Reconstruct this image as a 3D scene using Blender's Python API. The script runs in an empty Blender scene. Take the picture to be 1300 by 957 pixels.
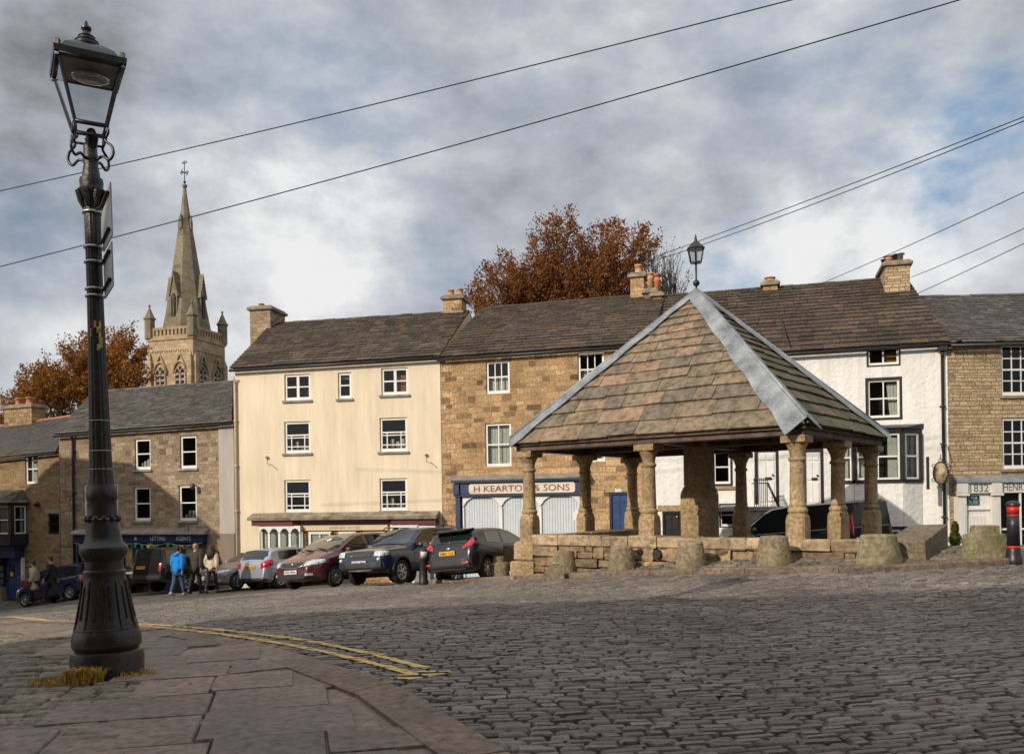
import bpy, bmesh, math, random
from mathutils import Vector, Matrix, noise as mnoise
random.seed(7)
R = random.Random(11)
SC = bpy.context.scene
COL = SC.collection
PI = math.pi
# ------------------------------------------------------------------ camera
F, CX, HZ, ROLL, EYE = 1107.0, 650.0, 637.0, 0.015, 1.6
cam_d = bpy.data.cameras.new('camera'); cam = bpy.data.objects.new('camera', cam_d); COL.objects.link(cam)
cam_d.sensor_fit = 'HORIZONTAL'; cam_d.sensor_width = 36.0
cam_d.lens = 36.0 * F / 1300.0
cam_d.shift_y = (HZ - 478.5) / 1300.0
cam_d.clip_start = 0.1; cam_d.clip_end = 6000
cam.location = (0, 0, EYE)
cam.rotation_euler = (Matrix.Rotation(PI/2, 3, 'X') @ Matrix.Rotation(-ROLL, 3, 'Z')).to_euler()
SC.camera = cam
CR, SR = math.cos(ROLL), math.sin(ROLL)

def ray(px, py):
    u = (px - CX) / F; v = (HZ - py) / F
    return Vector((u*CR + v*SR, 1.0, v*CR - u*SR))
def at(px, py, Y):
    d = ray(px, py); return Vector((d.x*Y, Y, EYE + d.z*Y))
def smooth(a, b, x):
    t = min(1, max(0, (x-a)/(b-a))); return t*t*(3-2*t)
def gz0(x, y):
    xx = max(-70, min(26, x)); yy = max(-20, min(75, y))
    z = .751 + .0613*xx - .0555*yy
    return z - .062*max(0, min(yy, 40)-17.5)*smooth(0, 9, x)
# levels read off the photograph: picture column, row, distance
CTRL = [(600,738.5,22.8),(640,737.5,22.),(680,736,21.),(760,732.5,19.3),(840,730.5,18.),(920,729,17.),(1000,728,16.2),(1080,727,15.6),(1150,725,15.3),(1200,721.5,15.2),(1290,716.5,15.2),(1400,711,15.2),
 (815,719,19.4),(1000,713,17.4),(1212,713,27.5),(617,736,24.6),(509,741,27.),(435,744,28.),(370,745,32.5),(319,745.5,33.),(226,757,31.),(269,754,31.5),(245,749,35.),(169,751,36.5),(18,761,40.),(44,769,38.),(92,762,37.),(60,778,26.),(10,784,21.),(180,793,14.2),
 (137,857,8.),(575,855,7.9),(700,868,7.4),(1250,868,7.),(900,800,10.3),(900,762,13.3),(300,806,11.),(450,775,13.6),(650,957,5.4),(1250,957,5.2),(0,957,5.6),(1290,800,9.6),(1290,765,12.4),(0,850,8.4)]
import numpy as np
_c = [at(*p) for p in CTRL]; SIG = 3.6
_P = np.array([(p.x, p.y) for p in _c]); _r = np.array([p.z-gz0(p.x, p.y) for p in _c])
_K = np.exp(-((_P[:,None,:]-_P[None,:,:])**2).sum(-1)/(2*SIG*SIG)); _w = np.linalg.solve(_K+.02*np.eye(len(_r)), _r)
GX0, GY0, GS, GNX, GNY = -36., -6., .25, 272, 264
_gx = GX0+GS*np.arange(GNX); _gy = GY0+GS*np.arange(GNY)
_q = np.stack(np.meshgrid(_gx, _gy), -1)
_R = np.zeros((GNY, GNX))
for (cx_, cy_), w_ in zip(_P, _w): _R += w_*np.exp(-((_q[...,0]-cx_)**2+(_q[...,1]-cy_)**2)/(2*SIG*SIG))
_R = _R.tolist()
def gz(x, y):
    i = (x-GX0)/GS; j = (y-GY0)/GS
    if not (0 <= i < GNX-1 and 0 <= j < GNY-1): return gz0(x, y)
    a, b = int(i), int(j); u, v = i-a, j-b; r0, r1 = _R[b], _R[b+1]
    return gz0(x, y) + (r0[a]*(1-u)+r0[a+1]*u)*(1-v) + (r1[a]*(1-u)+r1[a+1]*u)*v
def G(px, py, lift=0.0):
    d = ray(px, py); f = lambda t: EYE + d.z*t - gz(d.x*t, t) - lift
    t = 2.5
    while t < 80 and f(t+.25) > 0: t += .25
    a, b = t, t+.25
    for _ in range(30):
        m = .5*(a+b)
        if f(m) > 0: a = m
        else: b = m
    return Vector((d.x*a, a, EYE + d.z*a))
SDX, SDY, SEL = .70, .714, math.radians(26.5)
# ------------------------------------------------------------------ mesh builder
class MB:
    def __init__(s): s.v = []; s.f = []; s.m = []; s.s = []
    def face(s, pts, m=0, sm=False):
        i = len(s.v); s.v += [tuple(p) for p in pts]
        s.f.append(tuple(range(i, i+len(pts)))); s.m.append(m); s.s.append(sm)
    def mesh(s, vs, fs, m=0, sm=False):
        i = len(s.v); s.v += [tuple(p) for p in vs]
        for f in fs:
            s.f.append(tuple(i+k for k in f)); s.m.append(m); s.s.append(sm)
    def hexa(s, p, m=0):      # 8 corners: bottom 4 (ccw from above), top 4
        s.mesh(p, [(3,2,1,0),(4,5,6,7),(0,1,5,4),(1,2,6,5),(2,3,7,6),(3,0,4,7)], m)
    def box(s, x0, x1, y0, y1, z0, z1, m=0, M=None):
        if x0 > x1: x0, x1 = x1, x0
        if y0 > y1: y0, y1 = y1, y0
        if z0 > z1: z0, z1 = z1, z0
        p = [Vector(q) for q in ((x0,y0,z0),(x1,y0,z0),(x1,y1,z0),(x0,y1,z0),(x0,y0,z1),(x1,y0,z1),(x1,y1,z1),(x0,y1,z1))]
        if M: p = [M @ q for q in p]
        s.hexa(p, m)
    def bbox(s, x0, x1, y0, y1, z0, z1, b=.02, m=0, jit=0, rnd=R):   # rough bevelled block
        P = []
        def ring(z, i):
            return [(x0+i, y0+i, z), (x1-i, y0+i, z), (x1-i, y1-i, z), (x0+i, y1-i, z)]
        P = ring(z0, b)+ring(z0+b, 0)+ring(z1-b, 0)+ring(z1, b)
        P = [Vector(p)+Vector((rnd.uniform(-jit,jit), rnd.uniform(-jit,jit), rnd.uniform(-jit,jit))) for p in P]
        fs = [(3,2,1,0),(12,13,14,15)]
        for k in range(3):
            for j in range(4):
                a, c = k*4+j, k*4+(j+1)%4
                fs.append((a, c, c+4, a+4))
        s.mesh(P, fs, m)
    def lathe(s, prof, n=16, c=(0,0,0), m=0, sm=True, sq=None, rot=0, M=None):
        vs, fs = [], []
        for (r, z) in prof:
            for k in range(n):
                a = 2*PI*k/n + rot
                v = Vector((c[0]+r*math.cos(a), c[1]+r*math.sin(a), c[2]+z))
                vs.append(M @ v if M else v)
        for i in range(len(prof)-1):
            for k in range(n):
                a, b = i*n+k, i*n+(k+1)%n
                fs.append((a, b, b+n, a+n))
        fs.append(tuple(range(n-1, -1, -1))); fs.append(tuple((len(prof)-1)*n+k for k in range(n)))
        s.mesh(vs, fs, m, sm)
    def tube(s, pts, r, n=8, m=0, sm=True, cap=True):
        pts = [Vector(p) for p in pts]; vs, fs = [], []
        rr = r if isinstance(r, (list, tuple)) else [r]*len(pts)
        up = Vector((0,0,1)); prev = None
        for i, p in enumerate(pts):
            t = (pts[min(i+1,len(pts)-1)] - pts[max(i-1,0)]).normalized()
            if prev is None:
                a = t.cross(up)
                if a.length < .05: a = t.cross(Vector((1,0,0)))
                a.normalize()
            else:
                a = prev - t*prev.dot(t)
                if a.length < 1e-5: a = t.cross(up)
                a.normalize()
            prev = a; b = t.cross(a)
            for k in range(n):
                th = 2*PI*k/n
                vs.append(p + (a*math.cos(th) + b*math.sin(th))*rr[i])
        for i in range(len(pts)-1):
            for k in range(n):
                q, w = i*n+k, i*n+(k+1)%n
                fs.append((q, w, w+n, q+n))
        if cap:
            fs.append(tuple(range(n-1,-1,-1))); fs.append(tuple((len(pts)-1)*n+k for k in range(n)))
        s.mesh(vs, fs, m, sm)
    def ell(s, c, r, n=12, k=8, m=0, M=None):
        vs = []; fs = []
        for i in range(k+1):
            ph = PI*i/k
            for j in range(n):
                th = 2*PI*j/n
                v = Vector((c[0]+r[0]*math.sin(ph)*math.cos(th), c[1]+r[1]*math.sin(ph)*math.sin(th), c[2]-r[2]*math.cos(ph)))
                vs.append(M @ v if M else v)
        for i in range(k):
            for j in range(n):
                a, b = i*n+j, i*n+(j+1)%n
                fs.append((a, b, b+n, a+n))
        s.mesh(vs, fs, m, True)
    def prism(s, poly, y0, y1, m=0):   # poly in local (x,z), extruded along y
        n = len(poly)
        vs = [(x, y0, z) for x, z in poly] + [(x, y1, z) for x, z in poly]
        fs = [tuple(range(n)), tuple(range(2*n-1, n-1, -1))]
        for i in range(n):
            j = (i+1) % n
            fs.append((j, i, i+n, j+n))
        s.mesh(vs, fs, m)
    def build(s, name, mats, parent=None, sharp=None, merge=False):
        me = bpy.data.meshes.new(name)
        me.from_pydata(s.v, [], s.f)
        for mt in (mats if isinstance(mats, (list, tuple)) else [mats]): me.materials.append(mt)
        me.polygons.foreach_set('material_index', s.m)
        me.polygons.foreach_set('use_smooth', s.s)
        me.update()
        if merge or sharp is not None:
            bm = bmesh.new(); bm.from_mesh(me)
            if merge: bmesh.ops.remove_doubles(bm, verts=bm.verts, dist=1e-4)
            bmesh.ops.recalc_face_normals(bm, faces=bm.faces)
            bm.to_mesh(me); bm.free()
        if sharp is not None: me.set_sharp_from_angle(angle=math.radians(sharp))
        o = bpy.data.objects.new(name, me); COL.objects.link(o)
        if parent: o.parent = parent
        return o

def tag(o, label=None, cat=None, group=None, kind=None):
    if label: o['label'] = label
    if cat: o['category'] = cat
    if group: o['group'] = group
    if kind: o['kind'] = kind
    return o
def empty(name, loc, label, cat, rz=0, group=None, rot=None):
    o = bpy.data.objects.new(name, None); COL.objects.link(o); o.location = loc
    o.rotation_euler = rot if rot else (0, 0, rz); o.empty_display_size = .3
    return tag(o, label, cat, group)
def copy_tree(o, parent=None):
    c = o.copy(); COL.objects.link(c); c.parent = parent
    for ch in list(o.children): copy_tree(ch, c)
    return c
def eval_mesh(o):
    dg = bpy.context.evaluated_depsgraph_get()
    return bpy.data.meshes.new_from_object(o.evaluated_get(dg))

# ------------------------------------------------------------------ materials
class NT:
    def __init__(s, m):
        s.t = m.node_tree; s.t.nodes.clear()
    def n(s, typ, ins=None, **kw):
        nd = s.t.nodes.new('ShaderNode'+typ)
        for k, v in kw.items(): setattr(nd, k, v)
        for k, v in (ins or {}).items():
            sk = nd.inputs[k]
            if isinstance(v, bpy.types.NodeSocket): s.t.links.new(v, sk)
            elif isinstance(v, (tuple, list)) and len(v) == 3 and sk.type == 'RGBA': sk.default_value = (*v, 1)
            else: sk.default_value = v
        return nd
    def math(s, op, a, b=0.0, c=0.0, clamp=False):
        n = s.n('Math', {0: a, 1: b, 2: c}, operation=op); n.use_clamp = clamp; return n.outputs[0]
    def ramp(s, fac, stops, interp='LINEAR'):
        n = s.n('ValToRGB', {'Fac': fac}); cr = n.color_ramp; cr.interpolation = interp
        while len(cr.elements) < len(stops): cr.elements.new(.5)
        for e, (p, c) in zip(cr.elements, stops):
            e.position = p; e.color = (*c, 1) if len(c) == 3 else c
        return n.outputs['Color']
    def mix(s, fac, a, b, blend='MIX'):
        return s.n('MixRGB', {'Fac': fac, 'Color1': a, 'Color2': b}, blend_type=blend).outputs[0]
    def noise(s, vec, scale, detail=4, rough=.55, dist=0, col=False):
        n = s.n('TexNoise', {'Scale': scale, 'Detail': detail, 'Roughness': rough, 'Distortion': dist})
        if vec is not None: s.t.links.new(vec, n.inputs['Vector'])
        return n.outputs['Color' if col else 'Fac']
    def obj(s): return s.n('TexCoord').outputs['Object']
    def bump(s, h, strength=.4, dist=.02):
        return s.n('Bump', {'Height': h, 'Strength': strength, 'Distance': dist}).outputs[0]
    def out(s, base, rough=.6, metal=0., normal=None, spec=.5, coat=0., **kw):
        p = s.n('BsdfPrincipled', {'Base Color': base, 'Roughness': rough, 'Metallic': metal, 'Specular IOR Level': spec, 'Coat Weight': coat, 'Coat Roughness': .04})
        if normal is not None: s.t.links.new(normal, p.inputs['Normal'])
        for k, v in kw.items(): p.inputs[k.replace('_', ' ')].default_value = v
        o = s.n('OutputMaterial'); s.t.links.new(p.outputs[0], o.inputs[0]); return p
def newmat(name):
    m = bpy.data.materials.new(name); m.use_nodes = True; return m, NT(m)

def plain(name, col, rough=.6, metal=0., var=.15, vscale=3., bump=.0, bscale=40., coat=0., spec=.5):
    m, t = newmat(name); o = t.obj()
    n1 = t.noise(o, vscale, 5); n2 = t.noise(o, vscale*7, 4)
    f = t.math('ADD', t.math('MULTIPLY', n1, .7), t.math('MULTIPLY', n2, .3))
    lo = tuple(c*(1-var*1.6) for c in col); hi = tuple(min(1, c*(1+var*1.6)) for c in col)
    c = t.ramp(f, [(.33, lo), (.67, hi)])
    nm = t.bump(t.noise(o, bscale, 4), bump, .01) if bump else None
    t.out(c, rough, metal, nm, spec, coat); return m

def stone_wall(name, cols, bw=.46, rh=.21, mortar=(.2,.17,.13), msize=.012, warp=.05, stain=.5, bumps=.7, seed=0, moss=None):
    m, t = newmat(name); o = t.obj()
    sp = t.n('SeparateXYZ', {0: o})
    X = t.math('ADD', sp.outputs[0], sp.outputs[1]); Z = sp.outputs[2]
    X = t.math('ADD', X, seed*3.17)
    zv = t.n('CombineXYZ', {0: seed*1.0, 1: Z, 2: 0.}).outputs[0]
    Zw = t.math('ADD', Z, t.math('MULTIPLY', t.math('SUBTRACT', t.noise(zv, 1.7, 1), .5), .35))
    row = t.math('FLOOR', t.math('DIVIDE', Zw, rh))
    xv = t.n('CombineXYZ', {0: X, 1: t.math('MULTIPLY', row, 7.31), 2: 0.}).outputs[0]
    Xw = t.math('ADD', X, t.math('MULTIPLY', t.math('SUBTRACT', t.noise(xv, 1.1, 1), .5), .9))
    vec = t.n('CombineXYZ', {0: Xw, 1: Zw, 2: 0.}).outputs[0]
    wn = t.n('VectorMath', {0: t.noise(o, 5., 3, col=True), 1: (.5,.5,.5)}, operation='SUBTRACT').outputs[0]
    wn = t.n('VectorMath', {0: wn, 'Scale': warp}, operation='SCALE').outputs[0]
    vec = t.n('VectorMath', {0: vec, 1: wn}, operation='ADD').outputs[0]
    b = t.n('TexBrick', {'Vector': vec, 'Color1': (0,0,0), 'Color2': (1,1,1), 'Mortar': (.5,.5,.5), 'Scale': 1., 'Mortar Size': msize, 'Mortar Smooth': .35, 'Bias': 0., 'Brick Width': bw, 'Row Height': rh})
    n = len(cols)
    c = t.ramp(b.outputs['Color'], [(i/(n-1), q) for i, q in enumerate(cols)])
    fine = t.noise(o, 14., 6, .65)
    c = t.mix(.9, c, t.ramp(fine, [(.34,(.42,.4,.37)), (.5,(.98,.97,.95)), (.66,(1.4,1.37,1.3))]), 'MULTIPLY')
    big = t.noise(o, .55, 5, .6)
    c = t.mix(stain, c, t.ramp(big, [(.36,(.55,.52,.48)), (.6,(1.12,1.1,1.05))]), 'MULTIPLY')
    if moss:
        mf = t.math('MULTIPLY', t.ramp(t.noise(o, 1.3, 6, .7), [(.48,(0,0,0)), (.7,(1,1,1))]), moss[1])
        c = t.mix(mf, c, moss[0])
    mo = t.mix(fine, tuple(q*.7 for q in mortar), tuple(q*1.25 for q in mortar))
    c = t.mix(b.outputs['Fac'], c, mo)
    h = t.math('ADD', t.math('SUBTRACT', 1., b.outputs['Fac']), t.math('MULTIPLY', fine, .7))
    h = t.math('ADD', h, t.math('MULTIPLY', b.outputs['Color'], .35))
    t.out(c, .88, 0, t.bump(h, bumps, .025), .25); return m

def island(name, cols, rough=.8, stain=None, moss=None, bump=.5, bscale=9., spec=.3, rvar=0.):
    """one colour per separate piece (slates, setts, flags, stones, leaves)"""
    m, t = newmat(name); o = t.obj()
    r = t.n('NewGeometry').outputs['Random Per Island']
    n = len(cols)
    c = t.ramp(r, [(i/(n-1), q) for i, q in enumerate(cols)])
    fine = t.noise(o, bscale, 6, .65)
    c = t.mix(.9, c, t.ramp(fine, [(.34,(.45,.44,.42)), (.5,(.97,.96,.94)), (.66,(1.35,1.32,1.28))]), 'MULTIPLY')
    if stain:
        big = t.noise(o, stain[0], 5, .6)
        c = t.mix(stain[1], c, t.ramp(big, [(.36,(.5,.48,.45)), (.62,(1.15,1.12,1.08))]), 'MULTIPLY')
    if moss:
        mf = t.ramp(t.noise(o, moss[2], 7, .7), [(moss[3],(0,0,0)), (moss[3]+.16,(1,1,1))])
        c = t.mix(t.math('MULTIPLY', mf, moss[1]), c, moss[0])
    rr = t.math('ADD', rough, t.math('MULTIPLY', t.math('SUBTRACT', fine, .5), rvar)) if rvar else rough
    t.out(c, rr, 0, t.bump(fine, bump, .02), spec); return m

def render_wall(name, col, dirt=.25, bump=.5, bscale=10.):
    m, t = newmat(name); o = t.obj()
    st = t.n('VectorMath', {0: o, 1: (1., 1., .22)}, operation='MULTIPLY').outputs[0]
    n1 = t.noise(st, 1.3, 6, .62); n2 = t.noise(o, 16., 4)
    c = t.mix(dirt, col, t.mix(1., col, t.ramp(n1, [(.3,(.62,.58,.52)), (.62,(1.06,1.05,1.03))]), 'MULTIPLY'))
    c = t.mix(.25, c, t.ramp(n2, [(.3,(.8,.8,.8)), (.7,(1.04,1.04,1.04))]), 'MULTIPLY')
    s2 = t.n('VectorMath', {0: o, 1: (1., 1., .07)}, operation='MULTIPLY').outputs[0]
    c = t.mix(dirt*.6, c, t.ramp(t.noise(s2, 5.5, 5, .65), [(.36,(.7,.67,.62)), (.56,(1.04,1.03,1.02))]), 'MULTIPLY')
    h = t.math('ADD', t.noise(o, bscale, 4), t.math('MULTIPLY', t.noise(o, bscale*6, 2), .3))
    t.out(c, .85, 0, t.bump(h, bump, .03), .25); return m

def glass_mat(name, tint=(.75,.8,.78), base=.0):
    m, t = newmat(name)
    fr = t.n('LayerWeight', {'Blend': .3}).outputs['Fresnel']
    f = t.math('ADD', fr, base, clamp=True)
    tr = t.n('BsdfTransparent', {'Color': tint}); gl = t.n('BsdfGlossy', {'Color': (.9,.92,.95), 'Roughness': .03})
    nz = t.bump(t.noise(t.obj(), 2.2, 2), .06, .02); t.t.links.new(nz, gl.inputs['Normal'])
    mx = t.n('MixShader', {0: f, 1: tr.outputs[0], 2: gl.outputs[0]})
    o = t.n('OutputMaterial'); t.t.links.new(mx.outputs[0], o.inputs[0]); return m

def paint(name, col, rough=.25, metal=.0, dirt=.25):
    m, t = newmat(name); o = t.obj()
    n1 = t.noise(o, 2.3, 5, .6); z = t.n('SeparateXYZ', {0: o}).outputs[2]
    low = t.math('MULTIPLY', t.math('SUBTRACT', 1., t.math('MULTIPLY', z, 1.6), clamp=True), dirt*1.6, clamp=True)
    f = t.math('MULTIPLY', t.math('ADD', low, t.math('MULTIPLY', n1, dirt*.4)), n1, clamp=True)
    c = t.mix(f, col, (.12,.1,.08))
    r = t.math('ADD', rough, t.math('MULTIPLY', f, .5))
    t.out(c, r, metal, None, .5, .45); return m

MT = {}
MT['white'] = plain('white_paint', (.74,.73,.7), .45, var=.06, bump=.05)
MT['cream_paint'] = plain('cream_paint', (.68,.55,.36), .5, var=.05)
MT['black'] = plain('black_paint', (.018,.018,.02), .4, var=.3)
MT['lampblack'] = plain('cast_iron_black', (.016,.016,.018), .36, var=.5, vscale=6, bump=.35, bscale=22)
MT['navy'] = plain('navy_paint', (.016,.03,.085), .4, var=.15)
MT['blue'] = plain('blue_paint', (.015,.05,.16), .4, var=.2)
MT['maroon'] = plain('maroon_paint', (.13,.014,.02), .45, var=.12)
MT['lead'] = plain('lead_sheet', (.25,.27,.29), .5, metal=.2, var=.3, vscale=2.5, bump=.25, bscale=6)
MT['dark'] = plain('dark_room', (.012,.012,.012), .9)
MT['curtain'] = plain('curtain_cloth', (.62,.6,.55), .9, var=.12, vscale=8)
MT['amber'] = plain('amber_blind', (.35,.16,.05), .9)
MT['glass'] = glass_mat('window_glass')
MT['lampglass'] = glass_mat('lantern_glass', (.86,.88,.88), .03)
MT['board'] = plain('pale_grey_boards', (.55,.6,.64), .5, var=.05)
MT['panel'] = plain('sign_panel', (.68,.6,.5), .5, var=.06)
MT['redletter'] = plain('red_lettering', (.16,.025,.03), .5)
MT['greyletter'] = plain('grey_lettering', (.32,.27,.22), .5)
MT['dkletter'] = plain('dark_lettering', (.13,.13,.13), .6)
MT['whiteletter'] = plain('white_lettering', (.6,.62,.66), .5)
MT['paleletter'] = plain('teal_lettering', (.25,.5,.48), .5)
MT['pot'] = plain('terracotta', (.42,.16,.085), .8, var=.3, vscale=5, bump=.2)
MT['buffpot'] = plain('buff_terracotta', (.5,.27,.13), .8, var=.3, vscale=5, bump=.2)
MT['cap'] = plain('stone_cap', (.24,.2,.145), .9, var=.4, vscale=3, bump=.5, bscale=18)
MT['sill'] = plain('grey_stone', (.24,.22,.2), .85, var=.25, bump=.3)
MT['iron'] = plain('iron', (.02,.02,.022), .45, var=.3)
MT['steel'] = plain('steel', (.5,.5,.5), .35, metal=.9, var=.15)
MT['pipe_cream'] = plain('pipe_cream', (.6,.5,.34), .5, var=.1)
MT['rubber'] = plain('rubber', (.012,.012,.013), .75, var=.3)
MT['alloy'] = plain('alloy', (.55,.56,.57), .3, metal=.85, var=.1)
MT['plastic'] = plain('black_plastic', (.02,.02,.022), .5, var=.2)
MT['carglass'] = plain('car_glass', (.012,.017,.017), .04, var=.1, coat=1.)
MT['headlamp'] = plain('headlamp_lens', (.62,.65,.68), .12, metal=.35, var=.25, vscale=14, coat=1.)
MT['redlamp'] = plain('red_lens', (.45,.012,.02), .15, var=.2, vscale=12, coat=1.)
MT['plate_y'] = plain('yellow_plate', (.75,.42,.03), .4, var=.04)
MT['plate_w'] = plain('white_plate', (.72,.72,.7), .4, var=.04)
MT['chrome'] = plain('chrome', (.7,.7,.7), .12, metal=1., var=.05)
MT['red'] = plain('red_band', (.55,.02,.02), .4, var=.1)
MT['whiteband'] = plain('white_band', (.6,.62,.64), .35, var=.1)
MT['yellow'] = plain('yellow_flag', (.7,.5,.03), .7); MT['green'] = plain('green_flag', (.03,.28,.1), .7)
MT['card'] = plain('paper_card', (.55,.57,.58), .8, var=.2, vscale=9)
MT['wood'] = plain('dark_timber', (.10,.062,.045), .75, var=.5, vscale=4, bump=.4, bscale=14)

# walls
MT['kearton'] = stone_wall('buff_sandstone', [(.15,.095,.055),(.5,.325,.175),(.4,.255,.135),(.62,.435,.25),(.25,.16,.09),(.53,.365,.205),(.44,.265,.135),(.48,.36,.225)], .36, .195, (.36,.27,.17), .012, .07, .6, seed=1)
MT['bstone'] = stone_wall('brown_rubble', [(.18,.13,.09),(.37,.28,.195),(.27,.2,.135),(.43,.34,.25),(.22,.165,.11),(.32,.235,.16)], .36, .16, (.3,.24,.18), .011, .05, .45, seed=2)
MT['astone'] = stone_wall('ochre_rubble', [(.18,.12,.065),(.33,.225,.125),(.25,.17,.095),(.37,.265,.155),(.2,.14,.08)], .34, .15, (.3,.22,.14), .012, .06, .5, seed=3)
MT['hstone'] = stone_wall('coursed_sandstone', [(.32,.23,.14),(.49,.375,.24),(.4,.3,.185),(.55,.435,.285),(.35,.26,.16)], .33, .115, (.2,.145,.085), .012, .05, .4, seed=4)
MT['chim'] = stone_wall('chimney_stone', [(.2,.13,.07),(.42,.3,.17),(.3,.2,.11),(.36,.25,.14)], .42, .22, (.18,.14,.1), .014, .06, .7, seed=5)
MT['church'] = stone_wall('church_stone', [(.36,.27,.175),(.48,.37,.25),(.41,.31,.2),(.53,.42,.29)], .8, .34, (.22,.17,.11), .01, .03, .75, .4, seed=6, moss=((.13,.13,.065), .45))
MT['spire'] = stone_wall('spire_stone', [(.2,.175,.125),(.27,.235,.17),(.235,.205,.145)], .8, .4, (.15,.13,.1), .01, .03, .7, .4, seed=7, moss=((.12,.115,.07), .5))
MT['brickwarm'] = stone_wall('warm_brick', [(.3,.16,.07),(.45,.28,.13),(.38,.22,.1)], .24, .085, (.3,.22,.13), .01, .02, .3, seed=8)
MT['creamwall'] = render_wall('cream_render', (.8,.695,.535), .4, .12, 5.)
MT['whitewall'] = render_wall('whitewashed_render', (.84,.835,.815), .4, 1.3, 6.)
MT['greywall'] = render_wall('grey_render', (.46,.42,.4), .5, .3)
MT['darkrender'] = render_wall('dark_render', (.25,.2,.16), .5, .3)
MT['frieze'] = render_wall('painted_stone', (.72,.7,.66), .4, .3, 8.)
# pieces
MT['slate_brown'] = island('stone_slates_brown', [(.045,.036,.028),(.1,.076,.055),(.065,.052,.042),(.14,.105,.075),(.055,.047,.04),(.085,.066,.05)], .85, (.5,.45), ((.13,.115,.06), .55, 2.4, .55))
MT['slate_warm'] = island('stone_slates_warm', [(.055,.043,.034),(.1,.074,.055),(.07,.055,.043),(.13,.09,.065),(.06,.049,.04),(.085,.067,.052)], .85, (.5,.5), ((.14,.12,.065), .5, 2.4, .57))
MT['slate_grey'] = island('grey_slates', [(.058,.053,.047),(.11,.101,.09),(.08,.074,.066),(.145,.134,.12),(.066,.06,.054)], .7, (.6,.4), ((.13,.125,.085), .45, 3., .58))
MT['slate_dark'] = island('dark_slates', [(.055,.05,.046),(.085,.077,.07),(.067,.061,.056)], .6, (.6,.4))
MT['slab'] = island('cross_roof_slabs', [(.235,.185,.13),(.18,.15,.112),(.26,.19,.135),(.21,.175,.13),(.165,.143,.115),(.24,.185,.13),(.32,.215,.15),(.195,.158,.118)], .85, (1.6,.45), ((.11,.1,.055), .35, 3.2, .56), .9, 6.)
MT['slabmoss'] = island('mossy_roof_slabs', [(.16,.13,.09),(.11,.1,.07),(.19,.145,.1),(.12,.105,.075),(.09,.085,.06)], .9, (1.6,.45), ((.085,.1,.03), .75, 3., .47), .8, 7.)
MT['sett'] = island('granite_setts', [(.09,.08,.072),(.22,.19,.17),(.135,.12,.112),(.29,.245,.215),(.11,.1,.095),(.175,.15,.135),(.24,.215,.2)], .42, (.35,.7), None, 1., 26., .5, .5)
MT['settmoss'] = island('mossy_setts', [(.14,.125,.1),(.23,.2,.16),(.17,.155,.125),(.27,.225,.18)], .75, (.5,.5), ((.07,.075,.025), .7, 1.6, .48), .8, 18.)
MT['flag'] = island('paving_flags', [(.17,.135,.11),(.24,.185,.15),(.2,.155,.125),(.27,.205,.165),(.15,.122,.102)], .7, (.8,.5), None, .5, 12., .4, .3)
MT['kerb'] = island('kerb_stone', [(.16,.125,.1),(.22,.165,.13),(.19,.145,.115)], .75, (1.2,.5), None, .6, 12.)
MT['block'] = island('wall_blocks', [(.22,.155,.1),(.37,.265,.175),(.29,.21,.135),(.43,.315,.21),(.19,.14,.095),(.33,.25,.17)], .9, (1.1,.9), ((.13,.12,.06), .65, 2.2, .52), 1., 9.)
MT['coping'] = island('coping_blocks', [(.34,.26,.17),(.44,.34,.23),(.39,.3,.2)], .9, (1.2,.7), ((.42,.4,.35), .5, 3., .62), .9, 9.)
def weathered(name, col, moss=.5, gr=(.12,.125,.05), sc=1.6, bump=.9, rough=.9, spec=.25):
    m, t = newmat(name); o = t.obj(); inf = t.n('ObjectInfo').outputs['Random']
    of = t.n('VectorMath', {0: o, 1: t.n('CombineXYZ', {0: t.math('MULTIPLY', inf, 37.), 1: 0., 2: 0.}).outputs[0]}, operation='ADD').outputs[0]
    n1 = t.noise(of, sc, 6, .65); n2 = t.noise(of, 13., 6, .65); n3 = t.noise(of, sc*1.7+.3, 6, .7)
    c = t.ramp(n2, [(.34, tuple(q*.55 for q in col)), (.66, tuple(q*1.35 for q in col))])
    c = t.mix(.7, c, t.ramp(n1, [(.32,(.5,.47,.43)), (.62,(1.12,1.1,1.06))]), 'MULTIPLY')
    c = t.mix(t.math('MULTIPLY', t.ramp(n3, [(.47,(0,0,0)), (.66,(1,1,1))]), moss), c, gr)
    t.out(c, rough, 0, t.bump(n2, bump, .03), spec); return m
MT['column'] = weathered('column_sandstone', (.42,.305,.18), .45, (.17,.145,.07), 1.3, .6)
MT['guard'] = weathered('guard_stone', (.31,.25,.17), .75, (.15,.14,.06), 1.6, 1.)
MT['guardgreen'] = weathered('guard_stone_green', (.3,.255,.165), .9, (.13,.14,.055), 1.4, 1.)
MT['boulder'] = weathered('rough_stone', (.23,.185,.135), .4)
MT['weather_iron'] = weathered('weathered_iron', (.014,.0138,.0138), .3, (.045,.03,.02), 5., .35, .4, .5)
MT['rust_iron'] = weathered('flaking_iron', (.016,.0145,.0135), .5, (.06,.042,.03), 6., .45, .36, .5)
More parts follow.
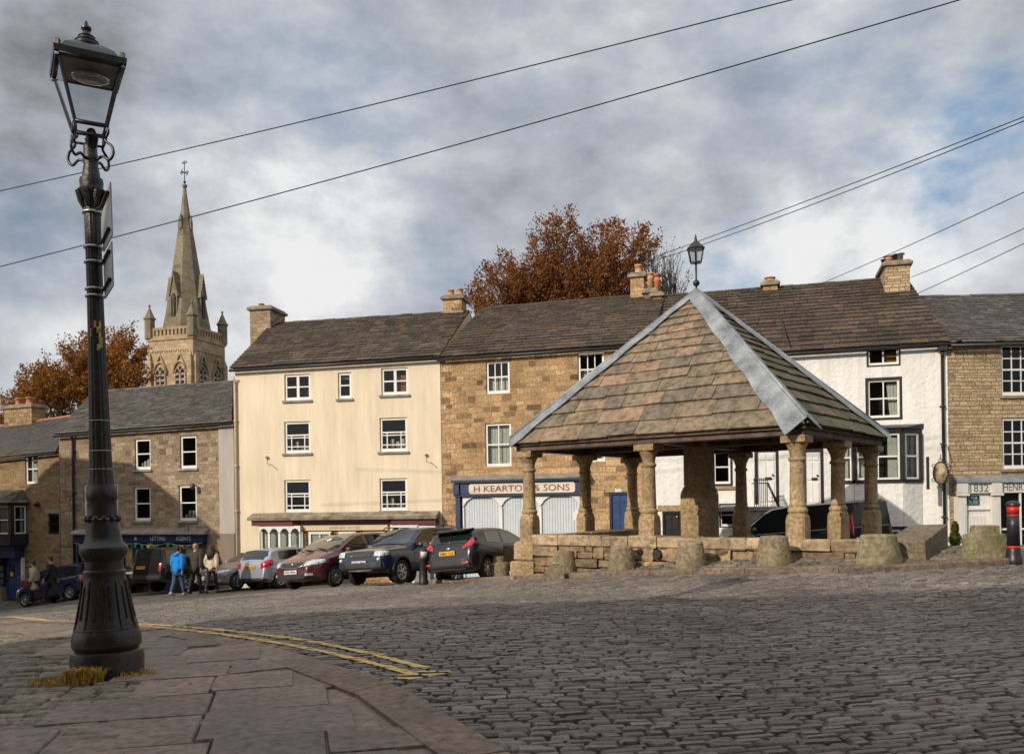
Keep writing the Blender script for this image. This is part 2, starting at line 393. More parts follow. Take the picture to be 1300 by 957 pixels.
def drip_iron(name):
    m, t = newmat(name); o = t.obj(); n2 = t.noise(o, 14., 6, .65); n1 = t.noise(o, 3., 6, .7)
    st = t.n('VectorMath', {0: o, 1: (1., 1., .12)}, operation='MULTIPLY').outputs[0]
    c = t.ramp(n2, [(.34, (.008,.008,.008)), (.66, (.024,.022,.021))])
    c = t.mix(t.math('MULTIPLY', t.ramp(n1, [(.5,(0,0,0)), (.64,(1,1,1))]), .55), c, (.06,.045,.034))
    c = t.mix(t.math('MULTIPLY', t.ramp(t.noise(st, 17., 4, .7), [(.63,(0,0,0)), (.69,(1,1,1))]), .55), c, (.3,.29,.27))
    t.out(c, t.math('ADD', .2, t.math('MULTIPLY', n1, .3)), 0, t.bump(t.math('ADD', n2, t.math('MULTIPLY', t.noise(o, 60., 3), .3)), .3, .02), .5); return m
MT['base_iron'] = drip_iron('chipped_base_iron')
MT['bark'] = plain('bark', (.06,.045,.034), .9, var=.3, vscale=8, bump=.6, bscale=15)
# ------------------------------------------------------------------ lettering
def text_mesh(body, w, h, depth=.012, maxh=None, shear=0.):
    cu = bpy.data.curves.new('lettering', 'FONT'); cu.body = body; cu.size = 1; cu.extrude = 0.02; cu.resolution_u = 3; cu.shear = shear
    o = bpy.data.objects.new('lettering', cu); COL.objects.link(o)
    me = eval_mesh(o); bpy.data.objects.remove(o)
    xs = [v.co.x for v in me.vertices]; ys = [v.co.y for v in me.vertices]
    x0, x1, y0, y1 = min(xs), max(xs), min(ys), max(ys)
    sx, sy = w/(x1-x0), h/(y1-y0)
    for v in me.vertices:
        x, y, z = v.co
        v.co = ((x-(x0+x1)/2)*sx, -z/.02*depth, (y-(y0+y1)/2)*sy)
    me.update(); return me
def lettering(body, c, w, h, mat, parent, M=None, name='lettering', depth=.012):
    me = text_mesh(body, w, h, depth); me.materials.append(mat)
    for p in me.polygons: p.material_index = 0
    T = Matrix.Translation(c) @ (M.to_4x4() if M else Matrix.Identity(4))
    me.transform(T)
    o = bpy.data.objects.new(name, me); COL.objects.link(o); o.parent = parent; return o

# ------------------------------------------------------------------ slates
def slates(mb, A, B, Cc, D, row0, row1, w0, w1, th, rnd, m=0, tri=False, over=.07, base_m=None, jit=.012):
    """A,B eave left/right, C ridge right, D ridge left; slates as thin overlapping slabs"""
    A, B, Cc, D = map(Vector, (A, B, Cc, D))
    ux = (B-A).normalized(); mid = (D+Cc)/2-(A+B)/2
    nrm = ux.cross(mid).normalized()
    if nrm.z < 0: nrm = -nrm
    uy = nrm.cross(ux); 
    if uy.z < 0: uy = -uy
    H = mid.dot(uy)
    def P(x, y, o): return A + ux*x + uy*y + nrm*o
    Lx = lambda y: ((D-A).dot(ux))*y/H
    Rx = lambda y: (B-A).dot(ux) + ((Cc-B).dot(ux))*y/H
    # the ridge may slope: keep row lines parallel to both edges by a linear offset
    def Q(x, y, o):
        t = y/H; l, r = Lx(y), Rx(y); k = 0 if r-l < 1e-4 else (x-l)/(r-l)
        p = (A.lerp(D, t)).lerp(B.lerp(Cc, t), min(1.05, max(-.05, k)))
        return p + nrm*o
    mb.face([A-nrm*.02, B-nrm*.02, Cc-nrm*.02, D-nrm*.02], m if base_m is None else base_m)
    y = 0.; i = 0
    while y < H-.04:
        t = y/H; rh = row0 + (row1-row0)*t; y1 = min(H, y+rh); yo = min(H, y1+over)
        w = w0 + (w1-w0)*t
        x = Lx(y) - w*rnd.random(); xe = Rx(y)
        yj = 0
        while x < xe:
            wd = w*rnd.uniform(.6, 1.45); a, b = x, x+wd-.012; x += wd
            ab, bb = max(a, Lx(y)), min(b, Rx(y)); at_, bt = max(a, Lx(yo)), min(b, Rx(yo))
            if bb-ab < .05: continue
            if bt < at_: at_ = bt = min(max((at_+bt)/2, Lx(yo)), Rx(yo))
            d0 = y - rnd.uniform(0, jit*2) ; o1 = th*rnd.uniform(.85, 1.5); sk = rnd.uniform(-jit, jit)
            top = [Q(ab, d0, o1+th), Q(bb, d0+sk, o1+th*rnd.uniform(.9,1.2)), Q(bt, yo, th*.55), Q(at_, yo, th*.55)]
            bot = [Q(ab, d0, o1-.004), Q(bb, d0+sk, o1-.004), Q(bt, yo, -.0), Q(at_, yo, -.0)]
            mb.hexa(bot+top, m)
        y = y1; i += 1

# ------------------------------------------------------------------ houses
class House: pass
def house_core(name, label, org, ang, W, hl, hr, ridL, ridR, wall, roof, holes, group=None, slate=(.3,.24,.42,.34,.022), seed=1, oh=.2, gut=True, depth2=None, ridge_mat=None):
    """local frame: x along the front, y into the house, z up. holes: list of (s0,s1,z0,z1). ridL/ridR: ridge ends (local)"""
    H = House(); H.W = W; H.hl, H.hr = hl, hr
    H.o = empty(name, org, label, 'house', ang, group)
    mb = MB()
    he = lambda s: hl + (hr-hl)*s/W
    xs = sorted(set([0., W] + [q for h in holes for q in h[:2]])); zs = sorted(set([0.] + [q for h in holes for q in h[2:4]]))
    for i in range(len(xs)-1):
        for j in range(len(zs)):
            x0, x1 = xs[i], xs[i+1]; z0 = zs[j]; z1 = zs[j+1] if j+1 < len(zs) else None
            if z1 is not None:
                cx, cz = (x0+x1)/2, (z0+z1)/2
                if any(h[0] < cx < h[1] and h[2] < cz < h[3] for h in holes): continue
                mb.face([(x0,0,z0),(x1,0,z0),(x1,0,z1),(x0,0,z1)])
            else:
                mb.face([(x0,0,z0),(x1,0,z0),(x1,0,he(x1)),(x0,0,he(x0))])
    for (a, b, c, d) in [h[:4] for h in holes]:
        t = .16
        mb.face([(a,0,c),(a,t,c),(a,t,d),(a,0,d)]); mb.face([(b,t,c),(b,0,c),(b,0,d),(b,t,d)])
        mb.face([(a,0,d),(a,t,d),(b,t,d),(b,0,d)]); mb.face([(a,t,c),(a,0,c),(b,0,c),(b,t,c)])
    rl, rr = Vector(ridL), Vector(ridR); D2 = depth2 or 2*max(rl.y, rr.y)
    for s, r, h in ((0, rl, hl), (W, rr, hr)):
        xr = min(max(r.x, -.02), W+.02) if abs(r.x-s) > .6 else r.x
        mb.face([(s,0,0),(s,0,h),(r.x,r.y,r.z-.06),(s,D2,h),(s,D2,0)])
    mb.face([(0,D2,0),(0,D2,hl),(W,D2,hr),(W,D2,0)])
    H.wall = mb.build('wall', wall, H.o, merge=True)
    # roof
    rb = MB(); rnd = random.Random(seed)
    k = .07
    A = Vector((-.06, -oh, hl+.02-oh*.5)); B = Vector((W+.06, -oh, hr+.02-oh*.5))
    slates(rb, A, B, rr, rl, *slate, rnd=rnd)
    slates(rb, (W+.06, D2+oh, hr-oh*.4), (-.06, D2+oh, hl-oh*.4), rl, rr, slate[0]*1.6, slate[1]*1.6, slate[2]*2, slate[3]*2, slate[4], rnd=rnd)
    n = max(4, int((rr-rl).length/.5))
    for i in range(n):
        p, q = rl.lerp(rr, i/n), rl.lerp(rr, (i+.97)/n); j = rnd.uniform(-.012, .012)
        for sg in (-1, 1):
            rb.hexa([p+Vector((0,0,.0+j)), q+Vector((0,0,j)), q+Vector((0,sg*.2,-.1+j)), p+Vector((0,sg*.2,-.1+j)),
                     p+Vector((0,0,.055+j)), q+Vector((0,0,.055+j)), q+Vector((0,sg*.22,-.05+j)), p+Vector((0,sg*.22,-.05+j))] if sg < 0 else
                    [q+Vector((0,0,j)), p+Vector((0,0,j)), p+Vector((0,.2,-.1+j)), q+Vector((0,.2,-.1+j)),
                     q+Vector((0,0,.055+j)), p+Vector((0,0,.055+j)), p+Vector((0,.22,-.05+j)), q+Vector((0,.22,-.05+j))], 1 if ridge_mat else 0)
    H.roof = rb.build('roof', [roof, ridge_mat or roof], H.o)
    if gut:
        g = MB(); g.tube([(-.05, -oh-.03, hl-.07-oh*.5), (W+.05, -oh-.03, hr-.07-oh*.5)], .055, 8)
        g.box(0, W, -.03, -.003, min(hl,hr)-.16, min(hl,hr)-.02) if abs(hl-hr) < .05 else None
        H.gutter = g.build('gutter', MT['iron'], H.o)
    return H
def frame_of(pl, Yl, pr, Yr, yref=560):
    A, B = at(pl, yref, Yl), at(pr, yref, Yr); A.z = B.z = 0
    e = (B-A).normalized(); n = Vector((-e.y, e.x, 0))   # n points away from the camera
    return A, B, e, n
class FrontFrame:
    def __init__(s, pl, Yl, pr, Yr, base):
        s.A, s.B, s.e, s.n = frame_of(pl, Yl, pr, Yr); s.base = base; s.W = (s.B-s.A).length
        s.ang = math.atan2(s.e.y, s.e.x); s.org = (s.A.x, s.A.y, base)
    def L(s, px, py, off=0.):
        d = ray(px, py); o = s.A + s.n*off
        # EYE origin (0,0): t*d.xy = o + k*e
        det = d.x*(-s.e.y) - d.y*(-s.e.x)
        t = (o.x*(-s.e.y) - o.y*(-s.e.x))/det
        p = Vector((d.x*t, d.y*t, 0)) - o
        return p.dot(s.e), EYE + d.z*t - s.base
    def rect(s, r, off=0.):
        a = s.L(r[0], r[1], off); b = s.L(r[2], r[3], off); c = s.L(r[0], r[3], off); d = s.L(r[2], r[1], off)
        return ((a[0]+c[0])/2, (b[0]+d[0])/2, (b[1]+c[1])/2, (a[1]+d[1])/2)
def house(name, label, ff, eave, ridge, d, wall, roof, holes, **kw):
    W = ff.W
    hl = ff.L(*eave[0])[1]; hr = ff.L(*eave[1])[1]
    (xl, yl), (xr, yr) = ridge
    a = ff.L(xl, yl, d); b = ff.L(xr, yr, d)
    def ext(s):   # ridge height line
        return a[1] + (b[1]-a[1])*(s-a[0])/(b[0]-a[0])
    sl = kw.pop('sl', a[0]); sr = kw.pop('sr', b[0])
    H = house_core(name, label, ff.org, ff.ang, W, hl, hr, (sl, d, ext(sl)), (sr, d, ext(sr)), wall, roof, holes, **kw)
    H.ff = ff; H.d = d; return H

def window(H, rc, bars=(), fr=.06, frame='white', curtain=None, sill=None, lintel=None, surround=None, y0=.06, name='window', room=.6, fmat=None, label=None):
    s0, s1, z0, z1 = rc; w, h = s1-s0, z1-z0
    mb = MB()
    def bx(a, b, c, d, ya, yb, m=0): mb.box(a, b, ya, yb, c, d, m)
    ya, yb = y0, y0+.07
    e = .004
    bx(s0+e, s0+fr, z0+e, z1-e, ya, yb); bx(s1-fr, s1-e, z0+e, z1-e, ya, yb); bx(s0+fr, s1-fr, z1-fr, z1-e, ya, yb); bx(s0+fr, s1-fr, z0+e, z0+fr*1.35, ya, yb)
    iw, ih = w-2*fr, h-fr*2.35; ix, iz = s0+fr, z1-fr
    for (fx0, fy0, fx1, fy1, th) in bars:      # fractions of the glazed area, y from the top
        if abs(fx0-fx1) < 1e-6: bx(ix+iw*fx0-th/2, ix+iw*fx0+th/2, iz-ih*fy1, iz-ih*fy0, ya+.012, yb-.012)
        else: bx(ix+iw*fx0, ix+iw*fx1, iz-ih*fy0-th/2, iz-ih*fy0+th/2, ya+.008, yb-.008)
    # dark room behind
    yr = yb+room
    for q in ([(s0,yr,z0),(s1,yr,z0),(s1,yr,z1),(s0,yr,z1)], [(s0,yb,z0),(s0,yr,z0),(s0,yr,z1),(s0,yb,z1)], [(s1,yb,z0),(s1,yb,z1),(s1,yr,z1),(s1,yr,z0)],
              [(s0,yb,z1),(s1,yb,z1),(s1,yr,z1),(s0,yr,z1)], [(s0,yb,z0),(s0,yr,z0),(s1,yr,z0),(s1,yb,z0)]): mb.face(q, 1)
    if surround:
        t = surround
        bx(s0-t, s0-.002, z0-t, z1+t, -.012, .03, 2); bx(s1+.002, s1+t, z0-t, z1+t, -.012, .03, 2); bx(s0-.002, s1+.002, z1+.002, z1+t, -.012, .03, 2); bx(s0-.002, s1+.002, z0-t, z0-.002, -.012, .03, 2)
    o = mb.build(name, [fmat or MT[frame], MT['dark'], MT['black']], H.o)
    if label: o['label'] = label
    g = MB(); yg = ya+.035
    g.face([(ix,yg,z0+fr),(ix+iw,yg,z0+fr),(ix+iw,yg,iz),(ix,yg,iz)]); g.build('pane', MT['glass'], o)
    if curtain:
        c = MB(); yc = yb+.12
        def drape(a, b, c0, c1, amp=.025, wl=.11, taper=0):
            n = max(6, int(abs(b-a)/.03)); vs = []; fs = []
            for i in range(n+1):
                x = a+(b-a)*i/n
                vs.append((x, yc+amp*math.sin(x/wl*6.28), c1)); vs.append((a+(x-a)*(1-taper), yc+amp*math.sin(x/wl*6.28+.6), c0))
            for i in range(n): fs.append((2*i, 2*i+1, 2*i+3, 2*i+2))
            c.mesh(vs, fs, 0, True)
        if curtain == 'full': drape(s0, s1, z0, z1)
        if curtain in ('sides', 'both'): drape(s0, s0+w*.28, z0, z1, taper=.35); drape(s1, s1-w*.28, z0, z1, taper=.35)
        if curtain == 'left': drape(s0, s0+w*.36, z0, z1, taper=.3)
        if curtain == 'right': drape(s1, s1-w*.4, z0, z1, taper=.3)
        if curtain == 'net': drape(s0, s1, z0, z0+h*.5, .012, .07)
        if curtain == 'blind': c.face([(s0,yc,z1-h*.22),(s1,yc,z1-h*.22),(s1,yc,z1),(s0,yc,z1)])
        if curtain == 'half': c.face([(s0+w*.5,yc,z0),(s1,yc,z0),(s1,yc,z1-h*.25),(s0+w*.5,yc,z1-h*.25)])
        if curtain == 'items':
            rr = random.Random(int(s0*100))
            for i in range(4):
                a = s0+w*(.12+.2*i); c.bbox(a, a+w*.12, yc, yc+.08, z0+.02, z0+h*rr.uniform(.15,.4), .02)
        c.build('curtain' if curtain not in ('blind','half') else 'blind', MT['amber'] if curtain == 'half' else MT['curtain'], o)
    if sill:
        c = MB(); c.bbox(s0-.08, s1+.08, -.07, .1, z0-.1, z0-.003, .012); c.build('sill', MT[sill], o)
    if lintel:
        c = MB(); c.bbox(s0-.14, s1+.14, -.012, .1, z1+.003, z1+.2, .012); c.build('lintel', MT[lintel], o)
    return o
SASH2 = [(.5,0,.5,1,.04),(0,.5,1,.5,.05)]
SASH1 = [(0,.5,1,.5,.05)]
SASH3 = [(1/3,0,1/3,1,.036),(2/3,0,2/3,1,.036),(0,.5,1,.5,.05)]
SASH12 = [(1/3,0,1/3,1,.034),(2/3,0,2/3,1,.034),(0,.25,1,.25,.034),(0,.5,1,.5,.06),(0,.75,1,.75,.034)]
MARGIN = [(0,.43,1,.43,.055),(0,.53,1,.53,.038),(0,.87,1,.87,.038),(.2,.43,.2,1,.038),(.8,.43,.8,1,.038)]
CASE2 = [(.5,0,.5,1,.11),(0,.5,.46,.5,.06),(.54,.5,1,.5,.045)]

def chimney(H, px0, px1, ytop, d=None, depth=.75, pots=(), mat='chim', zb=None, mid_band=False, cap=.1, flash=True):
    """stack on the ridge: px span & top row, at depth d behind the front plane"""
    d = H.d if d is None else d
    a, zt = H.ff.L(px0, ytop, d-depth/2); b, _ = H.ff.L(px1, ytop, d-depth/2)
    zb = (zt-2.6) if zb is None else zt-zb
    mb = MB(); mb.box(a, b, d-depth/2, d+depth/2, zb, zt-.16)
    mb.bbox(a-cap, b+cap, d-depth/2-cap, d+depth/2+cap, zt-.157, zt-.02, .02, 1)
    mb.bbox(a-.02, b+.02, d-depth/2-.02, d+depth/2+.02, zt-.018, zt+.05, .015, 1)
    if mid_band: mb.bbox(a-cap*.7, b+cap*.7, d-depth/2-cap*.7, d+depth/2+cap*.7, zt-.78, zt-.66, .02, 1)
    o = mb.build('chimney', [MT[mat], MT['cap']], H.o)
    for (f, h, r, pm, kind) in pots:
        pb = MB(); x = a+(b-a)*f; yy = d
        if kind == 'pot':
            pb.lathe([(r*1.12,0),(r*1.12,.06),(r*.98,.09),(r*.9,h*.8),(r*1.1,h*.83),(r*1.12,h*.93),(r*.95,h),(r*.75,h),(r*.72,h-.15)], 14, (x, yy, zt+.03))
        elif kind == 'hood':
            pb.lathe([(r,0),(r*.95,h*.6),(r*1.1,h*.62),(r*1.1,h*.68),(r*.85,h*.7),(r*.85,h*.86),(r*1.3,h*.88),(r*1.15,h*.95),(r*.3,h)], 14, (x, yy, zt+.03))
        else:
            pb.lathe([(r,0),(r,h*.85),(r*1.4,h*.87),(r*1.4,h*.93),(r*.5,h)], 12, (x, yy, zt+.03))
        pb.build('chimney_pot', MT[pm], o)
    return o
def part(H, name, mb, mats, **kw):
    o = mb.build(name, mats, getattr(H, 'o', H), **kw); return o
def downpipe(H, s, z0, z1, mat, r=.045, y=-.07, off=None):
    mb = MB(); mb.tube([(s,y,z0),(s,y,z1-.3),(s+(off or 0)*.5,y-.03,z1-.12),(s+(off or 0),y-.12,z1)], r, 8)
    z = z0+.6
    while z < z1-.5:
        mb.tube([(s,y,z-.03),(s,y,z+.03)], r*1.45, 8); mb.box(s-r*1.8, s+r*1.8, y+.02, -.002, z-.012, z+.012); z += 1.8
    return part(H, 'downpipe', mb, MT[mat])

def quoins(H, s, side, z0, z1, mat, rnd):
    mb = MB(); z = z0; k = 0
    while z < z1-.3:
        h = rnd.uniform(.26, .36); w = .34 if k % 2 else .52
        a, b = (s, s+w) if side > 0 else (s-w, s)
        mb.bbox(a+.004, b, -.014, .06, z+.006, min(z1, z+h)-.006, .012, 0, .003); z += h; k += 1
    return part(H, 'quoins', mb, mat)
def door(H, rc, mat, panels=6, name='door', handle='steel', fr=.07, frame='white', recess=.07):
    s0, s1, z0, z1 = rc; mb = MB(); y = recess
    mb.box(s0+.004, s0+fr, y-.04, y+.08, z0, z1-.004, 1); mb.box(s1-fr, s1-.004, y-.04, y+.08, z0, z1-.004, 1); mb.box(s0+fr, s1-fr, y-.04, y+.08, z1-fr, z1-.004, 1)
    a, b, c, d = s0+fr+.004, s1-fr-.004, z0, z1-fr-.004
    mb.box(a, b, y+.02, y+.07, c, d, 0)
    w = b-a; h = d-c
    if panels == 6: rows = [(.04,.16),(.2,.52),(.58,.95)]; cols = [(.1,.46),(.54,.9)]
    elif panels == 4: rows = [(.05,.5),(.57,.95)]; cols = [(.1,.46),(.54,.9)]
    elif panels == 1: rows = [(.04,.96)]; cols = [(.08,.92)]
    else: rows = [(.02,.98)]; cols = [(i/panels+.01, (i+1)/panels-.01) for i in range(panels)]
    for r0, r1 in rows:
        for c0, c1 in cols: 
            mb.hexa([Vector(p) for p in ((a+w*c0,y-.004,d-h*r1),(a+w*c1,y-.004,d-h*r1),(a+w*c1,y+.016,d-h*r1),(a+w*c0,y+.016,d-h*r1),(a+w*c0+.0,y-.004,d-h*r0),(a+w*c1,y-.004,d-h*r0),(a+w*c1,y+.016,d-h*r0),(a+w*c0,y+.016,d-h*r0))], 0)
    o = mb.build(name, [MT[mat], MT[frame]], H.o)
    k = MB(); k.ell((b-.1, y-.04, c+1.0), (.035,.03,.035)); k.tube([(b-.1,y-.03,c+1.0),(b-.1,y+.02,c+1.0)], .014); k.build('handle', MT[handle], o)
    return o
def arch_poly(s0, s1, z0, zs, rise, n=10):
    c = (s0+s1)/2; a = (s1-s0)/2
    return [(s0,z0),(s1,z0)] + [(c+a*math.cos(PI*i/n), zs+rise*math.sin(PI*i/n)) for i in range(n+1)]
def arch_frame(mb, s0, s1, z0, z1, zs, rise, y0, y1, m=0, n=10):
    """plate s0..s1 x z0..z1 with an arched hole inside it (hole side margin t)"""
    t = .05; c = (s0+s1)/2; a = (s1-s0)/2-t
    pts = [(c-a*math.cos(PI*i/n), zs+rise*math.sin(PI*i/n)) for i in range(n+1)]
    mb.box(s0, s0+t, y0, y1, z0, zs, m); mb.box(s1-t, s1, y0, y1, z0, zs, m)
    for i in range(n):
        p, q = pts[i], pts[i+1]
        xa = s0 if i == 0 else p[0]; xb = s1 if i == n-1 else q[0]
        mb.hexa([Vector((xa,y0,p[1] if i else zs)),Vector((xb,y0,q[1])),Vector((xb,y1,q[1])),Vector((xa,y1,p[1] if i else zs)),Vector((xa,y0,z1)),Vector((xb,y0,z1)),Vector((xb,y1,z1)),Vector((xa,y1,z1))], m)
# ================================================================== THE TERRACE
# ---- cream house
fC = FrontFrame(297.5, 35.0, 560, 33.4, -3.0)
cw = {k: fC.rect(v) for k, v in dict(a1=(361,475,394,508), a2=(429,473,446,506), a3=(484,467,518,501), b1=(361,535,394,575), b2=(482,530,517,573), c1=(361,609,394,650), c2=(482,607,517,648)).items()}
shop = fC.rect((330,660,556,742)); 
cream = house('cream_house', 'tall cream rendered house with maroon shop cornice and seven white windows', fC, ((297.5,466),(560,450)), ((345,411),(562,397)), 5.0,
    MT['creamwall'], MT['slate_brown'], list(cw.values()), slate=(.33,.25,.46,.36,.026), seed=3, sr=fC.W)
for k in ('a1','a3'): window(cream, cw[k], CASE2, fr=.09, sill='sill', curtain='half' if k == 'a3' else None)
window(cream, cw['a2'], SASH1, fr=.09, sill='sill', curtain='blind')
for k in ('b1','b2','c1','c2'): window(cream, cw[k], MARGIN, fr=.09, sill='sill', curtain='items' if k != 'c1' else None)
chimney(cream, 317, 343, 390, depth=1.5, pots=((.2,.28,.13,'pot','pot'),(.55,.12,.12,'pot','pot')), mat='bstone')
chimney(cream, 562.5, 586, 376, depth=.9, pots=((.3,.34,.14,'buffpot','pot'),(.78,.36,.15,'buffpot','pot')), mat='kearton', mid_band=True)
downpipe(cream, .1, .2, fC.L(297,480)[1], 'pipe_cream', .05)
def L(ff, px, py, off=0): return ff.L(px, py, off)
# shopfront of the cream house
P = lambda px, py, off=0.: fC.L(px, py, off)
zc1 = P(440,651)[1]; zc0 = P(440,658.5)[1]; zf0 = P(440,666)[1]; zs0 = P(440,673)[1]
s0 = P(325,660)[0]; s1 = P(556,655)[0]; b0 = P(383,660)[0]; b1 = P(494,660)[0]
mb = MB(); n = 9
for i in range(n):
    a, b = s0-.12+(s1-s0+.2)*i/n, s0-.12+(s1-s0+.2)*(i+1)/n
    mb.hexa([Vector(q) for q in ((a,-.5,zc0-.02),(b-.008,-.5,zc0-.02),(b-.008,.0,zc0+.02),(a,.0,zc0+.02),(a,-.52,zc0+.09),(b-.008,-.52,zc0+.09),(b-.008,-.002,zc1+.04),(a,-.002,zc1+.04))], 0)
part(cream, 'shop_cornice', mb, MT['cap'])
mb = MB()
for (a, b, c, d) in ((s0,.0,b0-.22,-.36),(b0-.22,-.36,b0,-.1),(b0,-.1,b1,-.1),(b1,-.1,b1+.22,-.36),(b1+.22,-.36,s1,-.36),(s1,-.36,s1+.01,0)):
    if a == s0: b = -.36
    A2, B2 = Vector((a,b,0)), Vector((c,d,0)); nn = Vector(((B2-A2).y, -(B2-A2).x, 0)).normalized()*.02
    mb.hexa([Vector((*(q.xy),z)) for z in (zf0, zc0-.022) for q in (A2+nn, B2+nn, B2-nn, A2-nn)], 0)
part(cream, 'fascia', mb, MT['maroon'])
mb = MB(); mb.bbox(b0+.02, b1-.02, -.14, -.002, zs0, zf0-.004, .01); o = part(cream, 'sign_board', mb, MT['cream_paint'])
sc = P(439,669.5); lettering('SANFORD  HOUSE', (sc[0], -.143, sc[1]), 1.25, .105, MT['greyletter'], o, depth=.004)
zb = 0.9
def bay(H, a, b, ztop, nl, dp=.34):
    """shallow bay shop window with arched lights"""
    mb = MB(); w = (b-a)/nl
    for i in range(nl):
        arch_frame(mb, a+w*i, a+w*(i+1), zb+.4, ztop-.003, ztop-.3, .19, -dp, -dp+.06)
        mb.box(a+w*i+.012, a+w*i+.055, -dp-.02, -dp, zb+.4, ztop-.32)
    for e in (a, b):
        q = e + (.003 if e == a else -.003); t = .05 if e == a else -.05
        mb.box(min(q,q+t), max(q,q+t), -dp+.062, -.002, ztop-.2, ztop-.003); mb.box(min(q,q+t), max(q,q+t), -.1, -.002, zb+.4, ztop-.2)
    mb.box(a, b, -dp, -.002, zb-.9, zb+.398, 0)
    mb.box(a+.06, b-.06, -.012, -.004, zb+.4, ztop-.01, 1)
    o = mb.build('shop_window', [MT['white'], MT['curtain']], H.o)
    g = MB(); g.face([(a+.03,-dp+.03,zb+.4),(b-.03,-dp+.03,zb+.4),(b-.03,-dp+.03,ztop-.02),(a+.03,-dp+.03,ztop-.02)]); g.build('pane', MT['glass'], o)
bay(cream, P(329,700,-.3)[0], P(382,700,-.3)[0], zf0-.002, 4); bay(cream, P(496,690,-.3)[0], P(553,690,-.3)[0], zf0-.002, 4)
mb = MB(); mb.box(b0+.01, b1-.01, -.03, -.002, .3, zs0-.005); part(cream, 'brick_panel', mb, MT['brickwarm'])
class Off: pass
H2 = Off(); H2.o = cream.o
def flat_window(H, rc, bars, yf=-.06, curt=True, nm='window'):
    s0,s1,z0,z1 = rc; mb = MB(); fr = .1
    mb.box(s0,s0+fr,yf-.04,-.031,z0,z1); mb.box(s1-fr,s1,yf-.04,-.031,z0,z1); mb.box(s0+fr,s1-fr,yf-.04,-.031,z1-fr,z1); mb.box(s0+fr,s1-fr,yf-.04,-.031,z0,z0+fr)
    for i in range(1, bars): x = s0+fr+(s1-s0-2*fr)*i/bars; mb.box(x-.02,x+.02,yf-.03,-.034,z0+fr,z1-fr)
    mb.box(s0+fr,s1-fr,-.038,-.0315,z0+fr,z1-fr,1)
    o = mb.build(nm, [MT['white'], MT['curtain'] if curt else MT['dark']], H.o)
    g = MB(); g.face([(s0+fr,yf,z0+fr),(s1-fr,yf,z0+fr),(s1-fr,yf,z1-fr),(s0+fr,yf,z1-fr)]); g.build('pane', MT['glass'], o)
flat_window(cream, fC.rect((393,674.5,422,705)), 2)
rc = fC.rect((431,674.5,453,712)); flat_window(cream, (rc[0], rc[1], rc[3]-.45, rc[3]), 3, curt=False)
rd = (rc[0], rc[1], .6, rc[3]-.47); mb = MB(); mb.box(rd[0],rd[1],-.07,-.031,rd[2],rd[3]); o = part(cream, 'door', mb, MT['black'])
k = MB(); k.ell((rd[1]-.12,-.09,1.6),(.035,.03,.035)); k.build('handle', MT['chrome'], o)
flat_window(cream, fC.rect((463,675,490,705)), 2)
for px in (424, 457.5):     # wall lanterns beside the door
    s, z = P(px, 678); mb = MB()
    mb.tube([(s,-.03,z+.12),(s,-.14,z+.16),(s,-.17,z+.1)], .014, 6); mb.lathe([(.0,.13),(.03,.1),(.085,.05),(.09,.04)], 6, (s,-.17,z)); mb.lathe([(.05,-.22),(.055,-.2),(.02,-.27)], 6, (s,-.17,z)); 
    for q in range(6):
        a = q*PI/3; mb.tube([(s+.085*math.cos(a),-.17+.085*math.sin(a),z+.045),(s+.05*math.cos(a),-.17+.05*math.sin(a),z-.2)], .008, 4)
    o = part(cream, 'wall_lantern', mb, MT['iron']); g = MB(); g.lathe([(.046,-.19),(.078,.04)], 6, (s,-.17,z)); g.build('pane', MT['lampglass'], o)
for (px, py) in ((339,580),(541,577)):
    s, z = P(px, py); mb = MB(); mb.ell((s,-.08,z),(.06,.08,.06)); mb.tube([(s,-.02,z),(s,-.02,z-.25),(s+.1,-.2,z-.22),(s+.25,-.3,z-.36)], .018, 6); part(cream, 'lamp_bracket', mb, MT['pipe_cream'])

# ---- stone shop house (letters on a pale panel)
fK = FrontFrame(560.5, 33.4, 826, 31.0, -2.4)
kw = {k: fK.rect(v) for k, v in dict(k1=(617,458,647,499.5), k2=(733.5,447,767,491), k3=(616,537,649,592), k4=(734,531,768,586)).items()}
kd = fK.rect((774,625,801,690))
kear = house('stone_shop_house', 'buff sandstone house over a navy shopfront with three boarded arches', fK, ((560.5,452),(826,434)), ((562,396),(826,373)), 5.0,
    MT['kearton'], MT['slate_warm'], list(kw.values())+[kd], slate=(.34,.25,.5,.4,.028), seed=5, sl=0., sr=fK.W)
window(kear, kw['k1'], SASH3, fr=.085, curtain='net'); window(kear, kw['k2'], SASH3, fr=.085, curtain='net')
window(kear, kw['k3'], SASH2, fr=.085, curtain='full'); window(kear, kw['k4'], SASH2, fr=.085, curtain='sides')
quoins(kear, .02, 1, .3, fK.L(561,458)[1], MT['kearton'], random.Random(4))
door(kear, kd, 'blue', 6, frame='navy'); 
mb = MB(); mb.bbox(kd[0]-.15, kd[1]+.15, -.02, .12, kd[3]+.004, kd[3]+.3, .015); part(kear, 'door_lintel', mb, MT['column'])
mb = MB(); s, z = fK.L(785,622); mb.box(s-.12, s+.12, -.035, -.022, z-.07, z+.05); part(kear, 'number_plate', mb, MT['whiteband'])
P = lambda px, py, off=0.: fK.L(px, py, off)
s0 = P(580,640)[0]; s1 = P(745,640)[0]; zc = P(660,604.5)[1]; z1 = P(660,612)[1]; z2 = P(660,627)[1]; z3 = P(660,629)[1]
mb = MB(); mb.box(s0-.1, s1+.1, -.34, -.002, z1+.02, z1+.1, 1)
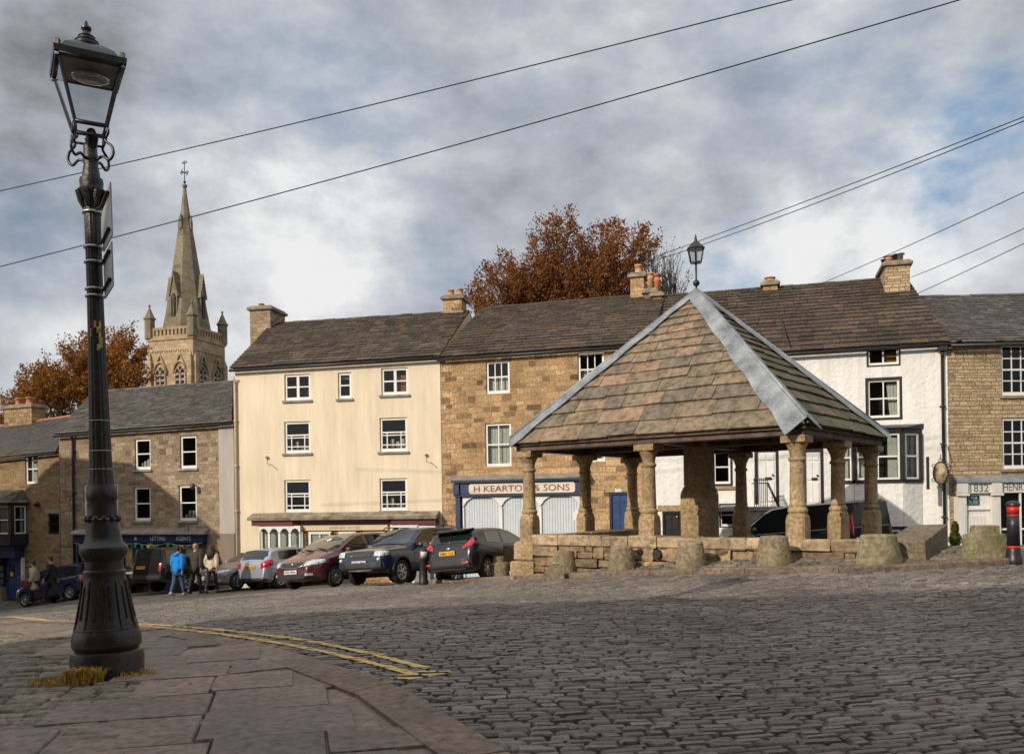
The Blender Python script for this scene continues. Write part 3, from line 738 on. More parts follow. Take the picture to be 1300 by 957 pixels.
mb.hexa([Vector(q) for q in ((s0-.14,-.38,z1+.102),(s1+.14,-.38,z1+.102),(s1+.14,-.002,z1+.102),(s0-.14,-.002,z1+.102),(s0-.14,-.38,z1+.15),(s1+.14,-.38,z1+.15),(s1+.14,-.002,zc+.06),(s0-.14,-.002,zc+.06))], 0)
part(kear, 'shop_cornice', mb, [MT['sill'], MT['navy']])
mb = MB(); mb.box(s0, s1, -.22, -.003, z2-.06, z1+.018)
mb.box(s0-.02, s1+.02, -.25, -.221, z2-.055, z2-.01)
for a in (s0-.02, s1-.2): mb.bbox(a, a+.22, -.3, -.222, z2-.005, z1-.02, .02)
part(kear, 'fascia', mb, MT['navy'])
c0 = P(598,620); c1 = P(732,616); zc_ = P(665,619.5)[1]; mb = MB()
mb.prism([(c0[0]+x, zc_+z) for x, z in ((0,-.12),(.06,-.185),(c1[0]-c0[0]-.06,-.185),(c1[0]-c0[0],-.12),(c1[0]-c0[0],.12),(c1[0]-c0[0]-.06,.185),(.06,.185),(0,.12))], -.245, -.222); o = part(kear, 'sign_panel', mb, MT['panel'])
sm = (c0[0]+c1[0])/2
lettering('H KEARTON & SONS', (sm, -.247, zc_), (c1[0]-c0[0])*.9, .235, MT['redletter'], o, depth=.008)
for a in (s0+.02, s1-.2):
    mb = MB(); mb.box(a, a+.18, -.2, -.003, .2, z2-.062); part(kear, 'pilaster', mb, MT['navy'])
wa = P(589,650)[0]; wb = s1-.21; ww = (wb-wa)/3; mb = MB(); bd = MB()
ztop = z2-.065; zspr = P(660,643)[1]
for i in range(3):
    a, b = wa+ww*i, wa+ww*(i+1)
    arch_frame(mb, a, b, .3, ztop, zspr, .42, -.13, -.06, 0, 12)
    nb = 14
    for k in range(nb):
        x0 = a+.04+(b-a-.08)*k/nb; x1 = a+.04+(b-a-.08)*(k+1)/nb-.012
        bd.box(x0, x1, -.055, -.012, .3, zspr+.42)
    bd.box(a+.03, b-.03, -.03, -.004, .3, zspr+.41)
part(kear, 'shop_frame', mb, MT['white']); part(kear, 'shutter_boards', bd, MT['board'])
s, z = P(736,650); mb = MB(); mb.box(s-.12, s+.1, -.18, -.135, z-.75, z+.1); mb.box(s-.2, s, -.2, -.185, z-.28, z+.02); part(kear, 'notice_board', mb, MT['white'])
chimney(kear, 800, 817, 348, depth=.8, pots=((.5,.42,.15,'buffpot','pot'),), mat='kearton', zb=2.2)
chimney(kear, 817.5, 832, 368, d=4.6, depth=.7, pots=((.5,.75,.14,'buffpot','hood'),), mat='chim', zb=1.8)
downpipe(kear, fK.L(576,640)[0]-.25, .2, .9, 'iron')

# ---- white house
fW = FrontFrame(826, 31.0, 1204, 28.4, -1.6)
ww = {k: fW.rect(v) for k, v in dict(d1=(1102,440,1141,463), d2=(1102,482,1142,530), e3=(906,572,927,614), g1=(914,640,936,668)).items()}
dr1 = fW.rect((958,569,989,640)); dr2 = fW.rect((1019,569,1046,641)); bsd = fW.rect((841,649,866,692))
white = house('white_house', 'whitewashed house with black trimmed windows, oriel bay and two white doors', fW, ((826,455),(1199,432)), ((838,376),(1150,352)), 4.6,
    MT['whitewall'], MT['slate_warm'], list(ww.values())+[dr1, dr2, bsd], slate=(.36,.27,.5,.42,.03), seed=8, sl=0.1, oh=.22)
window(white, ww['d1'], [(.5,0,.5,1,.05)], surround=.05, curtain='half'); window(white, ww['d2'], SASH2, surround=.08, curtain='right')
window(white, ww['e3'], SASH1, surround=.08); window(white, ww['g1'], SASH1, surround=.03)
P = lambda px, py, off=0.: fW.L(px, py, off)
for rc in (dr1, dr2):
    o = door(white, rc, 'white', 6, frame='black', handle='iron', fr=.1)
    b = MB(); b.box(rc[0]+(rc[1]-rc[0])*.42, rc[0]+(rc[1]-rc[0])*.7, .045, .062, rc[2]+.85, rc[2]+.93); b.build('letter_slot', MT['black'], o)
door(white, bsd, 'black', 4, frame='black', handle='steel')
mb = MB(); mb.bbox(bsd[0]-.15, bsd[1]+.15, -.02, .12, bsd[3]+.004, bsd[3]+.22, .015); part(white, 'door_lintel', mb, MT['column'])
mb = MB(); a = P(906,620)[0]; mb.bbox(a-.1, P(930,620)[0]+.1, -.08, .02, ww['e3'][2]-.2, ww['e3'][2]-.09, .012); part(white, 'window_ledge', mb, MT['column'])
mb = MB(); z0 = P(940,643)[1]; mb.bbox(P(905,640)[0], P(1052,640)[0], -1.1, -.005, z0-.15, z0, .02); mb.box(P(940,640)[0], P(1050,640)[0], -1.05, -.006, .1, z0-.152)
part(white, 'entrance_landing', mb, MT['sill'])
mb = MB(); rl = []      # railings on the landing
ra, rb_ = P(958,640)[0], P(974,640)[0]
for i in range(8):
    x = ra+(rb_-ra)*i/7; mb.tube([(x,-1.0,z0),(x,-1.0,z0+.88)], .014, 6); mb.lathe([(.0,.97),(.028,.9),(.014,.86)][::-1], 6, (x,-1.0,z0))
mb.tube([(ra-.1,-1.0,z0+.78),(rb_+.05,-1.0,z0+.78)], .016, 6)
mb.tube([(rb_,-1.0,z0+.8),(rb_+.45,-1.0,z0-.2)], .045, 6); mb.tube([(rb_+.45,-1.0,-.2+z0),(rb_+.45,-1.0,z0-1.2)], .03, 6)
part(white, 'railing', mb, MT['iron'])
# oriel bay, white apron and the window under it
ba, bb_ = P(1084,560,-.45)[0], P(1145,560,-.45)[0]; br = P(1168,560,0)[0]; bl = ba-.42
zt, zm, zl = P(1120,551,-.45)[1], P(1120,607,-.45)[1], P(1120,668,-.45)[1]
def poly_wall(mb, pts, z0, z1, m=0, t=.04):
    for (a, b) in zip(pts, pts[1:]):
        A2, B2 = Vector((*a,0)), Vector((*b,0)); nn = Vector(((B2-A2).y, -(B2-A2).x, 0)).normalized()*t
        mb.hexa([Vector((q.x,q.y,z)) for z in (z0, z1) for q in (A2+nn, B2+nn, B2-nn*.5, A2-nn*.5)], m)
ring = [(bl,0),(ba,-.48),(bb_,-.48),(br,0)]
mb = MB(); poly_wall(mb, ring, zl, zm-.16, 0, .05)
mb.face([(bl,0,zl-.0),(ba,-.48,zl),(bb_,-.48,zl),(br,0,zl)], 0); part(white, 'bay_apron', mb, MT['whitewall'])
mb = MB(); poly_wall(mb, ring, zm-.155, zm-.06, 0, .09); poly_wall(mb, ring, zt+.02, zt+.16, 0, .07)
mb.face([(bl-.05,-.0,zt+.3),(ba-.05,-.56,zt+.162),(bb_+.05,-.56,zt+.162),(br+.05,0,zt+.3)], 0)
mb.hexa([Vector(q) for q in ((ba-.12,-.6,zt+.163),(bb_+.12,-.6,zt+.163),(br+.12,-.003,zt+.163),(bl-.12,-.003,zt+.163),(ba-.12,-.6,zt+.2),(bb_+.12,-.6,zt+.2),(br+.12,-.003,zt+.33),(bl-.12,-.003,zt+.33))], 0)
for p_ in ring[1:3]: mb.box(p_[0]-.07, p_[0]+.07, -.54, -.42, zm-.06, zt+.02)
for p_, q in ((ring[0], .05),(ring[3], -.05)): mb.box(p_[0]-.06, p_[0]+.06, -.1, -.002, zm-.06, zt+.02)
oriel = part(white, 'bay_window', mb, MT['black'])
def light(a, b, z0, z1, nv, par, cur=True):
    """sash set between two plan points"""
    A2, B2 = Vector((*a,0)), Vector((*b,0)); e = (B2-A2).normalized(); w = (B2-A2).length; M = Matrix.Translation((*a,0)) @ Matrix.Rotation(math.atan2(e.y,e.x), 4, 'Z')
    mb = MB(); f = .06
    for q in ((0,f,z0,z1),(w-f,w,z0,z1),(f,w-f,z1-f,z1),(f,w-f,z0,z0+f),(f,w-f,(z0+z1)/2-.025,(z0+z1)/2+.025)): mb.box(q[0],q[1],-.03,.03,q[2],q[3],0,M)
    for i in range(1, nv): mb.box(w*i/nv-.015,w*i/nv+.015,-.02,.02,z0+f,z1-f,0,M)
    mb.box(.02,w-.02,.46,.47,z0,z1,1,M)
    if cur:
        for (x0,x1) in ((f,f+.22*w),(w-f-.22*w,w-f)): mb.box(x0,x1,.12,.14,z0+.03,z1-.03,2,M)
    o = mb.build('sash', [MT['white'], MT['dark'], MT['curtain']], par)
    # glass joins the sash as a small pane of its own material
    g = MB(); g.face([M @ Vector(q) for q in ((f,.0,z0+f),(w-f,.0,z0+f),(w-f,.0,z1-f),(f,.0,z1-f))]); g.build('pane', MT['glass'], par)
def shr(a, b, t): 
    a, b = Vector(a), Vector(b); d = (b-a).normalized()*t; return tuple(a+d), tuple(b-d)
light(*shr(ring[1], ring[2], .08), zm-.04, zt+.015, 2, oriel); light(*shr(ring[2], ring[3], .1), zm-.04, zt+.015, 1, oriel, True); light(*shr(ring[0], ring[1], .1), zm-.04, zt+.015, 1, oriel)
zq = P(1140,704,-.4)[1]; mb = MB(); r2 = [(x, y*.85) for x, y in ring]
poly_wall(mb, r2, zl-.1, zl-.004, 0, .05); poly_wall(mb, r2, zq-.6, zq, 0, .05)
for p_ in r2[1:3]: mb.box(p_[0]-.07, p_[0]+.07, -.47, -.36, zq, zl-.1)
low = part(white, 'lower_bay_window', mb, MT['black'])
light(*shr(r2[1], r2[2], .08), zq+.01, zl-.11, 2, low, False); light(*shr(r2[2], r2[3], .1), zq+.01, zl-.11, 1, low, False); light(*shr(r2[0], r2[1], .1), zq+.01, zl-.11, 1, low, False)
# chimneys
chimney(white, 828, 840, 372, d=4.6, depth=.8, pots=((.45,.85,.14,'pot','hood'),), mat='chim', zb=1.6)
chimney(white, 968.5, 987, 358, depth=.7, pots=((.5,.2,.2,'pot','pot'),), zb=1.6)
o = chimney(white, 1123, 1155, 333, d=4.2, depth=1.7, pots=((.12,.3,.1,'black','cowl'),(.3,.42,.16,'buffpot','hood'),(.55,.44,.14,'iron','cowl'),(.72,.48,.15,'steel','cowl')), mat='hstone', zb=2.0)
mb = MB(); a = Vector((P(984,375,4.6)[0], 4.6, 0)); # lead seam between the two roof halves
q0 = Vector((P(1000,441,-.2)[0], -.26, P(1000,441,-.2)[1]+.14)); q1 = Vector((P(983,376,4.6)[0], 4.55, P(983,376,4.6)[1]+.12))
mb.tube([q0, q1], .03, 6); part(white, 'roof_seam', mb, MT['iron'])
sp, _ = P(1197,560); downpipe(white, sp, .1, P(1197,432)[1]-.1, 'iron', .05, -.1)
mb = MB(); z = P(1197,436)[1]; mb.bbox(sp-.13, sp+.13, -.28, -.02, z-.28, z-.02, .03); mb.tube([(sp+.1,-.16,z-.16),(sp+.42,-.2,z+.02),(sp+.55,-.22,z+.05)], .05, 8); mb.tube([(sp,-.15,z-.25),(sp,-.1,z-.5)], .05, 8); part(white, 'rainwater_head', mb, MT['iron'])

# ---- coursed stone house with the dated shop entrance
fH = FrontFrame(1204.5, 28.38, 1450, 28.9, -1.5)
hw = {k: fH.rect(v) for k, v in dict(f1=(1271,437,1313,502), f2=(1272.5,530,1314,595), f3=(1372,437,1414,502), f4=(1372,530,1414,595)).items()}
hs = house('dated_shop_house', 'coursed sandstone house with white carved shop entrance dated 1832', fH, ((1204.5,433),(1450,428)), ((1166,377),(1440,371)), 4.6,
    MT['hstone'], MT['slate_grey'], list(hw.values()), slate=(.27,.2,.36,.3,.02), seed=12, oh=.24)
for k in hw.values(): window(hs, k, SASH12, fr=.09, sill='cap')
P = lambda px, py, off=0.: fH.L(px, py, off)
zA, zB, zC = P(1250,607)[1], P(1250,613)[1], P(1250,626)[1]; s0 = P(1211,620)[0]; s1 = P(1440,620)[0]
mb = MB(); mb.hexa([Vector(q) for q in ((s0-.05,-.3,zB),(s1,-.3,zB),(s1,-.002,zB),(s0-.05,-.002,zB),(s0-.05,-.3,zB+.05),(s1,-.3,zB+.05),(s1,-.002,zA+.08),(s0-.05,-.002,zA+.08))]); part(hs, 'lead_cornice', mb, MT['lead'])
mb = MB(); mb.bbox(s0, s1, -.22, -.003, zC, zB-.003, .012)
for px in (1216, 1259):
    x = P(px,620)[0]; mb.bbox(x-.17, x+.17, -.3, -.221, zC+.0, zB-.006, .02); mb.bbox(x-.2, x+.2, -.33, -.221, zC-.09, zC-.003, .02)
fz = part(hs, 'carved_frieze', mb, MT['frieze'])
c = P(1238,619.5); lettering('1832', (c[0], -.223, c[1]), .62, .25, MT['dkletter'], fz, depth=.006)
c = P(1285,618); lettering('HENRY I', (c[0]+.02, -.223, c[1]), .95, .25, MT['dkletter'], fz, depth=.006)
for px in (1216, 1259):
    mb = MB(); x = P(px,650)[0]; mb.bbox(x-.14, x+.14, -.26, -.003, .0, zC-.092, .015); mb.box(x-.08, x+.08, -.275, -.262, .8, zC-.3); part(hs, 'pilaster', mb, MT['frieze'])
dx0, dx1 = P(1220,680)[0], P(1254,680)[0]; zF = P(1230,641)[1]
mb = MB(); mb.box(dx0, dx1, -.1, -.004, .2, zC-.003, 0)
for i in range(6): x = dx0+(dx1-dx0)*(i/6*.8+.02); mb.box(x, x+(dx1-dx0)*.12, -.13, -.101, .3, zF-.35, 0)
mb.box(dx0, dx1, -.16, -.101, zF-.16, zF-.1, 0)
dd = part(hs, 'door', mb, MT['white'])
k = MB(); k.ell((dx0+.2,-.15,1.5),(.035,.03,.035)); k.build('handle', MT['iron'], dd)
fx0, fx1 = P(1218.5,634)[0], P(1240.5,634)[0]; zf1, zf0_ = P(1228,629)[1], P(1228,641)[1]
mb = MB(); mb.box(fx0, fx1, -.125, -.101, zf0_, zf1); fl = part(hs, 'fanlight', mb, MT['dark'])
lettering('TUDOR', ((fx0+fx1)/2, -.127, zf0_+(zf1-zf0_)*.72), (fx1-fx0)*.8, .11, MT['paleletter'], fl, depth=.004); lettering('HOUSE', ((fx0+fx1)/2, -.127, zf0_+(zf1-zf0_)*.28), (fx1-fx0)*.86, .12, MT['paleletter'], fl, depth=.004)
mb = MB(); wx0, wx1 = P(1263,650)[0], P(1375,650)[0]; zr = P(1290,704)[1]
mb.box(wx0, wx1, -.02, -.006, zr, zC-.005, 1); mb.box(wx0, wx1, -.2, -.004, 0., zr-.003, 0)
nb = 4
for i in range(nb+1): x = wx0+(wx1-wx0)*i/nb; mb.box(x-.03, x+.03, -.18, -.1, zr, zC-.01, 0)
zt_ = P(1290,671)[1]; mb.box(wx0, wx1, -.17, -.12, zt_-.03, zt_+.03, 0)
for j in range(3):
    for i in range(10):
        x = wx0+.15+(wx1-wx0-.3)*i/10; mb.bbox(x, x+.14, -.1, -.03, zr+.02+j*.32, zr+.12+j*.32+.08*((i*7+j)%3), .01, 2+((i*3+j)%3))
    mb.box(wx0+.05, wx1-.05, -.1, -.025, zr-.0+j*.32, zr+.018+j*.32, 0)
o = part(hs, 'shop_window', mb, [MT['white'], MT['dark'], MT['card'], MT['yellow'], MT['pot']])
g = MB(); g.face([(wx0,-.14,zr),(wx1,-.14,zr),(wx1,-.14,zC-.01),(wx0,-.14,zC-.01)]); g.build('pane', MT['glass'], o)

# ---- brown rubble house with the estate agent's shop, and its rendered end strip
fB = FrontFrame(75, 38.4, 298, 35.1, -4.0)
bw = {k: fB.rect(v) for k, v in dict(w1=(171,557,191,596), w2=(228.5,553,249.5,594.5), w3=(170,618,191,661), w4=(227,616,249.5,661), w5=(106,614,150,662)).items()}
bh = house('estate_agent_house', 'brown rubble house over a dark blue letting agents shop hung with bunting', fB, ((75,549),(298,533)), ((119,497),(296,484)), 4.6,
    MT['bstone'], MT['slate_grey'], list(bw.values()), slate=(.28,.2,.36,.3,.022), seed=15, oh=.22)
for k in ('w1','w2','w3','w4'): window(bh, bw[k], SASH1, fr=.09, sill='sill', lintel=None, curtain='items' if k in ('w1','w4') else None)
window(bh, bw['w5'], [(.27,0,.27,1,.12),(.73,0,.73,1,.12),(0,.5,1,.5,.05)], fr=.09, sill='sill', lintel='sill', curtain='full')
quoins(bh, .02, 1, .3, fB.L(76,556)[1], MT['bstone'], random.Random(9))
P = lambda px, py, off=0.: fB.L(px, py, off)
sr = P(279,600)[0]; zt = P(288,537)[1]; zd = P(288,677)[1]
mb = MB(); mb.box(sr, fB.W-.02, -.05, -.004, zd, zt); part(bh, 'rendered_strip', mb, MT['greywall'])
mb = MB(); mb.box(sr, fB.W-.02, -.09, -.004, .3, zd-.003); part(bh, 'rendered_plinth', mb, MT['darkrender'])
downpipe(bh, P(95,600)[0], .3, P(95,552)[1], 'iron', .055, -.09)
s0, s1 = P(99,680)[0], P(263,680)[0]; za, zb_, zc_ = P(180,671)[1], P(180,678)[1], P(180,688)[1]
mb = MB(); mb.hexa([Vector(q) for q in ((s0-.1,-.4,zb_),(s1+.1,-.4,zb_),(s1+.1,-.002,zb_),(s0-.1,-.002,zb_),(s0-.1,-.4,zb_+.05),(s1+.1,-.4,zb_+.05),(s1+.1,-.002,za),(s0-.1,-.002,za))]); part(bh, 'shop_cornice', mb, MT['sill'])
mb = MB(); mb.box(s0, s1, -.25, -.003, zc_, zb_-.003); fs = part(bh, 'fascia', mb, MT['navy'])
zz = (zc_+zb_)/2
lettering('ESTATE', (P(133,683)[0], -.253, zz), 1.5, .17, MT['whiteletter'], fs, depth=.006)
lettering('&', (P(178,683)[0], -.253, zz), .15, .16, MT['whiteletter'], fs, depth=.006)
lettering('LETTING', (P(206,683)[0], -.253, zz), .78, .17, MT['whiteletter'], fs, depth=.006)
lettering('AGENTS', (P(238,683)[0], -.253, zz), .74, .17, MT['whiteletter'], fs, depth=.006)
for (a, b) in ((163,171.5),(190.5,198)):
    mb = MB(); mb.bbox(P(a,700)[0], P(b,700)[0], -.16, -.003, .1, zc_-.003, .015); part(bh, 'stone_pier', mb, MT['column'])
da, db = P(172,700)[0], P(190,700)[0]; zdt = P(180,697)[1]
mb = MB(); mb.box(da, da+.09, -.12, -.004, .2, zc_-.004, 0); mb.box(db-.09, db, -.12, -.004, .2, zc_-.004, 0); mb.box(da+.09, db-.09, -.12, -.004, zdt, zdt+.08, 0); mb.box(da+.09, db-.09, -.08, -.004, .2, zdt-.003, 1); mb.box(da+.09, db-.09, -.06, -.004, zdt+.082, zc_-.005, 2)
o = part(bh, 'door', mb, [MT['blue'], MT['greywall'], MT['dark']]); k = MB(); k.ell((da+.2,-.11,1.3),(.03,.03,.05)); k.build('handle', MT['steel'], o)
for (a, b, hc) in ((101,160,0),(205,262,1)):
    x0, x1 = P(a,700)[0], P(b,700)[0]; mb = MB(); zl = P(230,718)[1]
    mb.box(x0, x0+.1, -.15, -.004, zl, zc_-.004); mb.box(x1-.1, x1, -.15, -.004, zl, zc_-.004); mb.box(x0+.1, x1-.1, -.15, -.1, zl, zl+.12); mb.box(x0, x1, -.17, -.004, .1, zl-.003); mb.box(x0+.1, x1-.1, -.03, -.004, zl, zc_-.005, 1)
    if hc: mb.box(x0+.12, x0+.62, -.15, -.05, zl, zc_-.3, 0)
    nc = 5
    for j in range(3):
        for i in range(nc):
            q = x0+ (x1-x0)*(.3+.66*i/nc) if hc else x0+(x1-x0)*(.06+.9*i/nc); mb.box(q, q+.24, -.06, -.045, zc_-.42-.36*j, zc_-.12-.36*j, 2); mb.box(q+.03, q+.21, -.064, -.061, zc_-.28-.36*j, zc_-.15-.36*j, 1)
    o = part(bh, 'shop_window', mb, [MT['navy'], MT['dark'], MT['card']]); g = MB(); g.face([(x0+.1,-.12,zl+.1),(x1-.1,-.12,zl+.1),(x1-.1,-.12,zc_-.01),(x0+.1,-.12,zc_-.01)]); g.build('pane', MT['glass'], o)
s, z = P(250,617); mb = MB(); mb.tube([(s,-.01,z),(s,-.25,z+.05)], .02, 6); mb.lathe([(.0,.12),(.1,.06),(.1,-.08),(.05,-.16)], 8, (s,-.25,z)); part(bh, 'wall_lantern', mb, MT['iron'])
s, z = P(236,668); mb = MB(); mb.tube([(s-.25,-.01,z),(s-.25,-.2,z),(s+.3,-.2,z),(s+.3,-.2,z-.3)], .018, 6); part(bh, 'sign_bracket', mb, MT['iron'])
# bunting: a string with pennants, hung along the fascia
bt = empty('bunting', fB.org, 'yellow and green triangular bunting strung under the letting agents sign', 'bunting', fB.ang)
mb = MB(); ps = [Vector((s0+.05+(s1-s0-.1)*i/40, -.28, zc_-.02-.09*abs(math.sin(i/40*PI*4)))) for i in range(41)]; mb.tube(ps, .008, 4); mb.build('string', MT['whiteletter'], bt)
for i in range(2, 40, 2):
    p = ps[i]; mb = MB(); a = R.uniform(-.05,.05); mb.prism([(p.x-.11,p.z),(p.x+a,p.z-.25),(p.x+.11,p.z)], p.y-.006, p.y+.004)
    mb.build('pennant', MT[('yellow','green','yellow','green','black')[(i//2) % 5] if i % 10 else 'green'], bt)

# ---- ochre house at the far left with a slated bay and a blue shop door
fA = FrontFrame(-95, 42.6, 74.5, 38.9, -4.6)
aw = {k: fA.rect(v) for k, v in dict(w1=(32,577,48,614), w2=(61,652,75,678), w0=(-50,577,-34,614)).items()}
ah = house('bay_window_house', 'ochre rubble house with slated bay window and blue shop door at the far left', fA, ((-95,590),(74.5,571)), ((-50,548),(95,527)), 4.2,
    MT['astone'], MT['slate_dark'], list(aw.values()), slate=(.24,.2,.3,.26,.012), seed=18, oh=.18, ridge_mat=MT['pot'])
window(ah, aw['w1'], SASH2, fr=.08, curtain='full'); window(ah, aw['w0'], SASH2, fr=.08, curtain='full'); window(ah, aw['w2'], SASH1, fr=.08, frame='black', lintel='sill')
P = lambda px, py, off=0.: fA.L(px, py, off)
x0, x1, x2 = P(-30,650)[0], P(15,650,-.7)[0], P(35,650)[0]; zt, zb1, zr = P(15,641,-.7)[1], P(15,678,-.7)[1], P(15,622)[1]
ring = [(x0-.5,0),(x0,-.75),(x1,-.75),(x2,0)]
mb = MB(); poly_wall(mb, ring, zb1-.5, zb1, 0, .05); poly_wall(mb, ring, zt-.02, zt+.1, 0, .1)
for p_ in ring[1:3]: mb.box(p_[0]-.1, p_[0]+.1, -.82, -.66, zb1, zt)
by = part(ah, 'bay_window', mb, MT['black'])
light(*shr(ring[1], ring[2], .1), zb1+.01, zt-.03, 3, by); light(*shr(ring[2], ring[3], .1), zb1+.01, zt-.03, 1, by)
rb = MB(); rn = random.Random(3)
slates(rb, (ring[1][0]-.1,-.9,zt+.1), (ring[2][0]+.1,-.9,zt+.1), (ring[2][0]-.15,-.003,zr), (ring[1][0]+.1,-.003,zr), .2,.18,.3,.25,.014, rnd=rn)
slates(rb, (ring[2][0]+.1,-.9,zt+.1), (ring[3][0]+.2,-.003,zt+.1), (ring[2][0]-.15,-.003,zr), (ring[2][0]-.15,-.003,zr), .2,.18,.3,.25,.014, rnd=rn)
part(ah, 'bay_roof', rb, MT['slate_grey'])
za, zb_ = P(15,695)[1], P(15,707)[1]; xs0, xs1 = P(-80,700)[0], P(31,700)[0]
mb = MB(); mb.box(xs0, xs1, -.5, -.003, zb_, za); mb.box(xs0-.1, xs1+.1, -.62, -.003, za+.003, za+.1); part(ah, 'fascia', mb, MT['navy'])
da, db = P(10,730)[0], P(28,730)[0]; zdb = P(18,760)[1]
rc = (da, db, zdb, zb_-.005); mb = MB(); mb.box(da, db, -.08, -.004, zdb, zb_-.005); mb.box(da+.2, da+.55, -.1, -.081, zdb+1.0, zb_-.35, 1); mb.box(da+.2, da+.55, -.098, -.081, zdb+.2, zdb+.8, 0); o = part(ah, 'door', mb, [MT['blue'], MT['dark']])
k = MB(); k.ell((db-.12,-.11,zdb+1.),(.03,.03,.03)); k.build('handle', MT['steel'], o); k = MB(); k.box(da+.32, da+.5, -.115, -.101, zdb+1.05, zdb+1.25); k.build('notice', MT['plate_y'], o)
mb = MB(); mb.box(P(29.5,730)[0], P(32,730)[0], -.12, -.003, zdb, zb_-.005); part(ah, 'pilaster', mb, MT['white'])
mb = MB(); xw0, xw1 = P(-60,730)[0], da-.05; zw = P(0,744)[1]
mb.box(xw0, xw1, -.3, -.003, zdb-.2, zw-.003, 3); mb.box(xw0, xw1, -.25, -.2, zw, zw+.08, 0); mb.box(xw0, xw1, -.1, -.003, zw, zb_-.005, 1)
for j in range(3):
    for i in range(8): q = xw1-.36-.34*i; mb.box(q, q+.25, -.13, -.11, zw+.12+.3*j, zw+.36+.3*j, 2)
o = part(ah, 'shop_window', mb, [MT['blue'], MT['dark'], MT['card'], MT['bstone']]); g = MB(); g.face([(xw0,-.2,zw),(xw1,-.2,zw),(xw1,-.2,zb_-.01),(xw0,-.2,zb_-.01)]); g.build('pane', MT['glass'], o)
chimney(ah, 5, 40, 516, d=4.2, depth=.8, pots=((.3,.42,.17,'pot','pot'),(.68,.42,.17,'pot','pot')), zb=1.5)
s, z = P(50,640); mb = MB(); mb.ell((s,-.15,z),(.13,.13,.13)); mb.tube([(s,0,z),(s,-.15,z)], .03); part(ah, 'alarm_lamp', mb, MT['iron'])
# iron railings beside the shop
rg = empty('iron_railings', (0,0,0), 'black iron railings along the foot of the ochre house', 'railings')
mb = MB(); A_, B_ = at(37,740,38.2), at(73,737,37.2); nn = 22
za = gz(A_.x, A_.y)
for i in range(nn+1):
    p = A_.lerp(B_, i/nn); b = gz(p.x, p.y); mb.tube([(p.x,p.y,b-.1),(p.x,p.y,b+1.35)], .016, 5)
mb.build('bars', MT['iron'], rg); mb = MB()
for h in (.15, 1.2): mb.tube([(A_.x,A_.y,gz(A_.x,A_.y)+h),(B_.x,B_.y,gz(B_.x,B_.y)+h)], .022, 5)
mb.build('rail', MT['iron'], rg)

# ---- unseen houses, added to shade the foreground and left side and darken car reflections
def plain_house(name, label, org, ang, W, h, rise, d, wall, roof, seed, cols):
    hol = []; 
    for k in range(cols):
        for fl in range(max(1, int((h-.8)//2.8))):
            x = W*(k+.5)/cols; z = .9+2.7*fl; hol.append((x-.5, x+.5, z, z+1.4))
    H = house_core(name, label, org, ang, W, h, h, (0,d,h+rise), (W,d,h+rise), wall, roof, hol, slate=(.5,.4,.8,.6,.03), seed=seed)
    for rc in hol: window(H, rc, SASH2, fr=.08, sill='sill')
    H.d = d
    return H
cxn = Vector((-12.2-SDX*16.5, 35.2-SDY*16.5, 0)); zcn = .55+16.5*math.tan(SEL)
plain_house('unseen_house', 'unseen stone house left of the street, added and shaped to shade its lower left end', (cxn.x, cxn.y, gz(cxn.x,cxn.y)-1.6), PI/2, 6.0, zcn-gz(cxn.x,cxn.y)+1.6, 1.6, 6.0, MT['bstone'], MT['slate_brown'], 31, 2)
plain_house('unseen_house', 'unseen broad stone house at the far left, added to darken the car reflections', (-31.5, 24., -4.4), PI/2, 15.0, 9.0, 2.6, 4.0, MT['astone'], MT['slate_grey'], 33, 4)
plain_house('unseen_house', 'unseen long stone house behind the photographer, added and sized to shade the foreground', (15.0, -3.0, -.4), PI, 36.0, 12.0, 2.7, 4.2, MT['kearton'], MT['slate_brown'], 32, 8)
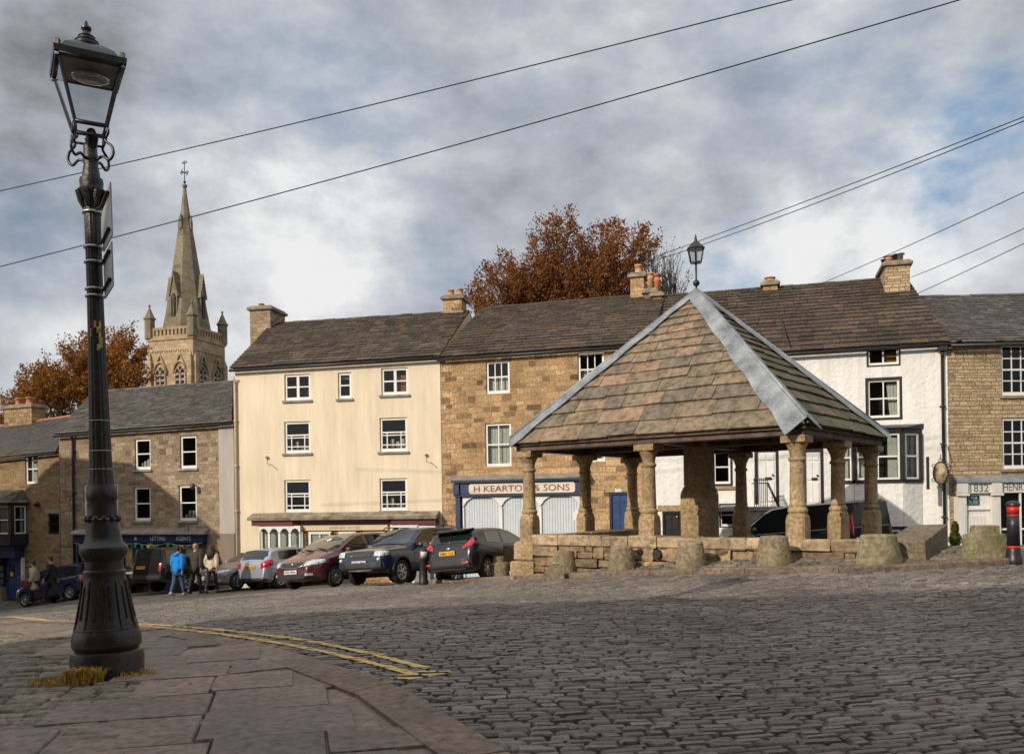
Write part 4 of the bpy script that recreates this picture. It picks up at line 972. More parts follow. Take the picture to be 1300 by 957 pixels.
# ================================================================== MARKET CROSS
C0 = Vector((4.71, 21.9, 0)); E1 = Vector((.787,-.617,0)).normalized(); E2 = Vector((.617,.787,0)).normalized()
HA, HB = 3.42, 2.56
ang_m = math.atan2(E1.y, E1.x)
ZW = .78
mc = empty('market_cross', (C0.x, C0.y, 0), 'open market shelter with stone slab pyramid roof, lead hips and eight stone columns', 'market cross', ang_m)
def column(zb, lx, ly, base=False):
    rn = random.Random(int(lx*31+ly*17))
    p = MB(); hw = .2
    # chamfered pedestal
    def oct_(w, c): return [(w,-w+c),(w,w-c),(w-c,w),(-w+c,w),(-w,w-c),(-w,-w+c),(-w+c,-w),(w-c,-w)]
    rings = [(hw,.03,zb),(hw,.045,1.12),(hw-.008,.065,1.22),(hw-.04,.085,1.29)]
    vs = []; fs = []
    for (w, c, z) in rings: vs += [(lx+a, ly+b, z) for a, b in oct_(w, c)]
    for i in range(3):
        for k in range(8): fs.append((i*8+k, i*8+(k+1)%8, i*8+8+(k+1)%8, i*8+8+k))
    fs.append(tuple(24+k for k in range(8))); p.mesh(vs, fs)
    if base:
        p.bbox(lx-.36, lx+.36, ly-.36, ly+.36, -.75, .0+.12, .04, 0, .01); p.bbox(lx-.29, lx+.29, ly-.29, ly+.29, .118, .6, .05, 0, .008)
    o = p.build('pedestal', MT['column'], None, merge=True)
    s = MB()
    s.lathe([(r_*.84,z_) for r_, z_ in [(.2,1.286),(.235,1.31),(.24,1.35),(.215,1.385),(.19,1.41),(.205,1.45),(.188,1.5),(.182,1.9),(.172,2.33),(.17,2.34),(.2,2.355),(.212,2.385),(.2,2.415),(.172,2.43),(.176,2.5),(.195,2.57),(.235,2.64),(.265,2.69),(.27,2.708)]], 20, (lx, ly, 0))
    s.bbox(lx-.25, lx+.25, ly-.25, ly+.25, 2.709, 2.86, .015, 0, .004)
    so = s.build('column', MT['column'], mc, sharp=30); o.parent = so
    return so
spots = [(-HA,-HB,1),(0,-HB,0),(HA,-HB,0),(HA,0,0),(HA,HB,0),(0,HB,1),(-HA,HB,1),(-HA,0,1)]
for (lx, ly, b) in spots: column(.13 if not b else .1, lx, ly, b)
pb = MB(); w = .38
pb.bbox(-w, w, -.29, .29, -.4, 1.74, .02); 
pb.hexa([Vector(q) for q in ((-w,-.29,1.742),(w,-.29,1.742),(w,.29,1.742),(-w,.29,1.742),(-.31,-.23,1.92),(.31,-.23,1.92),(.31,.23,1.92),(-.31,.23,1.92))]); pb.bbox(-.31,.31,-.23,.23,1.922,3.3,.015)
pb.build('central_pier', MT['block'] if False else MT['column'], mc)
# timber wall plate and rafters
tb = MB(); o_ = .22; zb0, zb1 = 2.862, 3.04
tb.bbox(-HA-o_, HA+o_, -HB-o_, -HB+.12, zb0, zb1, .012, 0, .004); tb.bbox(-HA-o_, HA+o_, HB-.12, HB+o_, zb0, zb1, .012, 0, .004)
tb.bbox(-HA-o_+.002, -HA+.12, -HB+.125, HB-.125, zb0+.002, zb1, .012, 0, .004); tb.bbox(HA-.12, HA+o_-.002, -HB+.125, HB-.125, zb0+.002, zb1, .012, 0, .004)
tb.bbox(-.15, .15, -HB+.125, HB-.125, zb0+.03, zb1, .012); tb.bbox(-HA+.125, -.35, -.15, .15, zb0+.03, zb1, .012); tb.bbox(.35, HA-.125, -.15, .15, zb0+.03, zb1, .012)
oh = .3; ze = 3.05; apex = Vector((0,0,6.72))
tb.build('wall_plate', MT['wood'], mc)
ea, eb = HA+oh, HB+oh
corners = [Vector((-ea,-eb,ze)), Vector((ea,-eb,ze)), Vector((ea,eb,ze)), Vector((-ea,eb,ze))]
rn = random.Random(21)
for i, (nm, mt) in enumerate((('roof_slabs','slab'),('roof_slabs','slabmoss'),('roof_slabs','slabmoss'),('roof_slabs','slab'))):
    rb = MB(); A, B = corners[i], corners[(i+1)%4]; top = apex
    slates(rb, A, B, top, top, .47, .19, .88, .4, .034, rnd=rn, over=.1, jit=.025)
    o = rb.build(nm, MT[mt], mc)
sf = MB(); k_ = .1
for i in range(4): sf.face([corners[i]-Vector((0,0,.06)), corners[(i+1)%4]-Vector((0,0,.06)), apex-Vector((0,0,.1))])
sf.build('soffit', MT['wood'], mc)
# lead hip flashings
for i in range(4):
    hb = MB(); A = corners[i]; ax = (apex-A)
    for sd in (-1, 1):
        B = corners[(i+sd) % 4]; al = (B-A).normalized(); nrm = al.cross(ax).normalized()
        if nrm.z < 0: nrm = -nrm
        n = 16; wd = .44 if (i == 1 and sd == -1) else (.2 if i in (0, 3) else .3)
        inn = (al - ax.normalized()*al.dot(ax.normalized())).normalized()
        vs = []; fs = []
        for j in range(n+1):
            t = -.012+1.008*j/n; c = A + ax*t + nrm*(.125+.008*(j%3)); wj = (wd+.03*math.sin(j*1.7+i))*(1-.55*max(0,t))
            e = A + ax*t + inn*wj + nrm*(.112+.006*(j%3))
            c2 = A+ax*t+Vector((0,0,.2)); 
            vs += [c2, e, e-nrm*.03]
        for j in range(n):
            fs += [(3*j,3*j+1,3*j+4,3*j+3),(3*j+1,3*j+2,3*j+5,3*j+4)]
        fs += [(2,1,0)]
        hb.mesh(vs, fs, 0, False)
    hb.tube([A+ax*-.01+Vector((0,0,.2)), apex+Vector((0,0,.15))], .035, 8)
    hb.build('hip_flashing', MT['lead'], mc)
cp = MB(); cp.lathe([(.42,-.36),(.3,-.2),(.17,.03),(.12,.1),(.05,.12)], 4, (0,0,6.72), rot=PI/4, sm=False); cp.build('apex_cap', MT['lead'], mc)
ln = MB(); zt = 6.82
ln.tube([(0,0,zt-.1),(0,0,zt+.72)], .025, 8); ln.ell((0,0,zt+.2),(.085,.085,.085))
zl = zt+.7; r0, r1 = .15, .215
ln.lathe([(.03,-.02),(r0,0),(r0,.03)], 6, (0,0,zl), sm=False); ln.lathe([(r1+.02,.34),(r1+.035,.36),(.1,.5),(.09,.52),(.05,.54),(.012,.72)], 6, (0,0,zl), sm=False)
for k in range(6):
    a = k*PI/3; ln.tube([(r0*math.cos(a),r0*math.sin(a),zl+.03),(r1*math.cos(a),r1*math.sin(a),zl+.35)], .016, 5)
lo = ln.build('lantern', MT['weather_iron'], mc); g = MB(); g.lathe([(r0-.01,.03),(r1-.01,.345)], 6, (0,0,zl), sm=False); g.build('pane', MT['lampglass'], lo)

# ---- low wall round the shelter (block courses are real stones)
lw = empty('low_stone_wall', (C0.x, C0.y, 0), 'low rough stone wall with pale coping in front of the market shelter', 'wall', ang_m)
rn = random.Random(33); mb = MB(); x0w, x1w = -HA+.32, HA+1.75
yf = -HB-.34
z = -.9; 
while z < ZW-.27:
    h = rn.uniform(.15, .34); h = min(h, ZW-.25-z) if ZW-.25-z > .1 else ZW-.25-z
    if ZW-.25-z-h < .1: h = ZW-.25-z
    x = x0w
    while x < x1w:
        w = rn.uniform(.28, .85); 
        if x+w > x1w-.2: w = x1w-x
        dy = rn.uniform(-.05, .05); zz = rn.uniform(-.03,.03); g_ = rn.uniform(.006,.016)
        if h > .24 and rn.random() < .4:
            hm = z+h*rn.uniform(.4,.6); mb.bbox(x+g_, x+w-g_, yf+dy, yf+.45, z+.008, hm-.006, .02, 0, .018, rn); mb.bbox(x+g_, x+w*.55-g_, yf+dy*.3, yf+.45, hm+.006, z+h-.008, .02, 0, .018, rn); mb.bbox(x+w*.55+g_, x+w-g_, yf-dy, yf+.45, hm+.006, z+h-.008, .02, 0, .018, rn)
        else: mb.bbox(x+g_, x+w-g_, yf+dy, yf+.45, z+.008, z+h-.008, rn.uniform(.015,.04), 0, .02, rn); x += w
    z += h
for sx, l0, l1 in ((x0w, yf+.46, HB),):
    y = l0
    while y < l1:
        w = rn.uniform(.5,.9); mb.bbox(sx, sx+.4, y+.005, min(l1,y+w)-.005, -.8, ZW-.25, .02, 0, .01, rn); y += w
mb.build('wall_blocks', MT['block'], lw)
mb = MB(); x = x0w
while x < x1w:
    w = rn.uniform(.6, 1.25)
    if x+w > x1w-.3: w = x1w-x
    mb.bbox(x+.006, x+w-.006, yf-.04+rn.uniform(-.015,.015), yf+.5, ZW-.255, ZW+rn.uniform(-.012,.012), .03, 0, .012, rn); x += w
y = yf+.52
while y < HB:
    w = rn.uniform(.6,1.); mb.bbox(x0w-.04, x0w+.45, y+.005, min(HB,y+w)-.005, ZW-.24, ZW, .025, 0, .01, rn); y += w
mb.build('coping', MT['coping'], lw)
for (px, py) in ((842,702),(812,700)):
    mb = MB(); d = at(px, py, 19.6); q = (Matrix.Rotation(-ang_m, 3, 'Z') @ (d-C0)); mb.tube([(q.x, yf-.055, q.z),(q.x, yf+.1, q.z)], .1 if px > 830 else .065, 14, sm=False); mb.build('drain_pipe_end', MT['rust_iron'], lw)
# raised floor of the shelter
mb = MB(); mb.face([(-HA,-HB,.1),(HA,-HB,.1),(HA,HB,.1),(-HA,HB,.1)]); fl = mb.build('shelter_floor', MT['settmoss'], None); fl.location = (C0.x,C0.y,0); fl.rotation_euler = (0,0,ang_m); tag(fl, kind='structure')
# big sloping stone at the end of the wall
q = Matrix.Rotation(ang_m, 3, 'Z') @ Vector((x1w+.02, yf, 0)) + C0
st = MB(); rn = random.Random(5)
def jit(p, a=.02): return Vector(p)+Vector((rn.uniform(-a,a),rn.uniform(-a,a),rn.uniform(-a,a)))
st.hexa([jit(p) for p in ((0,0,.1),(.72,0,.1),(.72,1.9,.0),(0,1.9,.0),(0,.0,.78),(.7,.0,.78),(.7,1.9,1.02),(0,1.9,1.02))]); 
o = st.build('mounting_stone', MT['boulder'], None, merge=True); o.location = (q.x,q.y,0); o.rotation_euler = (0,0,ang_m)
bm_ = o.modifiers.new('b','BEVEL'); bm_.width = .03; bm_.segments = 2; bm_.limit_method = 'NONE'
tag(o, 'large sloping grey stone block at the right end of the low wall', 'stone block')
# dark bin with a pale blue lid showing over the wall
bp = at(1114, 684, 20.5); bz = gz(bp.x, bp.y)
gb = empty('grit_bin', (bp.x, bp.y, bz), 'dark bin with blue lid just showing over the wall by the sloping block', 'bin', ang_m+.5); h = bp.z-bz
mb = MB(); mb.bbox(-.36,.36,-.24,.24,0,h-.05,.03); mb.build('tub', MT['navy'], gb)
mb = MB(); mb.bbox(-.42,.42,-.3,.3,h-.048,h+.03,.025); mb.bbox(-.34,.34,-.22,.22,h+.028,h+.07,.03); mb.build('lid', plain('blue_lid', (.12,.2,.36), .3, coat=.6), gb)

# ---- guard stones
def guard(px0, px1, pyt, pyb, label, mat, cap=0, step=False, seed=1, dist=None):
    c = G((px0+px1)/2, pyb-3) if dist is None else at((px0+px1)/2, pyb-3, dist)
    s = c.y/F; rb = (px1-px0)/2*s; h = (pyb-pyt)*s
    c = c + Vector((c.x, c.y, 0)).normalized()*rb*.6; rn = random.Random(seed); c.z = gz(c.x, c.y)
    mb = MB(); n = 24
    if step: prof = [(1.,-.3),(1.,.05),(.97,.2),(.9,.5),(.86,.72),(.84,.76),(.6,.78),(.585,.9),(.57,.98),(.5,1.)]
    elif cap: prof = [(1.,-.3),(1.,.0),(.98,.35),(.92,.68),(.8,.74),(.55,.76),(.54,.95),(.5,1.),(.2,1.0)]
    else: prof = [(1.,-.3),(1.,.02),(.96,.25),(.86,.6),(.79,.84),(.78,.95),(.7,1.),(.3,1.02)]
    vs = []; fs = []
    for (r, z) in prof:
        for k in range(n):
            a = 2*PI*k/n; q = 1+.05*mnoise.noise(Vector((math.cos(a)*1.3+seed*5, math.sin(a)*1.3, z*1.6)))*1.6
            sqk = 1.0 if not step else 1/max(abs(math.cos(a)),abs(math.sin(a)))**.55
            vs.append((rb*r*q*math.cos(a)*sqk*(1 if not step else .92), rb*r*q*math.sin(a)*sqk*(.85 if not step else .6), h*z*(1+.0*q)))
    for i in range(len(prof)-1):
        for k in range(n): fs.append((i*n+k, i*n+(k+1)%n, i*n+n+(k+1)%n, i*n+n+k))
    fs.append(tuple((len(prof)-1)*n+k for k in range(n)))
    mb.mesh(vs, fs, 0, True); o = mb.build('guard_stone', MT[mat], None, sharp=35); o.location = c
    return tag(o, label, 'guard stone', 'guard stones along the kerb of the market shelter')
guard(618, 648, 709, 738, 'small capped guard stone beside the black hatchback', 'guard', cap=1, seed=1)
guard(699, 734, 702, 734, 'rounded guard stone next to a leaning stone slab, near the corner column', 'guard', seed=2)
guard(771, 808, 697, 730, 'tan guard stone between the slab corner and the round drain hole in the wall', 'guard', seed=3)
guard(857, 898, 692, 728, 'grey tan guard stone just right of the round drain hole in the wall', 'guard', seed=4)
guard(960, 1006, 685, 725, 'pale yellowish guard stone below the front corner column', 'guard', seed=5)
guard(1086, 1145, 684, 725, 'wide mossy green guard stone before the end of the low wall', 'guardgreen', seed=6)
guard(1220, 1282, 672, 719, 'large stepped mossy stone next to the red banded bollard', 'guardgreen', step=True, seed=7)
# leaning slab at the corner column
c = G(694, 739); sl = MB(); sl.hexa([jit(p,.015) for p in ((-.32,-.12,-.1),(.3,-.1,-.1),(.32,.12,-.1),(-.3,.14,-.1),(-.02,.02,.38),(.3,.03,.42),(.3,.14,.42),(.0,.14,.38))]); o = sl.build('leaning_slab', MT['boulder'], None); o.location = c+Vector((.1,.25,0)); tag(o, 'rough stone slab leaning at the foot of the corner column', 'stone slab')

# ---- bollards
c = G(538, 742); bo = empty('bollard', c, 'slim black bollard with white and red top band in front of the dark cars', 'bollard')
s = c.y/F; h = 46*s; mb = MB(); r = 5.2*s
mb.lathe([(r*1.15,-.1),(r*1.15,h*.1),(r,h*.14),(r*.95,h*.3),(r*.9,h*.7),(r*.95,h*.71),(r*.95,h*.76)], 16); mb.lathe([(r*.95,h*.925),(r*.98,h*.94),(r*.98,h*.965),(r*.7,h*.99),(r*.2,h)], 16); mb.build('post', MT['iron'], bo)
mb = MB(); mb.lathe([(r*.93,h*.762),(r*.93,h*.923)], 16); mb.build('band', MT['whiteband'], bo)
mb = MB(); a0 = PI+.3
mb.mesh([(r*.95*math.cos(a0+k*.2), r*.95*math.sin(a0+k*.2), h*(.775+.14*j)) for j in (0,1) for k in range(4)], [(k,k+1,k+5,k+4) for k in range(3)]); mb.build('reflector', MT['red'], bo)
c = G(1287, 715); s = c.y/F; h = 80*s; r = 7.2*s
bo = empty('bollard', c, 'stout black bollard with bright red bands on the pavement edge', 'bollard')
mb = MB(); mb.lathe([(r*1.45,-.1),(r*1.45,h*.07),(r*1.3,h*.1),(r*1.22,h*.16),(r*1.1,h*.235),(r*1.08,h*.24)], 20); mb.lathe([(r*1.06,h*.28),(r*1.0,h*.6),(r*.97,h*.75)], 20); mb.lathe([(r*.965,h*.775),(r*.965,h*.795)],20)
mb.lathe([(r*1.,h*.905),(r*1.2,h*.915),(r*1.22,h*.93),(r*1.05,h*.965),(r*.7,h*.99),(r*.25,h)], 20); mb.build('post', MT['black'], bo)
for b_ in ([(r*1.09,h*.24),(r*1.07,h*.28)],[(r*.985,h*.75),(r*.98,h*.775)],[(r*.98,h*.795),(r*1.0,h*.905)]):
    mb = MB(); mb.lathe(b_, 20); mb.build('band', MT['red'], bo)
# potted conifer in front of the dated shop
c = at(1213, 712, 27.3); c.z = c.z; sh = empty('conifer_shrub', c, 'small yellow green conifer beside the white shop door pilaster', 'shrub')
mb = MB(); rn = random.Random(8)
for i in range(2600):
    z = rn.random()**.8; k = .5+.5*abs(math.sin(z*9)); rr = (1-z)**.6*.3*k*math.sqrt(rn.uniform(.3,1)); a = rn.random()*2*PI; p = Vector((rr*math.cos(a), rr*math.sin(a), .1+z*1.12)); d = Vector((math.cos(a),math.sin(a),rn.uniform(.5,1.6))).normalized()*.06; w = Vector((-math.sin(a),math.cos(a),rn.uniform(-.3,.3)))*.018
    mb.face([p-w, p+w, p+d+w*.3, p+d-w*.3])
mb.build('crown', island('conifer_green', [(.07,.09,.015),(.14,.16,.02),(.2,.2,.03)], .8), sh)
mb = MB(); mb.tube([(0,0,-.5),(0,0,.5)], .03); mb.build('trunk', MT['bark'], sh)
# ================================================================== GROUND
def polyG(pts): return [G(*p) for p in pts]
KERB_L = polyG([(860,1075),(740,1010),(640,955),(560,905),(495,866),(462,857),(420,845),(380,832),(340,821),(300,812),(250,804),(200,798),(150,794),(100,791),(40,788.5),(-40,786.5),(-160,784)])
KERB_M = polyG([(470,744),(540,741),(600,738),(680,735),(760,731.5),(840,730),(920,728.5),(1000,727.5),(1080,726.5),(1150,724.5),(1200,721),(1250,718),(1330,714),(1500,708)])
def interp_y(poly, x):   # polyline y at x (x monotone)
    pts = sorted([(p.x, p.y) for p in poly])
    if x <= pts[0][0]: return pts[0][1]+(x-pts[0][0])*(pts[1][1]-pts[0][1])/(pts[1][0]-pts[0][0])
    for a, b in zip(pts, pts[1:]):
        if x <= b[0]: return a[1]+(b[1]-a[1])*(x-a[0])/(b[0]-a[0])
    a, b = pts[-2], pts[-1]; return b[1]+(x-b[0])*(b[1]-a[1])/(b[0]-a[0])
def inside(p, poly):
    x, y = p; c = False; n = len(poly); j = n-1
    for i in range(n):
        xi, yi, xj, yj = poly[i][0], poly[i][1], poly[j][0], poly[j][1]
        if (yi > y) != (yj > y) and x < (xj-xi)*(y-yi)/(yj-yi)+xi: c = not c
        j = i
    return c
PAVE = [(p.x,p.y) for p in KERB_L] + [(-40,20),(-40,-2),(KERB_L[0].x+.6,-2)]
MX0 = min(p.x for p in KERB_M)
def beyond_kerb(x, y): return x > MX0 and y > interp_y(KERB_M, x)
# base sheet: one sheet to the horizon, its own small stones far away
def axis(a, fine, b, lim):
    xs = []; x = a
    while x <= b: xs.append(x); x += fine
    s = fine; lo = a; hi = b
    while hi < lim: s *= 1.5; hi += s; xs.append(hi); lo -= s; xs.insert(0, lo)
    return xs
gx, gy = axis(-26, .5, 22, 900), axis(-4, .5, 50, 900)
mb = MB(); vs = []; fs = []
for y in gy:
    for x in gx:
        z = gz(x, y)-.035
        if beyond_kerb(x, y): z -= .06
        vs.append((x, y, z))
nx = len(gx)
for j in range(len(gy)-1):
    for i in range(nx-1): a = j*nx+i; fs.append((a, a+1, a+nx+1, a+nx))
mb.mesh(vs, fs, 0, True)
gm, t = newmat('setted_ground'); o_ = t.obj()
sp = t.n('SeparateXYZ', {0: o_}); wv = t.n('VectorMath', {0: t.n('VectorMath', {0: t.noise(o_, 1.5, 3, col=True), 1: (.5,.5,.5)}, operation='SUBTRACT').outputs[0], 'Scale': .25}, operation='SCALE').outputs[0]
vv = t.n('VectorMath', {0: o_, 1: wv}, operation='ADD').outputs[0]
b = t.n('TexBrick', {'Vector': vv, 'Color1': (0,0,0), 'Color2': (1,1,1), 'Mortar': (.3,.3,.3), 'Scale': 1., 'Mortar Size': .014, 'Mortar Smooth': .4, 'Bias': 0., 'Brick Width': .27, 'Row Height': .15})
c = t.ramp(b.outputs['Color'], [(0,(.1,.09,.08)),(.5,(.17,.152,.135)),(1,(.23,.2,.172))])
big = t.noise(o_, .5, 6, .65); c = t.mix(.6, c, t.ramp(big, [(.3,(.5,.48,.45)),(.65,(1.2,1.15,1.1))]), 'MULTIPLY')
ms = t.ramp(t.noise(o_, .9, 7, .7), [(.5,(0,0,0)),(.66,(1,1,1))]); c = t.mix(t.math('MULTIPLY', ms, .6), c, (.085,.085,.035))
c = t.mix(b.outputs['Fac'], c, (.03,.027,.02))
h = t.math('ADD', t.math('SUBTRACT', 1., b.outputs['Fac']), t.math('MULTIPLY', t.noise(o_, 25, 4), .5))
t.out(c, .75, 0, t.bump(h, .8, .03), .3)
tag(mb.build('ground', gm), kind='structure')

SETT_TOPS = []
# ---- setts: every stone is a small rounded block
def stones(name, mat, test, u0, u1, v0, v1, ang, org, row, lmin, lmax, hgt, rnd, jz=.008, lift=0., bev=.016, kind='structure', gap=.01, cj=.012, tilt=.03, sharp=None, clip=None):
    mb = MB(); ca, sa = math.cos(ang), math.sin(ang); v = v0
    V, Fc = [], []
    while v < v1:
        rw = row*rnd.uniform(.82, 1.2); u = u0 - rnd.random()*lmax
        while u < u1:
            l = rnd.uniform(lmin, lmax); cu, cv = u+l/2, v+rw/2
            cv2 = cv + .12*math.sin(cu*.35+1)+.05*math.sin(cu*.9)
            x, y = org[0]+ca*cu-sa*cv2, org[1]+sa*cu+ca*cv2
            if test(x, y):
                hl, hw = l/2-gap*rnd.uniform(.5,1.6), rw/2-gap*rnd.uniform(.5,1.5); dz = rnd.uniform(-jz, jz); tx, ty = rnd.uniform(-tilt,tilt), rnd.uniform(-tilt,tilt)
                i = len(V)
                for (k, zz, ins) in ((0,-.07,0),(1,-.014,0),(2,.004,bev)):
                    for (sx, sy) in ((-1,-1),(1,-1),(1,1),(-1,1)):
                        a = sx*(hl-ins*1.3)+(rnd.uniform(-cj,cj)); bb = sy*(hw-ins)+rnd.uniform(-cj*.6,cj*.6)
                        X = org[0]+ca*(cu+a)-sa*(cv2+bb); Y = org[1]+sa*(cu+a)+ca*(cv2+bb)
                        
                        if clip: X, Y = clip(x, y, X, Y)
                        V.append((X, Y, gz(X, Y)+lift+hgt+dz+zz+a*tx+bb*ty))
                ctr = (x, y, gz(x,y)+lift+hgt+dz+.005); V.append(ctr)
                for k in range(2):
                    for q in range(4): Fc.append((i+k*4+q, i+k*4+(q+1)%4, i+k*4+4+(q+1)%4, i+k*4+4+q))
                for q in range(4): Fc.append((i+8+q, i+8+(q+1)%4, i+12))
            u += l
        v += rw
    if name == 'cobbled_road':
        for i in range(0, len(V), 13): c4 = sum((Vector(V[i+8+q]) for q in range(4)), Vector())/4; SETT_TOPS.append([c4+(Vector(V[i+8+q])-c4)*1.1-Vector((0,0,.001)) for q in range(4)])
    mb.mesh(V, Fc, 0, True)
    o = mb.build(name, MT[mat])
    if sharp: o.data.set_sharp_from_angle(angle=math.radians(sharp))
    return tag(o, kind=kind)
def in_view(x, y, m=2.2): return y > 2.5 and -.62*y-m < x < .62*y+m
stones('cobbled_road', 'sett', lambda x, y: in_view(x,y) and y < 27 and not inside((x,y), PAVE) and not beyond_kerb(x,y), -22, 22, -6, 30, math.radians(7), (0,0), .1, .13, .31, .0, random.Random(1), .008, 0., .013, tilt=.035, gap=.009, cj=.014, sharp=50)
# apron of rough mossy setts behind the kerb
def in_apron(x, y):
    if not beyond_kerb(x, y): return False
    d = y-interp_y(KERB_M, x)
    if d < .32: return False
    q = Matrix.Rotation(-ang_m, 3, 'Z') @ (Vector((x,y,0))-C0)
    if x0w-.0 < q.x < x1w+.75 and q.y > yf+.1: return False
    return x > -1.6 and y < 24.5 and d < 7.5 and in_view(x,y,2)
stones('apron_setts', 'settmoss', in_apron, -22, 26, 6, 30, math.radians(-20), (0,0), .15, .16, .3, .055, random.Random(2), .016)
mb = MB(); vs = []; fs = []; nn = 60; xa, xb = -1.8, 16.
for i in range(nn+1):
    x = xa+(xb-xa)*i/nn; y = interp_y(KERB_M, x)
    for d in (.2, 1.5, 3., 5., 8.): vs.append((x, y+d, gz(x,y+d)+.015))
for i in range(nn):
    for k in range(4): a = i*5+k; fs.append((a, a+5, a+6, a+1))
mb.mesh(vs, fs, 0, True); tag(mb.build('apron_bed', plain('joint_soil', (.05,.042,.03), .95, var=.5, vscale=4, bump=.4)), kind='structure')
def kerb_line(name, poly, w, h, mat, rnd, lmin, lmax, side=1, lift=0.):
    mb = MB(); segs = [(Vector(a), Vector(b)) for a, b in zip(poly, poly[1:])]
    L_ = [(b-a).length for a, b in segs]; tot = sum(L_)
    def pt(s):
        for (a, b), l in zip(segs, L_):
            if s <= l: return a.lerp(b, s/l)
            s -= l
        return segs[-1][1]
    s = 0.
    while s < tot-.1:
        l = rnd.uniform(lmin, lmax); a, b = pt(s+.006), pt(min(tot, s+l-.006)); d = (b-a); d.z = 0; d.normalize(); nrm = Vector((-d.y, d.x, 0))*side*w
        za, zb = gz(a.x,a.y)+lift, gz(b.x,b.y)+lift; j = rnd.uniform(-.012,.012); q = nrm.normalized()*.02
        p = [Vector((*v.xy, z)) for v, z in ((a,za-.15),(b,zb-.15),(b+nrm,zb-.15),(a+nrm,za-.15),(a,za+h-.03+j),(b,zb+h-.03+j),(b+nrm,zb+h+j),(a+nrm,za+h+j),(a+q,za+h+j),(b+q,zb+h+j))]
        mb.mesh(p, [(3,2,1,0),(0,1,5,4),(4,5,9,8),(8,9,6,7),(1,2,6,9,5),(3,0,4,8,7),(2,3,7,6)], 0); s += l
    return tag(mb.build(name, MT[mat]), kind='structure')
kerb_line('market_kerb', KERB_M[1:], .3, .11, 'kerb', random.Random(4), .9, 1.9, 1)
kerb_line('pavement_edge_flags', KERB_L, 1.3, .02, 'flag', random.Random(15), .8, 1.5, 1)
kerb_line('pavement_kerb', KERB_L, .42, .028, 'kerb', random.Random(5), 1.1, 2.2, 1)
# ---- pavement flags and the mossy cobbles at its left
MOSS = [(p.x,p.y) for p in polyG([(-300,800),(-60,802),(40,804),(70,816),(88,834),(94,862),(96,920),(-300,1000)])]
def kd(x, y):   # distance to the pavement kerb
    p = Vector((x,y)); best = 9
    for a, b in zip(KERB_L, KERB_L[1:]):
        a2, b2 = a.xy, b.xy; d = b2-a2; tt = max(0, min(1, (p-a2).dot(d)/d.length_squared)); best = min(best, (p-a2-d*tt).length)
    return best
def flagged(x, y): return inside((x,y), PAVE) and in_view(x,y) and not inside((x,y), MOSS) and kd(x,y) > .3
def kclip(x, y, X, Y):
    ok = lambda t: inside((x+(X-x)*t, y+(Y-y)*t), PAVE) and kd(x+(X-x)*t, y+(Y-y)*t) > .22
    if kd(x, y) > 1.0 or ok(1.): return X, Y
    a, b = 0., 1.
    for _ in range(10):
        m = (a+b)/2
        if ok(m): a = m
        else: b = m
    return x+(X-x)*a, y+(Y-y)*a
stones('pavement_flags', 'flag', flagged, -16, 8, 2, 22, math.radians(14), (0,0), .66, .6, 1.2, .03, random.Random(6), .003, 0., .007, gap=.004, cj=.004, tilt=.008, sharp=25, clip=kclip)
stones('mossy_cobbles', 'settmoss', lambda x, y: in_view(x,y) and inside((x,y), PAVE) and (inside((x,y), MOSS) or inside((x-.9,y), MOSS) or inside((x,y-.5), MOSS)), -16, 8, 2, 20, math.radians(8), (0,0), .15, .22, .46, .018, random.Random(7), .012)
mb = MB(); vs = []; fs = []; nn = 44
xs_ = [-13+16.*i/nn for i in range(nn+1)]; ys_ = [2.+16.*i/nn for i in range(nn+1)]
idx = {}
for j in range(nn):
    for i in range(nn):
        if kd((xs_[i]+xs_[i+1])/2, (ys_[j]+ys_[j+1])/2) > .4 and inside(((xs_[i]+xs_[i+1])/2, (ys_[j]+ys_[j+1])/2), PAVE):
            mb.face([(x, y, gz(x,y)+.0) for x, y in ((xs_[i],ys_[j]),(xs_[i+1],ys_[j]),(xs_[i+1],ys_[j+1]),(xs_[i],ys_[j+1]))])
tag(mb.build('pavement_bed', bpy.data.materials['joint_soil']), kind='structure')
# ---- double yellow lines, worn over the setts
ym, t = newmat('worn_yellow_paint'); o_ = t.obj()
nz = t.noise(t.n('VectorMath', {0: o_, 1: (.45,1.6,1.)}, operation='MULTIPLY').outputs[0], 7., 6, .7); n2 = t.noise(o_, 30., 4, .6)
f = t.ramp(t.math('ADD', t.math('MULTIPLY', nz, .7), t.math('MULTIPLY', n2, .3)), [(.27,(0,0,0)),(.34,(1,1,1))])
p = t.n('BsdfPrincipled', {'Base Color': t.ramp(n2, [(.3,(.5,.34,.09)),(.7,(.78,.56,.2))]), 'Roughness': .7}); tr = t.n('BsdfTransparent')
mx = t.n('MixShader', {0: f, 1: tr.outputs[0], 2: p.outputs[0]}); oo = t.n('OutputMaterial'); t.t.links.new(mx.outputs[0], oo.inputs[0])
def clip_poly(P_, f):     # keep the side where f(p) >= 0
    out = []
    for i in range(len(P_)):
        a, b = P_[i], P_[(i+1) % len(P_)]; fa, fb = f(a), f(b)
        if fa >= 0: out.append(a)
        if fa*fb < 0: out.append(a.lerp(b, fa/(fa-fb)))
    return out
